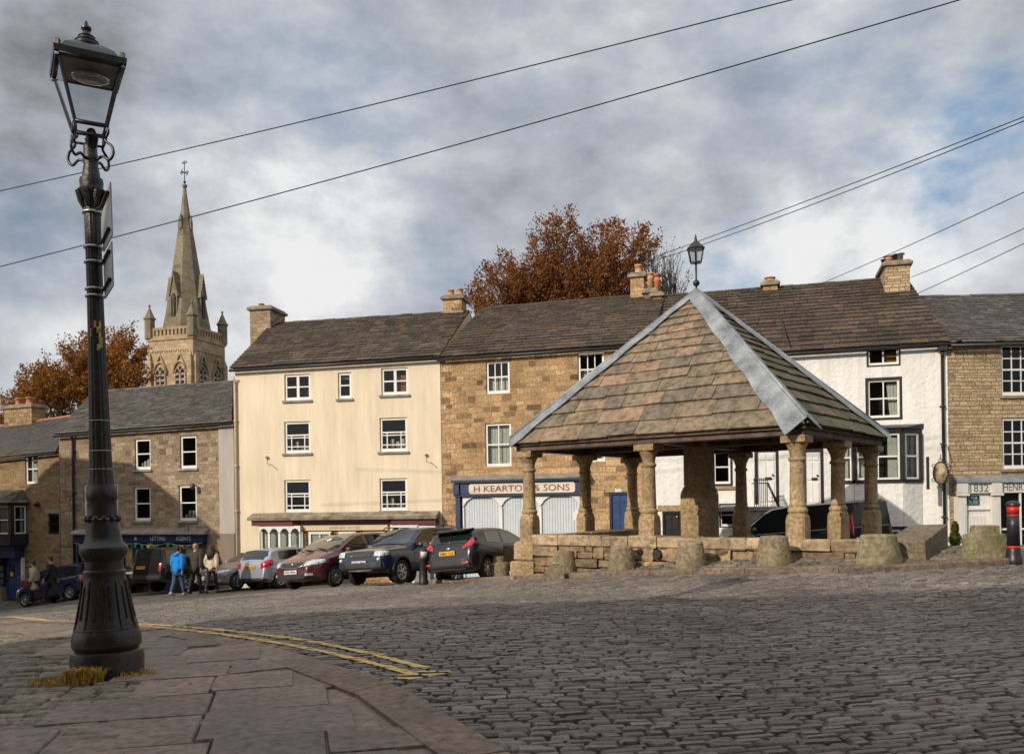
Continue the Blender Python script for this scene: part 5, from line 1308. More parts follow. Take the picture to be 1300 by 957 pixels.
def yline(pts, w):
    """paint lies on the worn tops of the setts only: each top is clipped to the painted band"""
    mb = MB(); rn = random.Random(int(w*1000)+len(pts)); P_ = [G(*q) for q in pts]
    for a, b in zip(P_, P_[1:]):
        d = Vector((b.x-a.x, b.y-a.y, 0)); L_ = d.length; d.normalize(); n = Vector((-d.y, d.x, 0)); m = (a+b)/2
        for T in SETT_TOPS:
            if abs(T[0].x-m.x) > L_/2+.6 or abs(T[0].y-m.y) > L_/2+.6: continue
            j0, j1 = w/2*rn.uniform(.75,1.3), w/2*rn.uniform(.75,1.3)
            q = clip_poly(T, lambda p: (p-a).dot(n)+j0)
            if len(q) > 2: q = clip_poly(q, lambda p: j1-(p-a).dot(n))
            if len(q) > 2: q = clip_poly(q, lambda p: (p-a).dot(d))
            if len(q) > 2: q = clip_poly(q, lambda p: L_-(p-a).dot(d))
            if len(q) > 2: mb.face([p+Vector((0,0,.0075)) for p in q])
    return mb
for pts in ([(543,849),(520,843),(470,830),(430,821.5),(400,815.5),(365,810),(330,805.5),(300,802),(270,799),(240,796.5),(180,792.5),(120,790),(60,787.6),(-40,784.5)],
            [(528,857),(500,849.5),(470,841.5),(430,832),(400,825.5),(370,819.5),(335,813.5),(300,808),(270,804),(240,800.5),(180,795),(120,791.8),(60,789.2),(-40,785.8)]):
    mb = yline(pts, .1); P_ = [G(*q) for q in pts]; Q = []
    for a, b in zip(P_, P_[1:]):
        n = max(2, int((b-a).length/.12)); Q += [a.lerp(b, i/n) for i in range(n)]
    vs = []; fs = []
    for i, q in enumerate(Q):      # thin paint film down in the joints
        d = Q[min(i+1,len(Q)-1)]-Q[max(0,i-1)]; d.z = 0; d.normalize(); s = Vector((-d.y,d.x,0))*.042*(1+.2*math.sin(i*.9)+.15*math.sin(i*2.3))
        for k in (-1, 1): v = q+s*k; vs.append((v.x, v.y, gz(v.x,v.y)+.0085))
    fs = [(2*i, 2*i+1, 2*i+3, 2*i+2) for i in range(len(Q)-1)]; mb.mesh(vs, fs)
    tag(mb.build('yellow_line', ym), kind='structure')
tag(yline([(507,863),(527,858),(548,854.5),(572,852)], .2).build('yellow_line', ym), kind='structure')
# grass tuft at the lamp foot, and weeds along the kerbs
def grass(name, spots, cols, seed, hmul=1.):
    rn = random.Random(seed); mb = MB()
    for (x, y, r, n, h) in spots:
        for i in range(n):
            a = rn.random()*2*PI; rr = r*math.sqrt(rn.random()); px, py = x+rr*math.cos(a), y+rr*math.sin(a)*.6; z = gz(px,py)+.03
            hh = h*rn.uniform(.4,1.2)*hmul; le = Vector((rn.uniform(-1,1), rn.uniform(-1,1), 0))*hh*.7; w = Vector((rn.uniform(-1,1),rn.uniform(-1,1),0)).normalized()*.004
            p0 = Vector((px,py,z)); p1 = p0+le*.3+Vector((0,0,hh*.7)); p2 = p0+le+Vector((0,0,hh*.85))
            mb.face([p0-w,p0+w,p1+w*.8,p1-w*.8]); mb.face([p1-w*.8,p1+w*.8,p2])
    return tag(mb.build(name, island(name+'_blades', cols, .8)), 'x', kind='stuff')
g = G(100, 862)
o = grass('grass', [(g.x+.18, g.y-.28, .17, 900, .13),(g.x-.04, g.y-.34, .22, 220, .06),(g.x+.5,g.y+.0,.2,160,.05)], [(.4,.22,.035),(.6,.36,.06),(.48,.3,.07),(.25,.22,.05)], 3)
o['label'] = 'tuft of dry yellowish grass at the foot of the street lamp'
rn = random.Random(12); sp_ = []
for i in range(70):
    x = rn.uniform(-1, 13); y = interp_y(KERB_M, x)+rn.uniform(.3, .5)+(rn.random()**3)*1.2; sp_.append((x, y, rn.uniform(.06,.22), rn.randint(15,60), rn.uniform(.02,.05)))
for px, py in ((1150,716),(1225,715),(1265,716),(1092,722),(1130,722),(560,739),(470,743),(790,728)):
    g = G(px, py); sp_.append((g.x, g.y, .3, 120, .05))
o = grass('weeds', sp_, [(.12,.1,.02),(.1,.11,.03),(.22,.13,.03),(.07,.09,.02)], 4); o['label'] = 'low weeds and moss growing between the setts along the kerb'
# fallen leaves
mb = MB(); rn = random.Random(6)
for i in range(160):
    y = rn.uniform(6, 24); x = rn.uniform(-.5*y, .56*y); z = gz(x,y)+.03+ (.04 if inside((x,y),PAVE) else 0)
    a = rn.random()*PI; u = Vector((math.cos(a),math.sin(a),rn.uniform(-.3,.3)))*rn.uniform(.015,.035); v = Vector((-u.y,u.x,rn.uniform(-.01,.01)))*.6; p = Vector((x,y,z)); mb.face([p-u,p-v,p+u,p+v])
tag(mb.build('fallen_leaves', island('dry_leaves', [(.2,.08,.02),(.3,.15,.03),(.12,.06,.03)], .8)), 'brown autumn leaves scattered over the setts', kind='stuff')

# ================================================================== STREET LAMP
def spline(p, n=6):
    out = []
    for i in range(len(p)-1):
        a, b, c, d = p[max(0,i-1)], p[i], p[i+1], p[min(len(p)-1,i+2)]
        for k in range(n):
            t = k/n; out.append(.5*((2*b)+(c-a)*t+(2*a-5*b+4*c-d)*t*t+(-a+3*b-3*c+d)*t**3))
    return out+[p[-1]]
base = at(137, 857, 8.0); base.z = gz(base.x, base.y)+.03
lamp = empty('street_lamp', base, 'tall old black cast iron street lamp with glazed lantern on the pavement', 'street lamp', rot=(0, -.0185, 0))
k = 8.0/F
def zy(py): return (857-py)*k
def prof(l): return [(r*k, zy(y)) for r, y in l]
mb = MB(); mb.lathe([(0.34,-.2)]+prof([(43,858),(43.5,836),(42,829),(38,826.5)]), 32); 
mb.lathe(prof([(38,826),(41,821),(41,812),(38.5,803),(36.5,798),(36,795),(34,790),(31,775),(28,757),(25.5,740),(24.6,734),(25,731),(25,728)]), 32)
for j in range(10):    # raised ribs and panels on the bell
    a = 2*PI*j/10
    pts = [((r+.8)*k*math.cos(a)*1.0, (r+.8)*k*math.sin(a), zy(y)) for r, y in ((36.5,800),(34,790),(31,775),(28,757),(25.5,740))]
    mb.tube([Vector(q) for q in pts], .009, 6)
    a2 = a+PI/10; pts = [((r+.2)*k*math.cos(a2), (r+.2)*k*math.sin(a2), zy(y)) for r, y in ((33.5,787),(31,775),(28,757),(26.5,746))]; mb.tube([Vector(q) for q in pts], [.014,.012,.012,.009], 6)
mb.lathe(prof([(37.2,802),(38,800),(37.2,798)]), 32)
mb.build('base', MT['base_iron'], lamp, sharp=28)
mb = MB(); mb.lathe(prof([(25,728),(22.5,726),(22.5,715),(24,713),(27.5,707),(28.8,702),(28.3,698),(25,694),(22,690),(20.8,683),(19.5,672),(18,661),(17.6,650),(17.2,640),(18.4,637),(19,633),(18.6,628),(17,624),(15.5,618)]), 28)
for j in range(12):
    a = 2*PI*j/12; mb.ell((18.6*k*math.cos(a), 18.6*k*math.sin(a), zy(662)), (.025,.025,.035), 8, 6)
mb.build('collar', MT['base_iron'], lamp, sharp=28)
mb = MB(); n = 32   # fluted shaft
rows = [(15.2,618.5),(13.8,606),(12.9,560),(12.,520),(11.,470),(10.3,430),(9.8,380),(9.7,330),(9.9,280),(10.2,268)]
vs = []; fs = []; m_ = 60
for (r, y) in rows:
    for q in range(m_):
        a = 2*PI*q/m_; rr = r*k*(1-.07*(.5+.5*math.cos(a*15))**2); vs.append((rr*math.cos(a), rr*math.sin(a), zy(y)))
for i in range(len(rows)-1):
    for q in range(m_): fs.append((i*m_+q, i*m_+(q+1)%m_, i*m_+m_+(q+1)%m_, i*m_+m_+q))
mb.mesh(vs, fs, 0, True); mb.build('column', MT['weather_iron'], lamp)
for py, r in ((274,11.6),(318,11.3),(337,11.2),(371,11.3),(380,11.3)):
    mb = MB(); mb.lathe([(r*k,zy(py+1.5)),(r*k+.006,zy(py+1)),(r*k+.006,zy(py-1)),(r*k,zy(py-1.5))], 24); mb.build('strap', MT['steel'], lamp)
for py in (538, 576, 599, 662):
    mb = MB(); mb.lathe([((13.4 if py < 640 else 18.8)*k,zy(py+.4)),((13.8 if py < 640 else 19.2)*k,zy(py)),((13.4 if py < 640 else 18.8)*k,zy(py-.4))], 24); mb.build('tied_wire', MT['whiteband'], lamp)
mb = MB()   # scraps of old yellow sticker
for (a, py, w, h) in ((-1.25,417,.012,.035),(-.75,418,.012,.04),(-1.0,424,.012,.03),(-.8,434,.012,.09),(-.65,440,.014,.05),(-.95,446,.016,.03),(-1.75,428,.008,.04),(-1.5,500,.008,.02)):
    r = 11.4*k; c_ = (r*math.cos(a), r*math.sin(a)); tx = Vector((-math.sin(a), math.cos(a), 0)); p0 = Vector((*c_, zy(py)))
    mb.face([p0-tx*w-Vector((0,0,h)), p0+tx*w*.7-Vector((0,0,h*.8)), p0+tx*w+Vector((0,0,h)), p0-tx*w*.8+Vector((0,0,h*.9))])
mb.build('sticker_scrap', plain('old_yellow_sticker', (.5,.36,.1), .7, var=.4, vscale=20), lamp)
mb = MB(); mb.lathe(prof([(10.4,268),(11.5,264),(13,256),(16.5,248),(17,246),(13.6,243),(13.8,239),(14.2,235),(13.6,231),(10.6,229),(10,222),(8.6,214),(9.4,206),(9.6,203),(8.4,200),(8,190),(7,186),(4,184)]), 24)
for j in range(8):
    a = 2*PI*j/8; mb.tube([Vector((r*k*math.cos(a), r*k*math.sin(a), zy(y))) for r, y in ((11,268),(14,257),(17.6,248),(19,250))], [.012,.03,.022,.012], 6)
mb.tube([(.02,-.02,zy(190)),(.05,-.06,zy(180)),(.035,-.05,zy(172))], [.05,.055,.035], 8)
mb.build('capital', MT['rust_iron'], lamp, sharp=28)
# lantern
lr = math.radians(31); Mz = Matrix.Rotation(lr, 4, 'Z')
zb_, zt_ = zy(167), zy(94); hb, ht = .13, .262
mb = MB(); cr = [(-1,-1),(1,-1),(1,1),(-1,1)]
def Lp(x, y, z): return Mz @ Vector((x, y, z))
for (sx, sy) in cr: mb.tube([Lp(sx*hb,sy*hb,zb_), Lp(sx*ht,sy*ht,zt_+.02)], .017, 6, sm=False)
for a, b in zip(cr, cr[1:]+cr[:1]):
    mb.tube([Lp(a[0]*hb,a[1]*hb,zb_), Lp(b[0]*hb,b[1]*hb,zb_)], .02, 6); mb.tube([Lp(a[0]*ht,a[1]*ht,zt_), Lp(b[0]*ht,b[1]*ht,zt_)], .024, 6)
    mb.tube([Lp(a[0]*hb*.95,a[1]*hb*.95,zb_-.1), Lp(b[0]*hb*.95,b[1]*hb*.95,zb_-.1)], .012, 6)
for (sx, sy) in cr:
    mb.tube([Lp(sx*hb,sy*hb,zb_+.02), Lp(sx*hb*.95,sy*hb*.95,zb_-.1)], .012, 6)
    mb.box(*(lambda p: (p.x-.02,p.x+.02,p.y-.02,p.y+.02))(Lp(sx*ht,sy*ht,0)), zt_-.03, zt_+.11)
    # scroll bracket
    d = Lp(sx,sy,0).normalized(); s_ = lambda r, z: Vector((d.x*r, d.y*r, z))
    q = hb*1.35
    mb.tube(spline([s_(q*.95,zb_+.02), s_(q*1.12,zb_-.05), s_(q*.95,zb_-.11), s_(q*.98,zb_-.14), s_(q*1.3,zb_-.19), s_(q*1.38,zb_-.26), s_(q*1.12,zb_-.31), s_(q*.75,zb_-.27), s_(.07,zb_-.29)]), .013, 6)
mb.lathe([(.045,-.32),(.05,-.2),(.035,-.12),(.05,-.1)], 10, (0,0,zb_))
lan = mb.build('lantern', MT['lampblack'], lamp)
mb = MB(); 
def sq(h, z): return [Lp(-h,-h,z), Lp(h,-h,z), Lp(h,h,z), Lp(-h,h,z)]
def sqloft(mb, rings, m=0):
    vs = sum([sq(h,z) for h, z in rings], []); fs = []
    for i in range(len(rings)-1):
        for q in range(4): fs.append((i*4+q, i*4+(q+1)%4, i*4+4+(q+1)%4, i*4+4+q))
    fs.append(tuple((len(rings)-1)*4+q for q in range(4))); mb.mesh(vs, fs, m)
sqloft(mb, [(ht+.03,zt_+.0),(ht+.035,zt_+.055),(ht-.02,zt_+.075),(.2,zt_+.14),(.13,zt_+.2)])
mb.lathe([(.135,zt_+.19),(.14,zt_+.215),(.105,zt_+.225),(.1,zt_+.255),(.105,zt_+.265),(.075,zt_+.275),(.07,zt_+.3),(.075,zt_+.31),(.045,zt_+.325),(.03,zt_+.36),(.045,zt_+.385),(.045,zt_+.4),(.02,zt_+.42),(.012,zt_+.455)], 20)
mb.build('lantern_roof', MT['lampblack'], lan, sharp=28)
g = MB()
for i in range(4):
    a, b = cr[i], cr[(i+1)%4]; g.face([Lp(a[0]*hb,a[1]*hb,zb_), Lp(b[0]*hb,b[1]*hb,zb_), Lp(b[0]*ht,b[1]*ht,zt_), Lp(a[0]*ht,a[1]*ht,zt_)])
g.build('pane', MT['lampglass'], lan)
g = MB(); g.face(sq(ht-.03, zt_-.015)[::-1]); g.build('reflector', plain('opal_reflector', (.55,.53,.5), .5), lan)
g = MB(); g.ell((.02,-.01,zt_-.06),(.17,.1,.05), 16, 8, 0, Mz); g.build('bulb', MT['headlamp'], lan)
# two sign plates strapped to the column, seen from behind
dv = Vector((.30,-.48,0)); dn = dv.normalized(); nv = Vector((-dn.y, dn.x, 0))
for (yt, yb, w, lab) in ((262,325,.56,'upper and larger pale metal sign plate strapped to the lamp column, seen from behind'),(331,384,.52,'lower metal sign plate strapped to the lamp column, seen from behind')):
    sg = empty('road_sign', base, lab, 'road sign', rot=(0,-.0185,0)); mb = MB()
    st = Vector((.105,-.03,0)); z0, z1 = zy(yb), zy(yt)
    p = [st-nv*.006, st+dn*w-nv*.006, st+dn*w+nv*.006, st+nv*.006]
    mb.hexa([Vector((q.x,q.y,z0)) for q in p]+[Vector((q.x,q.y,z1)) for q in p]); mb.build('plate', plain('sign_back', (.42,.43,.44), .45, metal=.3, var=.1), sg)
    for z in (z0+.07, z1-.07):
        mb = MB(); mb.tube([Vector((0.05,-.05,z)), st+dn*.05-nv*.02+Vector((0,0,z)), st+dn*(w-.06)-nv*.022+Vector((0,0,z))], .013, 6); mb.ell(st+dn*(w-.08)-nv*.02+Vector((0,0,z)), (.02,.02,.02), 8, 6); mb.build('fixing_rail', MT['plastic'], sg)
# ================================================================== CARS
def lerp_prof(p, x):
    if x <= p[0][0]: return p[0][1]
    for a, b in zip(p, p[1:]):
        if x <= b[0]: return a[1]+(b[1]-a[1])*(x-a[0])/(b[0]-a[0]) if b[0] > a[0] else b[1]
    return p[-1][1]
class Car: pass
def car(label, pos, head, S, col, cat='car', name='parked_car', group='cars parked along the street'):
    """local frame: x from the nose (-L/2) to the tail (+L/2), y across, z up"""
    L, W = S['L'], S['W']; top = S['top']; belt = S['belt']; wr = S['wr']; hx = L/2
    fx, rx = S['ax']; k = S.get('tumble', .3); nose = S.get('nose', .55); tail = S.get('tail', .4)
    nt, tt = S.get('nt', .26), S.get('tt', .16)
    a = math.atan2(-head[1], -head[0])
    p0 = Vector(pos)
    M = Matrix.Rotation(a, 3, 'Z')
    f_, r_ = M @ Vector((fx,0,0)), M @ Vector((rx,0,0)); side = M @ Vector((0,1,0))
    zf, zr = gz(p0.x+f_.x, p0.y+f_.y), gz(p0.x+r_.x, p0.y+r_.y)
    pitch = math.atan2(zr-zf, rx-fx); zl = gz(p0.x+side.x, p0.y+side.y)-gz(p0.x-side.x, p0.y-side.y); roll = math.atan2(zl, 2.)
    z0 = (zf*rx-zr*fx)/(rx-fx)+.012
    E = bpy.data.objects.new(name, None); COL.objects.link(E); E.location = (p0.x, p0.y, z0)
    E.rotation_euler = (Matrix.Rotation(a,3,'Z') @ Matrix.Rotation(-pitch,3,'Y') @ Matrix.Rotation(roll,3,'X')).to_euler()
    tag(E, label, cat, group)
    def hw(x):
        w = W/2
        if x < -hx+nose: w *= 1-nt*((-hx+nose-x)/nose)**2.2
        if x > hx-tail: w *= 1-tt*((x-hx+tail)/tail)**2.2
        return w
    zt = lambda x: lerp_prof(top, x)
    zb = lambda x: S.get('sill', .2)+.1*smooth(-hx+.55, -hx, x)+.12*smooth(hx-.6, hx, x)
    bl = lambda x: min(lerp_prof(belt, x), zt(x)-.05)
    def section(x):
        w, t, b, q = hw(x), zt(x), bl(x), zb(x); hc = t-b; yr = w*.95-k*hc
        cab = smooth(.06, .3, hc)
        return [(0,q),(w*.8,q),(w*.955,q+.07),(w*.985,q+(b-q)*.4),(w,q+(b-q)*.66),(w*.985,b-.03),(w*.945,b+.012),
                ((w*.945*.35+ (yr+.05)*.65) if cab > .5 else w*.9+(0), (b+.012)*.35+(t-.1)*.65 if cab > .5 else min(b+.03, t-.01)),
                (yr+.05*cab if cab > .5 else w*.82, t-.085*cab-.012*(1-cab)),(yr-.06*cab if cab > .5 else w*.72, t-.022),(yr*.55, t-.002),(0,t+.012)]
    xs = sorted(set([round(v[0],3) for v in top]+[round(-hx+L*i/34,3) for i in range(35)]+[-hx+.03,-hx+.1,hx-.03,hx-.1]))
    mb = MB(); vs = []; fs = []; n = 12
    for x in xs:
        sc = section(x); vs += [(x,y,z) for y, z in sc]+[(x,-y,z) for y, z in sc[-2:0:-1]]
    N = 22
    for i in range(len(xs)-1):
        for j in range(N): fs.append((i*N+j, i*N+(j+1)%N, i*N+N+(j+1)%N, i*N+N+j))
    fs.append(tuple(range(N-1,-1,-1))); fs.append(tuple((len(xs)-1)*N+j for j in range(N)))
    mb.mesh(vs, fs, 0, True)
    body = mb.build('body', [col, MT['rubber']], None, sharp=38)
    cut = MB(); ra = wr+.055
    for ax in (fx, rx):
        for sy in (-1, 1):
            cut.lathe([(ra,-.17),(ra,.35)], 24, M=Matrix.Translation((ax, sy*(W/2-.06), wr)) @ Matrix.Rotation(-sy*PI/2, 4, 'X'), m=1, sm=False)
    co = cut.build('arch_cut', [col, MT['rubber']], None, sharp=30)
    md = body.modifiers.new('b', 'BOOLEAN'); md.operation = 'DIFFERENCE'; md.object = co; md.solver = 'EXACT'
    me = eval_mesh(body); old = body.data; body.modifiers.clear(); body.data = me; bpy.data.objects.remove(co)
    me.set_sharp_from_angle(angle=math.radians(38))
    body.parent = E
    def sy_at(x, z):
        sc = section(x)
        for (y0,z0_),(y1,z1_) in zip(sc[1:], sc[2:]):
            if z0_ <= z <= z1_ and z1_ > z0_: return y0+(y1-y0)*(z-z0_)/(z1_-z0_)
        return sc[8][0]
    def patch(xa, xb, zlo, zhi, off, sgn, nx=8, nz=4):
        g = MB(); v = []; f = []
        for i in range(nx+1):
            x = xa+(xb-xa)*i/nx; lo = zlo(x) if callable(zlo) else zlo; hi = max(lo+.004, zhi(x) if callable(zhi) else zhi)
            for j in range(nz+1):
                z = lo+(hi-lo)*j/nz; v.append((x, sgn*(sy_at(x,z)+off), z))
        for i in range(nx):
            for j in range(nz):
                q = i*(nz+1)+j; f.append((q,q+1,q+nz+2,q+nz+1) if sgn < 0 else (q,q+nz+1,q+nz+2,q+1))
        g.mesh(v, f, 0, True); return g
    # side glass
    for (xa, xb) in S['win']:
        for sg in (-1, 1):
            patch(xa, xb, lambda x: bl(x)+.035, lambda x: zt(x)-.115, .007, sg).build('side_window', S.get('glass', MT['carglass']), E)
    # windscreen / back window on the top profile
    def top_patch(xa, xb, nm, ins=.1, n=7):
        g = MB(); v = []; f = []; m = 6
        for i in range(n+1):
            x = xa+(xb-xa)*i/n; sc = section(x); (y9, z9), (y10, z10) = sc[9], sc[10]; dz = (zt(x+.02)-zt(x-.02))/.04; l = math.hypot(1, dz); nx_, nz_ = -dz/l*.012, 1/l*.012
            for j in range(-m, m+1):
                y = (y9-.01)*j/m; ay = abs(y); z = z9+(z10-z9)*max(0,(y9-ay))/(y9-y10) if ay > y10 else z10+(zt(x)+.012-z10)*(1-ay/max(.01,y10))
                v.append((x+nx_, y, z+nz_))
        q = 2*m+1
        for i in range(n):
            for j in range(2*m): f.append((i*q+j, i*q+q+j, i*q+q+j+1, i*q+j+1))
        g.mesh(v, f, 0, True); g.build(nm, MT['carglass'], E)
    top_patch(*S['ws'], 'windscreen'); 
    if 'rw' in S: top_patch(*S['rw'], 'rear_window')
    # doors
    for (xa, xb) in S['doors']:
        for sg in (-1, 1):
            d = patch(xa, xb, zb(0)+.12, lambda x: bl(x)-.02, .006, sg, 6, 6).build('door', col, E)
            h = MB(); z = bl(xb)-.13; y = sy_at(xb-.14, z); h.bbox(xb-.26, xb-.08, sg*y-.03 if sg < 0 else y, sg*y if sg < 0 else y+.03, z, z+.035, .008); h.build('handle', col, d)
    # sill trim
    tr = MB()
    for sg in (-1, 1):
        q = patch(fx+wr+.1, rx-wr-.1, zb(0)+.005, zb(0)+.11, .012, sg, 4, 2); tr.mesh(q.v, q.f, 0, True)
    tr.build('sill_trim', MT['plastic'], E)
    # wheels
    for ax in (fx, rx):
        for sg in (-1, 1):
            T = Matrix.Translation((ax, sg*(W/2-.115), wr)) @ Matrix.Rotation(-sg*PI/2, 4, 'X') @ Matrix.Rotation(R.random()*6, 4, 'Z')
            t = MB(); rr = wr*.66; t.lathe([(rr-.015,-.1),(wr-.035,-.1),(wr-.008,-.075),(wr,-.03),(wr,.03),(wr-.008,.075),(wr-.035,.1),(rr+.005,.095),(rr-.015,.07)], 28, M=T); w_ = t.build('wheel', MT['rubber'], E)
            rm = MB(); rm.lathe([(rr-.012,.0),(rr,.085),(rr-.022,.088),(rr-.04,.06),(rr-.045,.03)], 28, M=T); sp = S.get('spokes', 5)
            for q in range(sp):
                b = 2*PI*q/sp; A_ = Matrix.Rotation(b, 4, 'Z')
                if S.get('split', 0):
                    for e in (-.16,.16): rm.hexa([T @ A_ @ Vector(v) for v in ((.03,e*.12-.015,.05),(rr-.03,e*.45-.014,.05),(rr-.03,e*.45+.014,.05),(.03,e*.12+.015,.05),(.03,e*.12-.015,.085),(rr-.03,e*.45-.014,.078),(rr-.03,e*.45+.014,.078),(.03,e*.12+.015,.085))])
                else: rm.hexa([T @ A_ @ Vector(v) for v in ((.03,-.03,.045),(rr-.03,-.024,.045),(rr-.03,.024,.045),(.03,.03,.045),(.03,-.03,.085),(rr-.03,-.024,.078),(rr-.03,.024,.078),(.03,.03,.085))])
            rm.lathe([(.055,.04),(.055,.09),(.03,.1)], 14, M=T); rm.build('rim', S.get('rimmat', MT['alloy']), w_)
            dk = MB(); dk.lathe([(rr-.02,.0),(rr-.02,.035)], 20, M=T); dk.build('brake_disc', MT['plastic'], w_)
    # mirrors
    xm, zm = S['mir']
    for sg in (-1, 1):
        m_ = MB(); y = sy_at(xm, zm); m_.ell((xm, sg*(y+.13), zm+.06), (.07,.12,.085), 12, 8); m_.tube([(xm, sg*(y-.02), zm), (xm, sg*(y+.09), zm+.03)], .03, 6); m_.build('mirror', S.get('mirmat', col), E)
    def front_x(y, z, end):     # surface x of nose or tail at (y,z)
        rng = [(-hx+.004*i) for i in range(260)] if end < 0 else [(hx-.004*i) for i in range(260)]
        for x in rng:
            if zb(x) <= z <= zt(x) and sy_at(x, min(max(z, zb(x)+.08), zt(x)-.03)) >= abs(y): return x
        return rng[-1]
    def endpatch(nm, ya, yb, za, zb_, end, mat, off=.012, par=E, n=8, m=4, shape=None):
        g = MB(); v = []; f = []
        for i in range(n+1):
            y = ya+(yb-ya)*i/n
            for j in range(m+1):
                zz = za+(zb_-za)*j/m
                if shape: zz = shape(i/n, j/m)
                lim = max([sy_at(end*(hx-.03*q_), min(zz, zt(end*(hx-.03*q_))-.03)) for q_ in range(16) if zt(end*(hx-.03*q_)) >= zz] or [abs(y)]); yc = math.copysign(min(abs(y), lim-.015), y)
                v.append((front_x(yc, zz, end)+end*off, yc, zz))
        for i in range(n):
            for j in range(m):
                q = i*(m+1)+j; f.append((q,q+m+1,q+m+2,q+1))
        g.mesh(v, f, 0, True); return g.build(nm, mat, par)
    c = Car(); c.E, c.S, c.body, c.col = E, S, body, col; c.front_x, c.endpatch, c.patch, c.sy_at, c.hx, c.zt, c.bl, c.hw, c.zb = front_x, endpatch, patch, sy_at, hx, zt, bl, hw, zb
    return c
def plate(c, end, z, txt, mat, y=0.):
    x = c.front_x(abs(y), z, end)+end*.03; mb = MB(); mb.box(x-.012, x+.012, y-.26, y+.26, z-.057, z+.057); p = mb.build('number_plate', MT[mat], c.E)
    me = text_mesh(txt, .46, .075, .003); me.materials.append(MT['black']); 
    for q in me.polygons: q.material_index = 0
    # text faces outwards along end*x
    me.transform(Matrix.Translation((x+end*.016, y, z)) @ Matrix.Rotation(PI/2*(1 if end > 0 else -1), 4, 'Z'))
    o = bpy.data.objects.new('lettering', me); COL.objects.link(o); o.parent = p
def lights(c, end, y0, y1, z0, z1, mat, nm, slant=0., lift=0., wrap=.0):
    for sg in (-1, 1):
        c.endpatch(nm, sg*y0, sg*y1, z0, z1, end, mat, .016, n=8, m=4, shape=lambda u, v: (z0+lift*u)+(z1+slant*u-(z0+lift*u))*v)
        if wrap:
            xs = c.front_x(y1, (z0+z1)/2, end)
            xa, xb = sorted((xs, xs-end*wrap)); c.patch(xa, xb, lambda x: z0+lift+(.5*(z1-z0))*(abs(x-xs)/wrap)*.5, lambda x: z1+slant+lift*.0-.02*(abs(x-xs)/wrap), .014, sg, 4, 3).build(nm, mat, c.E)
HATCH = dict(L=4.0, W=1.68, wr=.31, ax=(-1.22,1.25), sill=.2,
    top=[(-2.0,.5),(-1.985,.62),(-1.9,.72),(-1.6,.83),(-1.1,.95),(-.92,1.0),(-.5,1.22),(-.12,1.38),(.2,1.435),(.6,1.45),(1.1,1.43),(1.5,1.385),(1.62,1.34),(1.8,1.1),(1.93,.92),(1.97,.7),(2.0,.5)],
    belt=[(-2,.72),(-1,.9),(1.3,.99),(2,1.02)], ws=(-.86,-.14), rw=(1.6,1.84), win=[(-.66,.3),(.38,1.28)], doors=[(-.86,.32),(.36,1.12)], mir=(-.62,.93))
MPV = dict(L=4.8, W=1.98, wr=.34, ax=(-1.45,1.5), sill=.22,
    top=[(-2.4,.5),(-2.385,.68),(-2.3,.8),(-2.0,.93),(-1.55,1.07),(-1.3,1.15),(-.8,1.45),(-.35,1.65),(-.05,1.71),(.6,1.74),(1.5,1.72),(2.05,1.66),(2.2,1.5),(2.33,1.1),(2.38,.8),(2.4,.5)],
    belt=[(-2.4,.78),(-1.2,1.02),(2.4,1.08)], ws=(-1.24,-.33), rw=(2.08,2.3), win=[(-.98,.12),(.2,1.12),(1.2,2.05)], doors=[(-1.12,.16),(.2,1.2)], mir=(-.98,1.08), nose=.8, nt=.34, spokes=9, tumble=.27)
SUV = dict(L=4.45, W=1.84, wr=.36, ax=(-1.35,1.22), sill=.36,
    top=[(-2.22,.62),(-2.21,.86),(-2.16,1.0),(-1.9,1.06),(-1.1,1.13),(-.88,1.18),(-.5,1.45),(-.18,1.66),(.05,1.71),(.5,1.745),(1.2,1.75),(1.9,1.74),(2.05,1.7),(2.15,1.2),(2.2,1.0),(2.22,.6)],
    belt=[(-2.22,.98),(-.9,1.06),(2.22,1.12)], ws=(-.84,-.17), rw=(2.06,2.13), win=[(-.58,.42),(.55,1.15),(1.25,1.95)], doors=[(-.75,.48)], mir=(-.55,1.1), nose=.4, nt=.16, tail=.25, tt=.1, tumble=.22, spokes=6, split=1)
SALOON = dict(L=4.3, W=1.76, wr=.32, ax=(-1.38,1.3), sill=.19,
    top=[(-2.15,.48),(-2.13,.64),(-2.05,.74),(-1.7,.84),(-1.0,.95),(-.8,1.0),(-.35,1.22),(.02,1.37),(.3,1.41),(.8,1.42),(1.3,1.38),(1.62,1.3),(1.9,1.08),(2.06,.95),(2.12,.7),(2.15,.45)],
    belt=[(-2.15,.74),(-.9,.9),(2.15,.98)], ws=(-.74,.0), rw=(1.66,1.96), win=[(-.52,.38),(.46,1.32)], doors=[(-.76,.4),(.44,1.2)], mir=(-.46,.95), spokes=5, split=1, nose=.6, nt=.26)
def spec(b, kx=1., kz=1., **kw):
    d = dict(b); d.update(kw)
    if kx != 1. or kz != 1.:
        d['L'] *= kx; d['top'] = [(x*kx, z*kz) for x, z in d['top']]; d['belt'] = [(x*kx, z*kz) for x, z in d['belt']]
        for q in ('ax','ws','rw'): d[q] = tuple(v*kx for v in d[q])
        for q in ('win','doors'): d[q] = [(a*kx, b_*kx) for a, b_ in d[q]]
        d['mir'] = (d['mir'][0]*kx, d['mir'][1]*kz)
    return d
def gp(px, Y):   # ground point under picture column px at distance Y
    x = (px-CX)/F*Y; return (x, Y)
OUT, IN = (-.53,-.85), (.55,.84)     # nose towards us / tail towards us
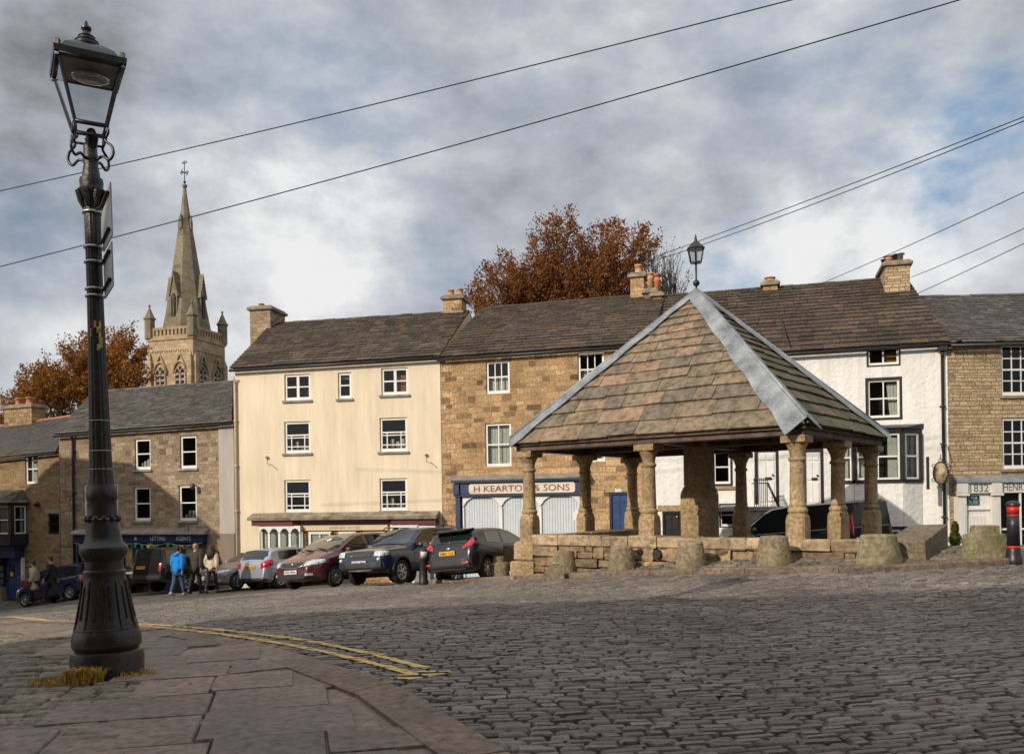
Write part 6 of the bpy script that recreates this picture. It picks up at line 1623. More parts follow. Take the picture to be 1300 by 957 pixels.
# --- maroon people carrier
MAR = paint('maroon_car_paint', (.075,.012,.02), .22); BLU = paint('dark_blue_car_paint', (.012,.02,.055), .22); SIL = paint('silver_blue_car_paint', (.42,.46,.54), .3, .55, .1); GRY = paint('grey_silver_car_paint', (.30,.30,.31), .3, .6, .12)
BLK = paint('black_car_paint', (.008,.009,.012), .2); BLK2 = paint('dark_grey_blue_car_paint', (.012,.014,.02), .22); NAV = paint('navy_car_paint', (.012,.02,.06), .25)
c = car('maroon people carrier with chrome edged grille, nose towards the road', gp(438,28.6), OUT, MPV, MAR)
lights(c, -1, .52, .86, .68, .83, MT['headlamp'], 'headlight', slant=.06, lift=.06, wrap=.22)
c.endpatch('grille', -.48, .48, .66, .82, -1, MT['plastic'], .014, shape=lambda u, v: (.66+.5*(u-.5)**2*.3)+(.16-.5*(u-.5)**2*.3)*v)
mb = MB(); mb.tube([(c.front_x(abs(y), z, -1)-.02, y, z) for y, z in ((-.5,.8),(-.46,.7),(-.3,.655),(0,.64),(.3,.655),(.46,.7),(.5,.8))], .014, 6); mb.build('grille_trim', MT['chrome'], c.E)
mb = MB(); x = c.front_x(0,.75,-1)-.028; mb.hexa([Vector(q) for q in ((x,-.2,.745),(x,.2,.745),(x+.01,.2,.745),(x+.01,-.2,.745),(x,-.17,.765),(x,.17,.765),(x+.01,.17,.765),(x+.01,-.17,.765))]); mb.ell((x,0,.755),(.012,.05,.035)); mb.build('winged_badge', MT['chrome'], c.E)
c.endpatch('lower_grille', -.55, .55, .33, .45, -1, MT['plastic'], .012); lights(c, -1, .58, .76, .4, .47, MT['headlamp'], 'fog_light'); plate(c, -1, .53, 'PX03 MWA', 'plate_w')
mb = MB(); mb.tube([(-1.32,-.5,1.175),(-1.2,-.1,1.24),(-1.16,.1,1.25)], .018, 6); mb.tube([(-1.32,.1,1.175),(-1.22,.4,1.22),(-1.14,.65,1.24)], .018, 6); mb.build('wiper', MT['plastic'], c.E)
# --- dark blue off-roader
c = car('dark blue three door off-roader with silver skid bar, nose towards the road', gp(514,27.4), (-.5,-.866), SUV, BLU)
lights(c, -1, .55, .84, .84, .99, MT['headlamp'], 'headlight', wrap=.14); c.endpatch('grille', -.42, .42, .82, .95, -1, MT['plastic'], .014)
mb = MB(); x = c.front_x(.2,.86,-1)-.02; mb.box(x-.006, x, .22, .34, .85, .89); mb.build('badge', MT['green'], c.E)
lo = MB(); q = c.endpatch('bumper', -.84, .84, .4, .66, -1, MT['plastic'], .05)
mb = MB(); mb.tube([(c.front_x(abs(y), .45, -1)-.075, y, z) for y, z in ((-.55,.58),(-.42,.45),(0,.43),(.42,.45),(.55,.58))], .035, 8); mb.build('skid_bar', MT['steel'], c.E)
mb = MB(); x = c.front_x(.68,.74,-1)-.02
for sg in (-1,1): mb.ell((x+.02, sg*.7, .74), (.05,.06,.06))
mb.build('fog_light', MT['headlamp'], c.E); plate(c, -1, .66, 'ND54 UMO', 'plate_w')
for ax in SUV['ax']:
    for sg in (-1,1): mb = MB(); mb.tube([Vector((ax+ (SUV['wr']+.09)*math.cos(t_), sg*(SUV['W']/2-.015), SUV['wr']+(SUV['wr']+.09)*math.sin(t_))) for t_ in [PI*i/14 for i in range(15)]], .045, 6); mb.build('wheel_arch_trim', MT['plastic'], c.E)
for sg in (-1,1):
    mb = MB(); mb.tube([(-.2,sg*.66,1.72),(-.1,sg*.66,1.775),(1.6,sg*.66,1.8),(1.8,sg*.66,1.76)], .018, 6); mb.build('roof_rail', MT['plastic'], c.E)
c.E.children[0]
# --- black hatchback, tail towards us
c = car('black three door hatchback with roof spoiler and yellow rear plate beside the shelter', gp(622,25.0), IN, spec(HATCH, win=[(-.66,.42),(.52,1.22)], doors=[(-.86,.5)], tumble=.36, spokes=7), BLK2)
for sg in (-1,1):
    c.endpatch('tail_light', sg*.5, sg*.78, .86, 1.15, 1, MT['redlamp'], .016, shape=lambda u, v: (.86+.1*u)+(.08+.17*u)*v)
mb = MB(); mb.hexa([Vector(q) for q in ((1.5,-.58,1.36),(1.5,.58,1.36),(1.86,.52,1.33),(1.86,-.52,1.33),(1.45,-.6,1.43),(1.45,.6,1.43),(1.9,.54,1.37),(1.9,-.54,1.37))]); mb.build('roof_spoiler', MT['plastic'], c.E)
c.endpatch('bumper', -.76, .76, .3, .62, 1, MT['plastic'], .05, n=10); plate(c, 1, .78, 'AB61 LLE', 'plate_y')
lights(c, 1, .52, .72, .47, .52, MT['redlamp'], 'reflector')
for o in list(c.E.children):
    if o.name.startswith('reflector'): o.location.x = .05
mb = MB(); mb.tube([(1.6,0,1.0),(1.9,.05,1.08)], .015,6); mb.ell((1.93,0,.9),(.015,.07,.03)); mb.build('badge', MT['chrome'], c.E)
mb = MB(); mb.tube([(1.1,0,1.42),(1.35,0,1.75)], .006, 5); mb.build('aerial', MT['plastic'], c.E)
# --- silver blue hatchback, tail towards us
c = car('pale silver blue hatchback with red tail light and yellow rear plate', gp(369,33.6), IN, spec(HATCH, 1., 1.03, split=0), SIL)
for sg in (-1,1):
    c.endpatch('tail_light', sg*.56, sg*.8, .74, 1.02, 1, MT['redlamp'], .016, shape=lambda u, v: (.74+.05*u)+(.2+.09*u)*v)
    c.patch(1.62, 1.93, lambda x: min(.84, c.zt(x)-.12), lambda x: min(1.06, c.zt(x)-.05), .014, sg, 5, 3).build('tail_light', MT['redlamp'], c.E)
plate(c, 1, .8, 'FD58 XLR', 'plate_y'); c.endpatch('bumper', -.74, .74, .28, .4, 1, MT['plastic'], .03)
# --- grey silver saloon, nose towards us
c = car('silver grey car with twin kidney grille, nose towards the road behind the three walkers', gp(320,34.0), (-.56,-.83), SALOON, GRY)
lights(c, -1, .46, .8, .64, .75, MT['headlamp'], 'headlight', slant=.03, lift=.05, wrap=.22)
for sg in (-1,1):
    c.endpatch('grille', sg*.04, sg*.3, .58, .72, -1, MT['plastic'], .014); mb = MB(); mb.tube([(c.front_x(abs(y), z, -1)-.018, sg*y, z) for y, z in ((.03,.58),(.03,.73),(.31,.73),(.3,.58),(.03,.58))], .01, 5); mb.build('grille_trim', MT['chrome'], c.E)
c.endpatch('lower_grille', -.55, .55, .28, .42, -1, MT['plastic'], .014); lights(c, -1, .6, .72, .36, .44, MT['headlamp'], 'fog_light'); plate(c, -1, .5, 'SG10 ZWA', 'plate_w')
# --- big black estate off-roader, tail towards us
c = car('large black off-roader with yellow rear plate partly behind the three walkers', gp(250,35.4), IN, spec(SUV, 1.055, 1., W=1.92, win=[(-.58,.3),(.42,1.2),(1.3,1.95)], doors=[(-.75,.34),(.4,1.15)], spokes=6), BLK)
lights(c, 1, .78, .9, .85, 1.15, MT['redlamp'], 'tail_light'); plate(c, 1, 1.0, 'Y612 OJT', 'plate_y', -.3); c.endpatch('bumper', -.9, .9, .45, .72, 1, MT['plastic'], .06)
# --- black hatchback seen from its side, nose to the right
c = car('black hatchback seen from the side, partly behind the lamp base', gp(146,37.0), (.93,-.37), spec(HATCH, spokes=10), BLK)
lights(c, -1, .45, .78, .66, .8, MT['headlamp'], 'headlight', slant=.05, lift=.08, wrap=.42); lights(c, 1, .6, .8, .8, 1.1, MT['redlamp'], 'tail_light', wrap=.2)
c.endpatch('lower_grille', -.5, .5, .32, .46, -1, MT['plastic'], .012); plate(c, -1, .52, 'VK12 ERJ', 'plate_w')
# --- dark blue compact MPV further down
c = car('dark blue compact family car parked beyond the couple at the far left', gp(79,37.), (-.95,.3), spec(MPV, .8, .87, W=1.76, wr=.31, spokes=7), NAV)
lights(c, 1, .66, .82, .74, .95, MT['redlamp'], 'tail_light'); plate(c, 1, .55, 'MV53 KTO', 'plate_y')
lights(c, -1, .45, .78, .68, .82, MT['headlamp'], 'headlight', wrap=.2)
# --- black van behind the shelter
VAN = dict(L=5.0, W=1.95, wr=.33, ax=(-1.6,1.4), sill=.25,
    top=[(-2.5,.55),(-2.48,.8),(-2.4,.95),(-2.0,1.1),(-1.7,1.2),(-1.3,1.55),(-1.0,1.78),(-.75,1.9),(-.3,1.95),(1.,1.96),(2.3,1.95),(2.42,1.88),(2.48,1.0),(2.5,.6)],
    belt=[(-2.5,.9),(-1.5,1.12),(2.5,1.16)], ws=(-1.68,-.96), rw=(2.43,2.47), win=[(-1.4,-.42)], doors=[(-1.5,-.38),(-.3,.8)], mir=(-1.3,1.18), nose=.6, nt=.25, tail=.12, tt=.05, tumble=.14, spokes=6)
vp = at(1018, 640, 26.4)
c = car('black panel van parked behind the market shelter', (vp.x, 26.4), (-.965,.26), VAN, BLK, cat='van', name='panel_van', group=None)
lights(c, -1, .6, .88, .72, .92, MT['headlamp'], 'headlight', wrap=.3); lights(c, 1, .86, .96, .85, 1.5, MT['redlamp'], 'tail_light', wrap=.1); plate(c, 1, .8, 'PJ09 FNV', 'plate_y'); c.endpatch('bumper', -.92, .92, .3, .6, 1, MT['plastic'], .05); c.endpatch('bumper', -.8, .8, .3, .6, -1, MT['plastic'], .04)

# ================================================================== PEOPLE
def skin(verts, edges, root, mat, name, sub=1):
    me = bpy.data.meshes.new(name); me.from_pydata([v[0] for v in verts], edges, [])
    o = bpy.data.objects.new(name, me); COL.objects.link(o)
    o.modifiers.new('s', 'SKIN'); sv = me.skin_vertices[0].data
    for i, v in enumerate(verts):
        r = v[1]; sv[i].radius = r if isinstance(r, tuple) else (r, r); sv[i].use_root = (i == root)
    m = o.modifiers.new('ss', 'SUBSURF'); m.levels = sub; m.render_levels = sub
    nm = eval_mesh(o); o.modifiers.clear(); o.data = nm; nm.materials.clear(); nm.materials.append(mat)
    nm.polygons.foreach_set('use_smooth', [True]*len(nm.polygons)); return o
SKIN = plain('skin', (.52,.28,.2), .55, var=.08)
def cloth(name, col, var=.15): return plain(name, col, .85, var=var, vscale=6, bump=.3, bscale=18)
def person(pos, face, label, S, group=None):
    """face: heading angle; built facing local -y ... +y is behind the body"""
    H = S.get('h', 1.72); k = H/1.72; sw = S.get('shoulder', .19); st = S.get('stride', .22); lean = S.get('lean', .03)
    V = []; E = []; ix = {}
    def add(n, p, r, par=None):
        ix[n] = len(V); V.append((Vector(p)*k, r if isinstance(r, tuple) else r*k))
        if par is not None: E.append((ix[par], ix[n]))
    def pts(d): return d
    add('pelvis', (0,0,.93), (.15,.1)); add('belly', (0,-.01,1.08), (.135,.095), 'pelvis'); add('chest', (0,-lean*.6,1.28), (.155,.105), 'belly'); add('neck0', (0,-lean,1.42), (.085,.075), 'chest'); add('neck', (0,-lean-.01,1.49), (.052,.055), 'neck0')
    add('head0', (0,-lean-.025,1.56), (.068,.08), 'neck'); add('head1', (0,-lean-.03,1.64), (.076,.092), 'head0'); add('head2', (0,-lean-.022,1.69), (.05,.06), 'head1')
    for i, sg in enumerate((-1, 1)):
        f = st*(1 if i == 0 else -1); s = str(i)
        add('hip'+s, (sg*.09,0,.88), .1, 'pelvis'); add('knee'+s, (sg*.095,-f*.55-.03,.5+.01), .062, 'hip'+s)
        lift = .0 if f > 0 else .06
        add('ank'+s, (sg*.1,-f*1.05+(.06 if f < 0 else 0),.09+lift), .042, 'knee'+s); add('toe'+s, (sg*.115,-f*1.05-.14+(.05 if f < 0 else 0),.035+(.0 if f > 0 else .01)), .035, 'ank'+s)
        add('sh'+s, (sg*sw,-lean,1.39), .062, 'neck0' if False else 'chest'); g = -f*.7+S.get('arm', 0)
        add('elb'+s, (sg*(sw+.06),-g*.35+.03,1.13), .045, 'sh'+s); add('wri'+s, (sg*(sw+.05),-g*.8-.04,.9), .03, 'elb'+s); add('palm'+s, (sg*(sw+.045),-g*.9-.05,.83), (.036,.02), 'wri'+s)
        for q in range(4):
            o = (q-1.5)*.018; ln = (.058,.07,.066,.05)[q]
            add('f%d%s'%(q,s), (sg*(sw+.04),-g*.92-.052+o,.785), .0095, 'palm'+s); add('g%d%s'%(q,s), (sg*(sw+.028),-g*.92-.055+o,.785-ln), .008, 'f%d%s'%(q,s))
        add('th'+s, (sg*(sw+.03),-g*.9-.09,.815), .011, 'wri'+s); add('tt'+s, (sg*(sw+.02),-g*.9-.1,.775), .009, 'th'+s)
    body = skin(V, E, 0, SKIN, 'person', 1)
    body.location = (pos[0], pos[1], gz(pos[0],pos[1])+.02); body.rotation_euler = (0,0,face); tag(body, label, 'person', group)
    def sub(names, extra, mat, nm, root=0, ov={}):
        m = {n: i for i, n in enumerate(names)}
        vv = [(V[ix[n]][0] + (Vector(ov[n])*k if n in ov else Vector((0,0,0))), tuple(q+extra for q in (V[ix[n]][1] if isinstance(V[ix[n]][1], tuple) else (V[ix[n]][1],)*2))) for n in names]
        ee = [(m[V_a], m[V_b]) for V_a, V_b in ((na, nb) for (a, b) in E for na in [inv[a]] for nb in [inv[b]] if na in m and nb in m)]
        o = skin(vv, ee, root, mat, nm); o.parent = body; return o
    inv = {i: n for n, i in ix.items()}
    sub(['pelvis','hip0','knee0','ank0','hip1','knee1','ank1'], S.get('tr_fat', .022), S['trousers'], 'trousers')
    sub(['pelvis','belly','chest','neck0','sh0','elb0','wri0','sh1','elb1','wri1'], S.get('jk_fat', .035), S['jacket'], 'jacket', 0, S.get('jov', {'pelvis': (0,0,S.get('hem', -.02))}))
    # skirt of the jacket
    hz = S.get('jlen', .8); mb = MB(); mb.lathe([(1.0,hz),(1.02,hz+.1),(.98,.98),(.9,1.12),(.8,1.15)], 20, M=Matrix.Diagonal((.205*k,.15*k,k,1))); o = mb.build('jacket_skirt', S['jacket'], body)
    for i in '01':
        a, t_ = V[ix['ank'+i]][0], V[ix['toe'+i]][0]; mb = MB(); mb.tube([a+Vector((0,.06,-.045)), a+Vector((0,.0,-.03)), t_+Vector((0,0,.012)), t_+Vector((0,-.06,.0))], [.045,.055,.048,.025], 10); mb.build('shoe', S.get('shoes', MT['rubber']), body)
    h = V[ix['head1']][0]; mb = MB(); hs = S.get('hair', 'short')
    if hs == 'short': mb.ell((h.x, h.y+.022, h.z+.035), (.086,.1,.088), 16, 10); mb.ell((h.x,h.y+.055,h.z-.025),(.07,.055,.06))
    elif hs == 'long':
        mb.ell((h.x, h.y+.02, h.z+.03), (.1,.11,.095), 16, 10); rr = random.Random(2)
        for i in range(26):
            a = -.5+PI*1.0*i/25+.25; x, y = math.cos(a)*.1, math.sin(a)*.1+.02; w = rr.uniform(.02,.05)
            mb.tube([(h.x+x*.8,h.y+y*.8,h.z+.06),(h.x+x*1.15,h.y+y*1.15+.01,h.z-.08),(h.x+x*1.35+rr.uniform(-.02,.02),h.y+y*1.2+.03,h.z-.2),(h.x+x*1.3+rr.uniform(-.03,.03),h.y+y*1.1+.05,h.z-.33-rr.uniform(0,.1))], [.03,.035,.034,.012], 6)
    mb.build('hair', S['haircol'], body)
    # face
    fz = h.z; fy = h.y-.085*k; mb = MB(); mb.ell((0,fy-.012,fz-.015),(.013,.02,.022),8,6); 
    for sg in (-1,1): mb.ell((sg*.078*k,h.y,fz-.005),(.014,.024,.032),8,6)
    mb.build('nose_and_ears', SKIN, body); mb = MB()
    for sg in (-1,1): mb.ell((sg*.03,fy+.002,fz+.012),(.012,.008,.007),8,6)
    mb.ell((0,fy+.001,fz-.055),(.024,.008,.006),8,6); mb.build('eyes_and_mouth', plain('eye_dark', (.06,.03,.03), .4) if 'eye_dark' not in bpy.data.materials else bpy.data.materials['eye_dark'], body)
    return body
HB_ = plain('brown_hair', (.03,.014,.008), .6, var=.4, vscale=30); HBL = plain('fair_hair', (.36,.24,.11), .6, var=.3, vscale=30); HD = plain('dark_hair', (.015,.01,.008), .6, var=.3)
JB = cloth('bright_blue_nylon', (.0,.2,.62), .12); JG = cloth('dark_brown_cloth', (.045,.038,.032)); JC = cloth('cream_fleece', (.55,.44,.33)); TD = cloth('black_trousers', (.012,.012,.014)); TJ = cloth('blue_denim', (.035,.075,.14)); JT = cloth('beige_coat', (.42,.34,.27)); JK = cloth('black_coat', (.012,.012,.014))
wp = [(G(226,757)),(G(248,755)),(G(269,754))]
gpw = 'walkers crossing the cobbles'
b1 = person(wp[0].xy, PI-.35, 'person in bright blue hooded jacket and jeans walking away from the camera', dict(h=1.76, jacket=JB, trousers=TJ, haircol=HD, jlen=.74, jk_fat=.045, shoes=MT['greywall'], stride=.16), gpw)
mb = MB(); mb.ell((0,.075,1.49),(.11,.075,.075)); mb.build('hood', JB, b1)
b2 = person(wp[1].xy, PI-.2, 'fair haired person in dark brown jacket walking between the other two walkers', dict(h=1.8, jacket=JG, trousers=TD, haircol=HBL, jlen=.84, stride=.18, shoulder=.21), gpw)
b3 = person(wp[2].xy, PI-.1, 'person with long brown hair in cream jacket, black trousers and boots', dict(h=1.72, jacket=JC, trousers=TD, haircol=HB_, hair='long', jlen=.82, stride=.2, shoulder=.17, tr_fat=.008, jk_fat=.04), gpw)
q = G(44,768); person(q.xy, -PI/2+.25, 'person in beige coat carrying a maroon bag at the far left', dict(h=1.66, jacket=JT, trousers=TD, haircol=HB_, jlen=.6, stride=.14, jk_fat=.05), 'couple walking at the far left')
bg = MB(); bg.bbox(-.17,.17,-.07,.07,0,.3,.05); bg.tube([(-.12,0,.28),(-.08,0,.45),(.08,0,.45),(.12,0,.28)], .012, 6); o = bg.build('shoulder_bag', MT['maroon'], None); 
o.location = (q.x-.2, q.y-.27, gz(q.x,q.y)+.72); o.rotation_euler = (0,0,.4); tag(o, 'maroon bag hanging at the side of the person in the beige coat', 'bag')
q2 = G(60,766); person((q2.x,q2.y+.35), -PI/2+.2, 'person in black coat striding just behind the one in the beige coat', dict(h=1.74, jacket=JK, trousers=TD, haircol=HD, jlen=.7, stride=.3), 'couple walking at the far left')
# ================================================================== CHURCH
YC = 92.; s_ = YC/F
cc = at(240.5, 640, YC); th = math.radians(-16.5); w = 2.72      # half width of the tower
zT = lambda py: EYE + ((HZ-py)/F - .0148*(cc.x/YC))*YC   # world height of a picture row at the tower
ch = empty('church', (cc.x, cc.y, 0), 'distant sandstone church tower with tall octagonal spire, corner pinnacles and weathervane', 'church', th)
zp, zpar = zT(437), zT(421)
mb = MB(); mb.box(-w, w, -w, w, -6, zp)
for (sx, sy) in ((-1,-1),(1,-1),(1,1),(-1,1)):   # angle buttresses
    for (a, b) in ((0,1),(1,0)):
        dx, dy = sx*(w-.25), sy*(w-.25); ex = .32
        x0, x1 = sorted((sx*(w-.55), sx*(w-.02))) if a == 0 else sorted((sx*(w+.002), sx*(w+ex))); y0, y1 = sorted((sy*(w-.55), sy*(w-.02))) if b == 0 else sorted((sy*(w+.002), sy*(w+ex)))
        mb.box(x0, x1, y0, y1, -6, zp-2.2); mb.hexa([Vector(q) for q in ((x0,y0,zp-2.198),(x1,y0,zp-2.198),(x1,y1,zp-2.198),(x0,y1,zp-2.198))]+[Vector((sx*(w-.3)*1. if a == 0 else sx*w, sy*(w-.3) if b == 0 else sy*w, zp-1.2))+Vector((dx_,dy_,0)) for dx_,dy_ in ((-.05,-.05),(.05,-.05),(.05,.05),(-.05,.05))])
mb.box(-w-.12, w+.12, -w-.12, w+.12, zp+.002, zp+.28)
# blind corbel arches
for fc in range(4):
    Mf = Matrix.Rotation(fc*PI/2, 4, 'Z')
    for i in range(8):
        x = -w+.75+(2*w-1.5)*i/7; mb.tube([Mf @ Vector((x+.2*math.cos(PI*j/6), -w-.02, zp-1.25+.2*math.sin(PI*j/6))) for j in range(7)], .06, 5)
mb.build('tower', MT['church'], ch)
mb = MB()
for fc in range(4):
    Mf = Matrix.Rotation(fc*PI/2, 4, 'Z'); n = 11; z0, z1 = zp+.282, zpar
    mb.box(-w-.02, w+.02, -w-.0, -w+.28, z1-.25, z1, 0, Mf); mb.box(-w, w, -w+.02, -w+.26, z0, z0+.22, 0, Mf)
    for i in range(n+1): x = -w+.2+(2*w-.4)*i/n; mb.box(x-.13, x+.13, -w+.01, -w+.27, z0+.222, z1-.252, 0, Mf)
mb.build('parapet', MT['church'], ch)
for (sx, sy) in ((-1,-1),(1,-1),(1,1),(-1,1)):
    mb = MB(); c = (sx*(w-.15), sy*(w-.15), 0); zq = zT(391); 
    mb.lathe([(.5,zp+.25),(.5,zpar+.9),(.62,zpar+.95),(.62,zpar+1.1),(.5,zpar+1.15),(.06,zq-.3),(.13,zq-.15),(.05,zq)], 8, c, sm=False); mb.build('pinnacle', MT['spire'], ch)
zs0, zs1 = zpar-.3, zT(236)
mb = MB(); R0 = 2.5
mb.lathe([(R0+.12,zp+.3),(R0+.06,zs0),(R0*.83,zs0+(zs1-zs0)*.17),(R0*.60,zs0+(zs1-zs0)*.40),(R0*.17,zs0+(zs1-zs0)*.84),(.12,zs1)], 8, (0,0,0), rot=PI/8, sm=False)
mb.lathe([(.2,zs1-.2),(.28,zs1+.05),(.1,zs1+.2)], 8, (0,0,0))
mb.build('spire', MT['spire'], ch)
for fc in range(4):
    Mf = Matrix.Rotation(fc*PI/2, 4, 'Z'); mb = MB(); zb_ = zs0+1.2; yo = -R0*.93
    mb.prism([(-.4,zb_),(.4,zb_),(.4,zb_+2.5),(0,zb_+4.6),(-.4,zb_+2.5)], yo+.26, yo+1.6)
    mb.prism([(-.58,zb_+2.4),(-.48,zb_+2.4),(0,zb_+4.6),(.48,zb_+2.4),(.58,zb_+2.4),(0,zb_+5.0)], yo+.16, yo+1.4)
    mb.prism(arch_poly(-.26,.26,zb_+.3,zb_+2.2,.5), yo+.2, yo+.258, 1); mb.box(-.04,.04,yo+.17,yo+.198,zb_+.3,zb_+2.6)
    mb.v = [tuple(Mf @ Vector(v)) for v in mb.v]; mb.build('lucarne', [MT['spire'], MT['dark']], ch)
    mb = MB(); zu = zs0+(zs1-zs0)*.7; y2 = -.82; mb.prism([(-.16,zu),(.16,zu),(.16,zu+.7),(0,zu+1.5),(-.16,zu+.7)], y2, y2+.7); mb.v = [tuple(Mf @ Vector(v)) for v in mb.v]; mb.build('lucarne', MT['spire'], ch)
    for x in (-1.2, 1.2):     # paired belfry openings
        mb = MB(); zb2 = zp-6.2; y = -w
        for sx in (-.32, .32):
            mb.prism(arch_poly(x+sx-.22, x+sx+.22, zb2, zb2+2.6, .5), y-.03, y+.05, 1)
            for j in range(5): mb.hexa([Vector(q) for q in ((x+sx-.2,y-.12,zb2+.3+.55*j),(x+sx+.2,y-.12,zb2+.3+.55*j),(x+sx+.2,y-.032,zb2+.5+.55*j),(x+sx-.2,y-.032,zb2+.5+.55*j),(x+sx-.2,y-.12,zb2+.36+.55*j),(x+sx+.2,y-.12,zb2+.36+.55*j),(x+sx+.2,y-.032,zb2+.56+.55*j),(x+sx-.2,y-.032,zb2+.56+.55*j))], 2)
        mb.tube([(x,y-.06,zb2),(x,y-.06,zb2+2.6)], .09, 8)
        for sx in (-.6,.6): mb.tube([(x+sx,y-.06,zb2),(x+sx,y-.06,zb2+2.7)], .1, 8)
        for sx in (-.32,.32): mb.tube([(x+sx+.3*math.cos(PI*j/8), y-.07, zb2+2.6+.62*math.sin(PI*j/8)) for j in range(9)], .06, 6)
        mb.lathe([(.17,0),(.17,.06)], 12, M=Matrix.Translation((x,y-.02,zb2+3.25)) @ Matrix.Rotation(PI/2, 4, 'X'), m=1)
        mb.tube([(x+.78*math.cos(PI*j/10), y-.09, zb2+2.65+1.3*math.sin(PI*j/10)) for j in range(11)], .09, 6)
        mb.tube([(x-.85,y-.1,zb2+2.9),(x,y-.1,zb2+4.7),(x+.85,y-.1,zb2+2.9)], .1, 6)
        mb.v = [tuple(Mf @ Vector(v)) for v in mb.v]; mb.build('belfry_window', [MT['church'], MT['dark'], MT['sill']], ch)
mb = MB(); zv = zT(204); mb.tube([(0,0,zs1),(0,0,zv)], .045, 6)
for a in (0, PI/2): d = Vector((math.cos(a), math.sin(a), 0))*.5; z = zT(219); mb.tube([Vector((0,0,z))-d, Vector((0,0,z))+d], .04, 6); mb.tube([Vector((0,0,z))+d*.6+Vector((0,0,.25)), Vector((0,0,z))+d+Vector((0,0,0)), Vector((0,0,z))+d*.6-Vector((0,0,.25))], .03, 5); mb.tube([Vector((0,0,z))-d*.6+Vector((0,0,.25)), Vector((0,0,z))-d, Vector((0,0,z))-d*.6-Vector((0,0,.25))], .03, 5)
mb.ell((0,0,zs1+.4),(.14,.14,.14)); mb.prism([(-.35,zv-.3),(.1,zv-.35),(.4,zv-.2),(.25,zv-.02),(.05,zv-.2),(-.2,zv-.05)], -.02, .02); mb.build('weathervane', MT['iron'], ch)

# ================================================================== TREES
def tree(name, label, px0, Y, zg, blobs, n_tips, leaf, dens, mats, seed, fan=.5, lsz=.16, depth=4., wind=(.25,0,0)):
    rn = random.Random(seed); b0 = at(px0, 500, Y); T = empty(name, (b0.x, b0.y, zg), label, 'tree', group='autumn trees behind the roofs')
    def loc(px, py, dy): p = at(px, py, Y+dy); return Vector((p.x-b0.x, p.y-b0.y, p.z-zg))
    zc = min(loc(b[0], b[1], 0).z for b in blobs); tr = MB(); lf = MB()
    fork = Vector((0,0,max(2.5, zc*.45)))
    tr.tube([(0,0,-.4),(0,0,.4),(.05,.02,fork.z*.6),fork], [.5,.38,.3,.26], 10)
    limbs = []
    for (px, py, r, wgt) in blobs:
        e = loc(px, py, rn.uniform(-1,1)*depth*.4); m1 = fork.lerp(e, .45)+Vector((rn.uniform(-.4,.4),rn.uniform(-.5,.5),rn.uniform(0,.8))); limbs.append((fork, m1, e))
        tr.tube([fork, fork.lerp(m1,.5)+Vector((0,0,.2)), m1, e], [.17,.13,.09,.03], 7)
    tot = sum(b[3] for b in blobs)
    for i in range(n_tips):
        u = rn.random()*tot; k = 0
        while u > blobs[k][3] and k < len(blobs)-1: u -= blobs[k][3]; k += 1
        px, py, r, _ = blobs[k]; a = rn.random()*2*PI; q = math.sqrt(rn.random())*r
        tip = loc(px+q*math.cos(a)*1.1, py+q*math.sin(a), rn.gauss(0,.5)*depth)
        f, m1, e = limbs[k]; st = m1.lerp(e, rn.uniform(0,.9)); ax = tip-st; mid = st.lerp(tip,.5)+Vector((rn.uniform(-.3,.3),rn.uniform(-.3,.3),.2))
        tr.tube([st, mid, tip], [.035,.022,.006], 4, cap=False)
        out = (ax.normalized()+Vector((rn.uniform(-.4,.4)+wind[0],rn.uniform(-.4,.4),rn.uniform(.1,.8)))).normalized(); ln = rn.uniform(.35,1.)
        tr.tube([tip, tip+out*ln*.5+Vector((0,0,.03)), tip+out*ln], [.012,.008,.003], 3, cap=False)
        n2 = int(dens*rn.uniform(.4,1.3))
        for j in range(n2):
            t_ = rn.random(); base = mid.lerp(tip, t_*1.6) if t_ < .6 else tip+out*ln*(t_-.6)*2.5
            sp = Vector((rn.gauss(0,.15),rn.gauss(0,.15),rn.gauss(0,.1))); p = base+sp
            d = (out*.7+Vector((rn.uniform(-1,1),rn.uniform(-1,1),rn.uniform(-.8,.8)))).normalized(); s = d.cross(Vector((rn.uniform(-1,1),rn.uniform(-1,1),rn.uniform(-1,1)))).normalized(); l = lsz*rn.uniform(.6,1.3)
            lf.face([p, p+d*l*.5+s*l*.28, p+d*l, p+d*l*.5-s*l*.28])
    tr.build('trunk', MT['bark'], T); lf.build('crown', mats, T); return T
def leafmat(name, cols):
    m, t = newmat(name); r = t.n('NewGeometry').outputs['Random Per Island']; n = len(cols)
    c = t.ramp(r, [(i/(n-1), q) for i, q in enumerate(cols)]); c = t.mix(.5, c, t.ramp(t.noise(t.obj(), .5, 3), [(.35,(.55,.5,.45)),(.65,(1.3,1.25,1.1))]), 'MULTIPLY')
    d = t.n('BsdfDiffuse', {'Color': c}); tl = t.n('BsdfTranslucent', {'Color': c}); mx = t.n('MixShader', {0: .3, 1: d.outputs[0], 2: tl.outputs[0]}); o = t.n('OutputMaterial'); t.t.links.new(mx.outputs[0], o.inputs[0]); return m
tree('beech_tree', 'large russet beech with ragged windswept crown behind the stone shop roof', 715, 52., -3., [(636,372,34,1.3),(660,352,28,1.1),(680,372,36,1.2),(712,345,42,2.),(700,308,26,.7),(716,288,13,.25),(748,352,40,2.2),(762,322,32,1.4),(774,300,15,.5),(796,335,22,.7),(814,300,13,.3),(824,312,9,.14),(610,388,18,.5),(785,370,34,1.3),(735,385,50,1.6)],
     430, None, 125, leafmat('russet_leaves', [(.13,.05,.024),(.22,.08,.03),(.29,.12,.04),(.16,.06,.024),(.34,.16,.05),(.23,.1,.035)]), 41, lsz=.17)
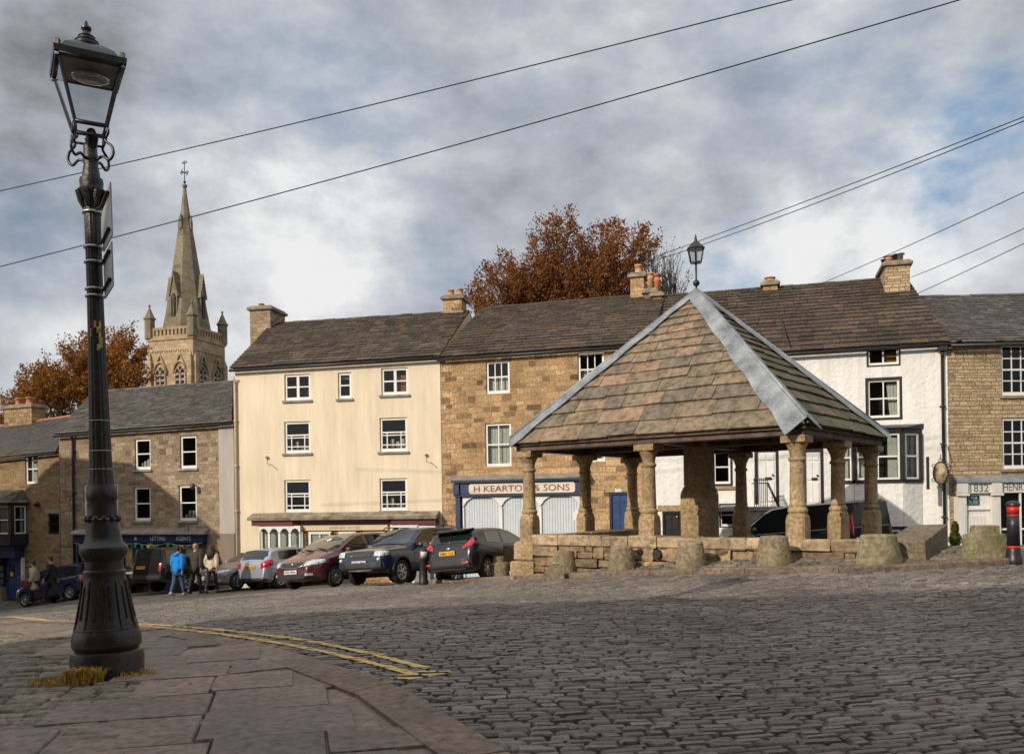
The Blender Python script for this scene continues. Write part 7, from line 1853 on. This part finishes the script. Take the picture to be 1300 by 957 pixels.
tree('sparse_tree', 'thin nearly bare tree behind the chimneys, right of the russet beech', 846, 50., -3., [(840,345,18,1),(858,352,16,1),(826,322,14,.8),(850,330,14,.6)], 90, None, 7, leafmat('olive_leaves', [(.06,.055,.03),(.1,.085,.045),(.08,.06,.03)]), 43, lsz=.13, depth=2.)
tree('copper_tree', 'copper orange tree behind the left hand roofs beside the church', 100, 60., -5., [(20,515,20,1.),(45,492,22,1.4),(75,480,27,2.),(100,452,20,1.3),(112,480,30,2.),(138,450,24,1.5),(158,462,22,1.5),(155,432,12,.5),(172,484,18,1.),(130,505,32,1.6),(60,508,28,1.3),(3,528,16,.7),(178,455,8,.25)],
     430, None, 100, leafmat('copper_leaves', [(.2,.09,.028),(.32,.145,.04),(.25,.105,.03),(.4,.2,.055),(.18,.075,.026),(.35,.18,.05)]), 47, lsz=.2)

# ================================================================== OVERHEAD CABLES
def cable(label, a, b, sag, r=.011):
    A, B = at(*a), at(*b); mb = MB(); n = 40
    mb.tube([A.lerp(B, i/n)-Vector((0,0,sag*4*(i/n)*(1-i/n))) for i in range(n+1)], r, 6)
    return tag(mb.build('overhead_cable', MT['rubber']), label, 'cable')
cable('upper of the two long cables crossing the sky behind the lamp post', (-90,262,24), (1130,-32,16), .12, .012)
cable('lower of the two long cables crossing the sky in front of the church spire', (-90,361,25), (1320,-30,16.5), .16, .013)
cable('upper cable of the close pair rising to the right from the chimneys', (829,327,33), (1380,117,18), .06, .012)
cable('lower cable of the close pair rising to the right from the chimneys', (829,332,33), (1380,121,18), .12, .012)
cable('cable from the white house ridge up past the tall chimney with metal cowls', (1045,359,33), (1380,206,19), .06)
cable('middle cable at the right edge, starting beside the tall chimney', (1157,352,32), (1380,253,20), .05)
cable('lowest cable at the right edge, starting from the ridge by the tall chimney', (1166,372,32), (1380,270,20), .03)
# ---- hanging oval sign on the white house
sg = empty('hanging_sign', fW.org, 'oval picture sign in black scrolled frame hanging from the white house wall by the downpipe', 'hanging sign', fW.ang)
s, z = fW.L(1188,565); mb = MB(); mb.tube([(s+.3,-.1,z),(s-.05,-.95,z)], .02, 6); mb.tube([(s+.3,-.1,z-1.2),(s,-.85,z-.02)], .014, 6); mb.build('bracket', MT['iron'], sg)
s, z = fW.L(1190.5,601); mb = MB(); mb.box(s-.5, s-.42, -.98, -.9, z-.52, z+.52); mb.build('side_bar', MT['iron'], sg)
Ms = Matrix.Translation((s-.02,-.6,z)) @ Matrix.Rotation(-.8, 4, 'Z'); mb = MB()
mb.lathe([(.34,-.02),(.34,.02)], 28, M=Ms @ Matrix.Diagonal((.72,1,1,1)) @ Matrix.Rotation(PI/2, 4, 'X')); mb.build('board', plain('faded_sign_picture', (.36,.27,.18), .5, var=.6, vscale=4), sg)
mb = MB(); pts = [Ms @ Vector((.255*math.cos(2*PI*i/28), 0, .35*math.sin(2*PI*i/28))) for i in range(29)]; mb.tube(pts, .03, 6)
for q in (.6, 1.57, 2.5, 3.7, 4.7, 5.6): c = Ms @ Vector((.3*math.cos(q),0,.4*math.sin(q))); mb.tube([c+Vector((.055*math.cos(t_),0,.055*math.sin(t_))) for t_ in [i*.7 for i in range(9)]], .013, 5)
mb.tube([Ms @ Vector((0,0,.4)), Ms @ Vector((0,0,.6))], .012, 5); mb.build('frame', MT['iron'], sg)

# ================================================================== LIGHT AND SKY
SD = Vector((-SDX,-SDY,0)).normalized(); EL = SEL
sd = Vector((SD.x*math.cos(EL), SD.y*math.cos(EL), math.sin(EL)))
su = bpy.data.lights.new('sun', 'SUN'); su.energy = 3.4; su.angle = math.radians(.55); su.color = (1.,.89,.74)
so = bpy.data.objects.new('sun', su); COL.objects.link(so); so.rotation_euler = sd.to_track_quat('Z', 'Y').to_euler(); so.location = (-20,-20,30)
W_ = bpy.data.worlds.new('World'); SC.world = W_; W_.use_nodes = True
class WT(NT): pass
t = NT(W_)
K = .1
sky = t.n('TexSky', sky_type='NISHITA'); sky.sun_disc = False; sky.sun_elevation = EL; sky.sun_rotation = math.atan2(sd.x, sd.y); sky.air_density = 1.; sky.dust_density = 1.; sky.ozone_density = 1.5
dv = t.n('TexCoord').outputs['Generated']
sp = t.n('SeparateXYZ', {0: dv}); 
pv = t.n('VectorMath', {0: dv, 1: (1.,1.,1.7)}, operation='MULTIPLY').outputs[0]
big = t.noise(pv, 2.9, 12, .56, .1); fine = t.noise(pv, 7.5, 12, .58, .0)
wn = t.n('VectorMath', {0: t.n('VectorMath', {0: t.noise(dv, 4.5, 9, .6, col=True), 1: (.5,.5,.5)}, operation='SUBTRACT').outputs[0], 'Scale': .3}, operation='SCALE').outputs[0]
dw = t.n('VectorMath', {0: dv, 1: wn}, operation='ADD').outputs[0]
dw = t.n('VectorMath', {0: dw}, operation='NORMALIZE').outputs[0]
def blob(px, py, r0, r1, sq=1.):
    d = ray(px, py).normalized()
    dist = t.n('VectorMath', {0: t.n('VectorMath', {0: t.n('VectorMath', {0: dw, 1: tuple(d)}, operation='SUBTRACT').outputs[0], 1: (1,1,sq)}, operation='MULTIPLY').outputs[0]}, operation='LENGTH').outputs['Value']
    n = t.n('MapRange', {0: dist, 1: r1, 2: r0, 3: 0., 4: 1.}, interpolation_type='SMOOTHSTEP'); return n.outputs[0]
cl = t.math('ADD', t.math('ADD', t.math('MULTIPLY', big, .65), t.math('MULTIPLY', fine, .85)), -.205)
def addm(v, b, k): return t.math('ADD', v, t.math('MULTIPLY', b, k))
for (px, py, r0, r1, k, q) in ((60,40,.0,.34,-.16,1.),(200,60,.0,.18,-.06,1.),(110,210,.0,.22,-.05,1.),(-150,150,.1,.5,-.06,1.),(30,400,.0,.25,.08,1.3),(520,60,.0,.2,-.07,1.3),(620,270,.0,.22,-.1,1.),(760,150,.0,.2,-.03,1.),(390,345,.02,.15,.19,1.3),(200,300,.0,.16,.1,1.3),(300,130,.0,.2,.1,1.),(330,250,.0,.2,.07,1.),(1100,310,.02,.15,.2,1.6),(1185,245,.0,.12,.13,1.3),(1000,340,.02,.14,.12,1.4),(900,60,.0,.3,.02,1.),(1200,60,.0,.2,-.02,1.)):
    cl = addm(cl, blob(px, py, r0, r1, q), k)
cl = t.math('ADD', t.math('MULTIPLY', t.math('SUBTRACT', cl, .52), 1.25), .56)
cc_ = t.ramp(cl, [(.16,(.2,.21,.23)),(.3,(.3,.322,.355)),(.42,(.39,.42,.465)),(.54,(.475,.505,.555)),(.66,(.585,.605,.64)),(.78,(.72,.73,.745)),(.9,(.86,.86,.86))])
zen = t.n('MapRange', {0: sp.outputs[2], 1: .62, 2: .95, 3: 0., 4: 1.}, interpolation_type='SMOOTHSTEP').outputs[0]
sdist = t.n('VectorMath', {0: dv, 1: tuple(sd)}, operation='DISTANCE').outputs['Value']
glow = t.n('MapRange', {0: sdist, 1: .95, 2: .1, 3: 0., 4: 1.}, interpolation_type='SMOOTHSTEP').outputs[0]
cc_ = t.mix(zen, cc_, (.8,.83,.88)); cc_ = t.mix(glow, cc_, (1.35,1.28,1.18))   # added brightness in the unseen sky, overhead and round the sun, lifts the shade
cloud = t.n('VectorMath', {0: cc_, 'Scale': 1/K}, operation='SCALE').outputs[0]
gapm = t.math('ADD', t.math('ADD', t.math('MULTIPLY', blob(1265,190,.04,.15,1.6), 1.2), t.math('MULTIPLY', blob(935,345,.02,.09,1.2), .9)), t.math('MULTIPLY', blob(560,375,.0,.1,1.5), .35))
for (px_, py_, r1_, k_) in ((420,110,.16,.4),(480,240,.12,.35),(1010,60,.2,.3),(20,310,.14,.35),(255,185,.1,.3),(1130,170,.14,.3),(690,90,.14,.2)): gapm = t.math('ADD', gapm, t.math('MULTIPLY', blob(px_, py_, .0, r1_, 1.3), k_))
gapm = t.math('MULTIPLY', gapm, t.ramp(fine, [(.35,(1,1,1)),(.62,(.25,.25,.25))]), clamp=True)
blue = t.mix(.62, sky.outputs[0], (.22/K,.40/K,.62/K))
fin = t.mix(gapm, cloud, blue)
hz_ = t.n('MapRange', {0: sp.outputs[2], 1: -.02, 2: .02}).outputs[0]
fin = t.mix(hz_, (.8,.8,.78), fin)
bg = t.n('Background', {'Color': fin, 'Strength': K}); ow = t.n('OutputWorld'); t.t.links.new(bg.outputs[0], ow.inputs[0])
SC.view_settings.view_transform = 'Standard'; SC.view_settings.look = 'None'; SC.view_settings.exposure = 0.; SC.view_settings.gamma = 1.
SC.render.engine = 'CYCLES'; SC.cycles.max_bounces = 6; SC.cycles.diffuse_bounces = 3; SC.cycles.glossy_bounces = 3; SC.cycles.transparent_max_bounces = 12; SC.cycles.use_denoising = True; SC.cycles.caustics_reflective = False; SC.cycles.caustics_refractive = False
bpy.context.view_layer.update()
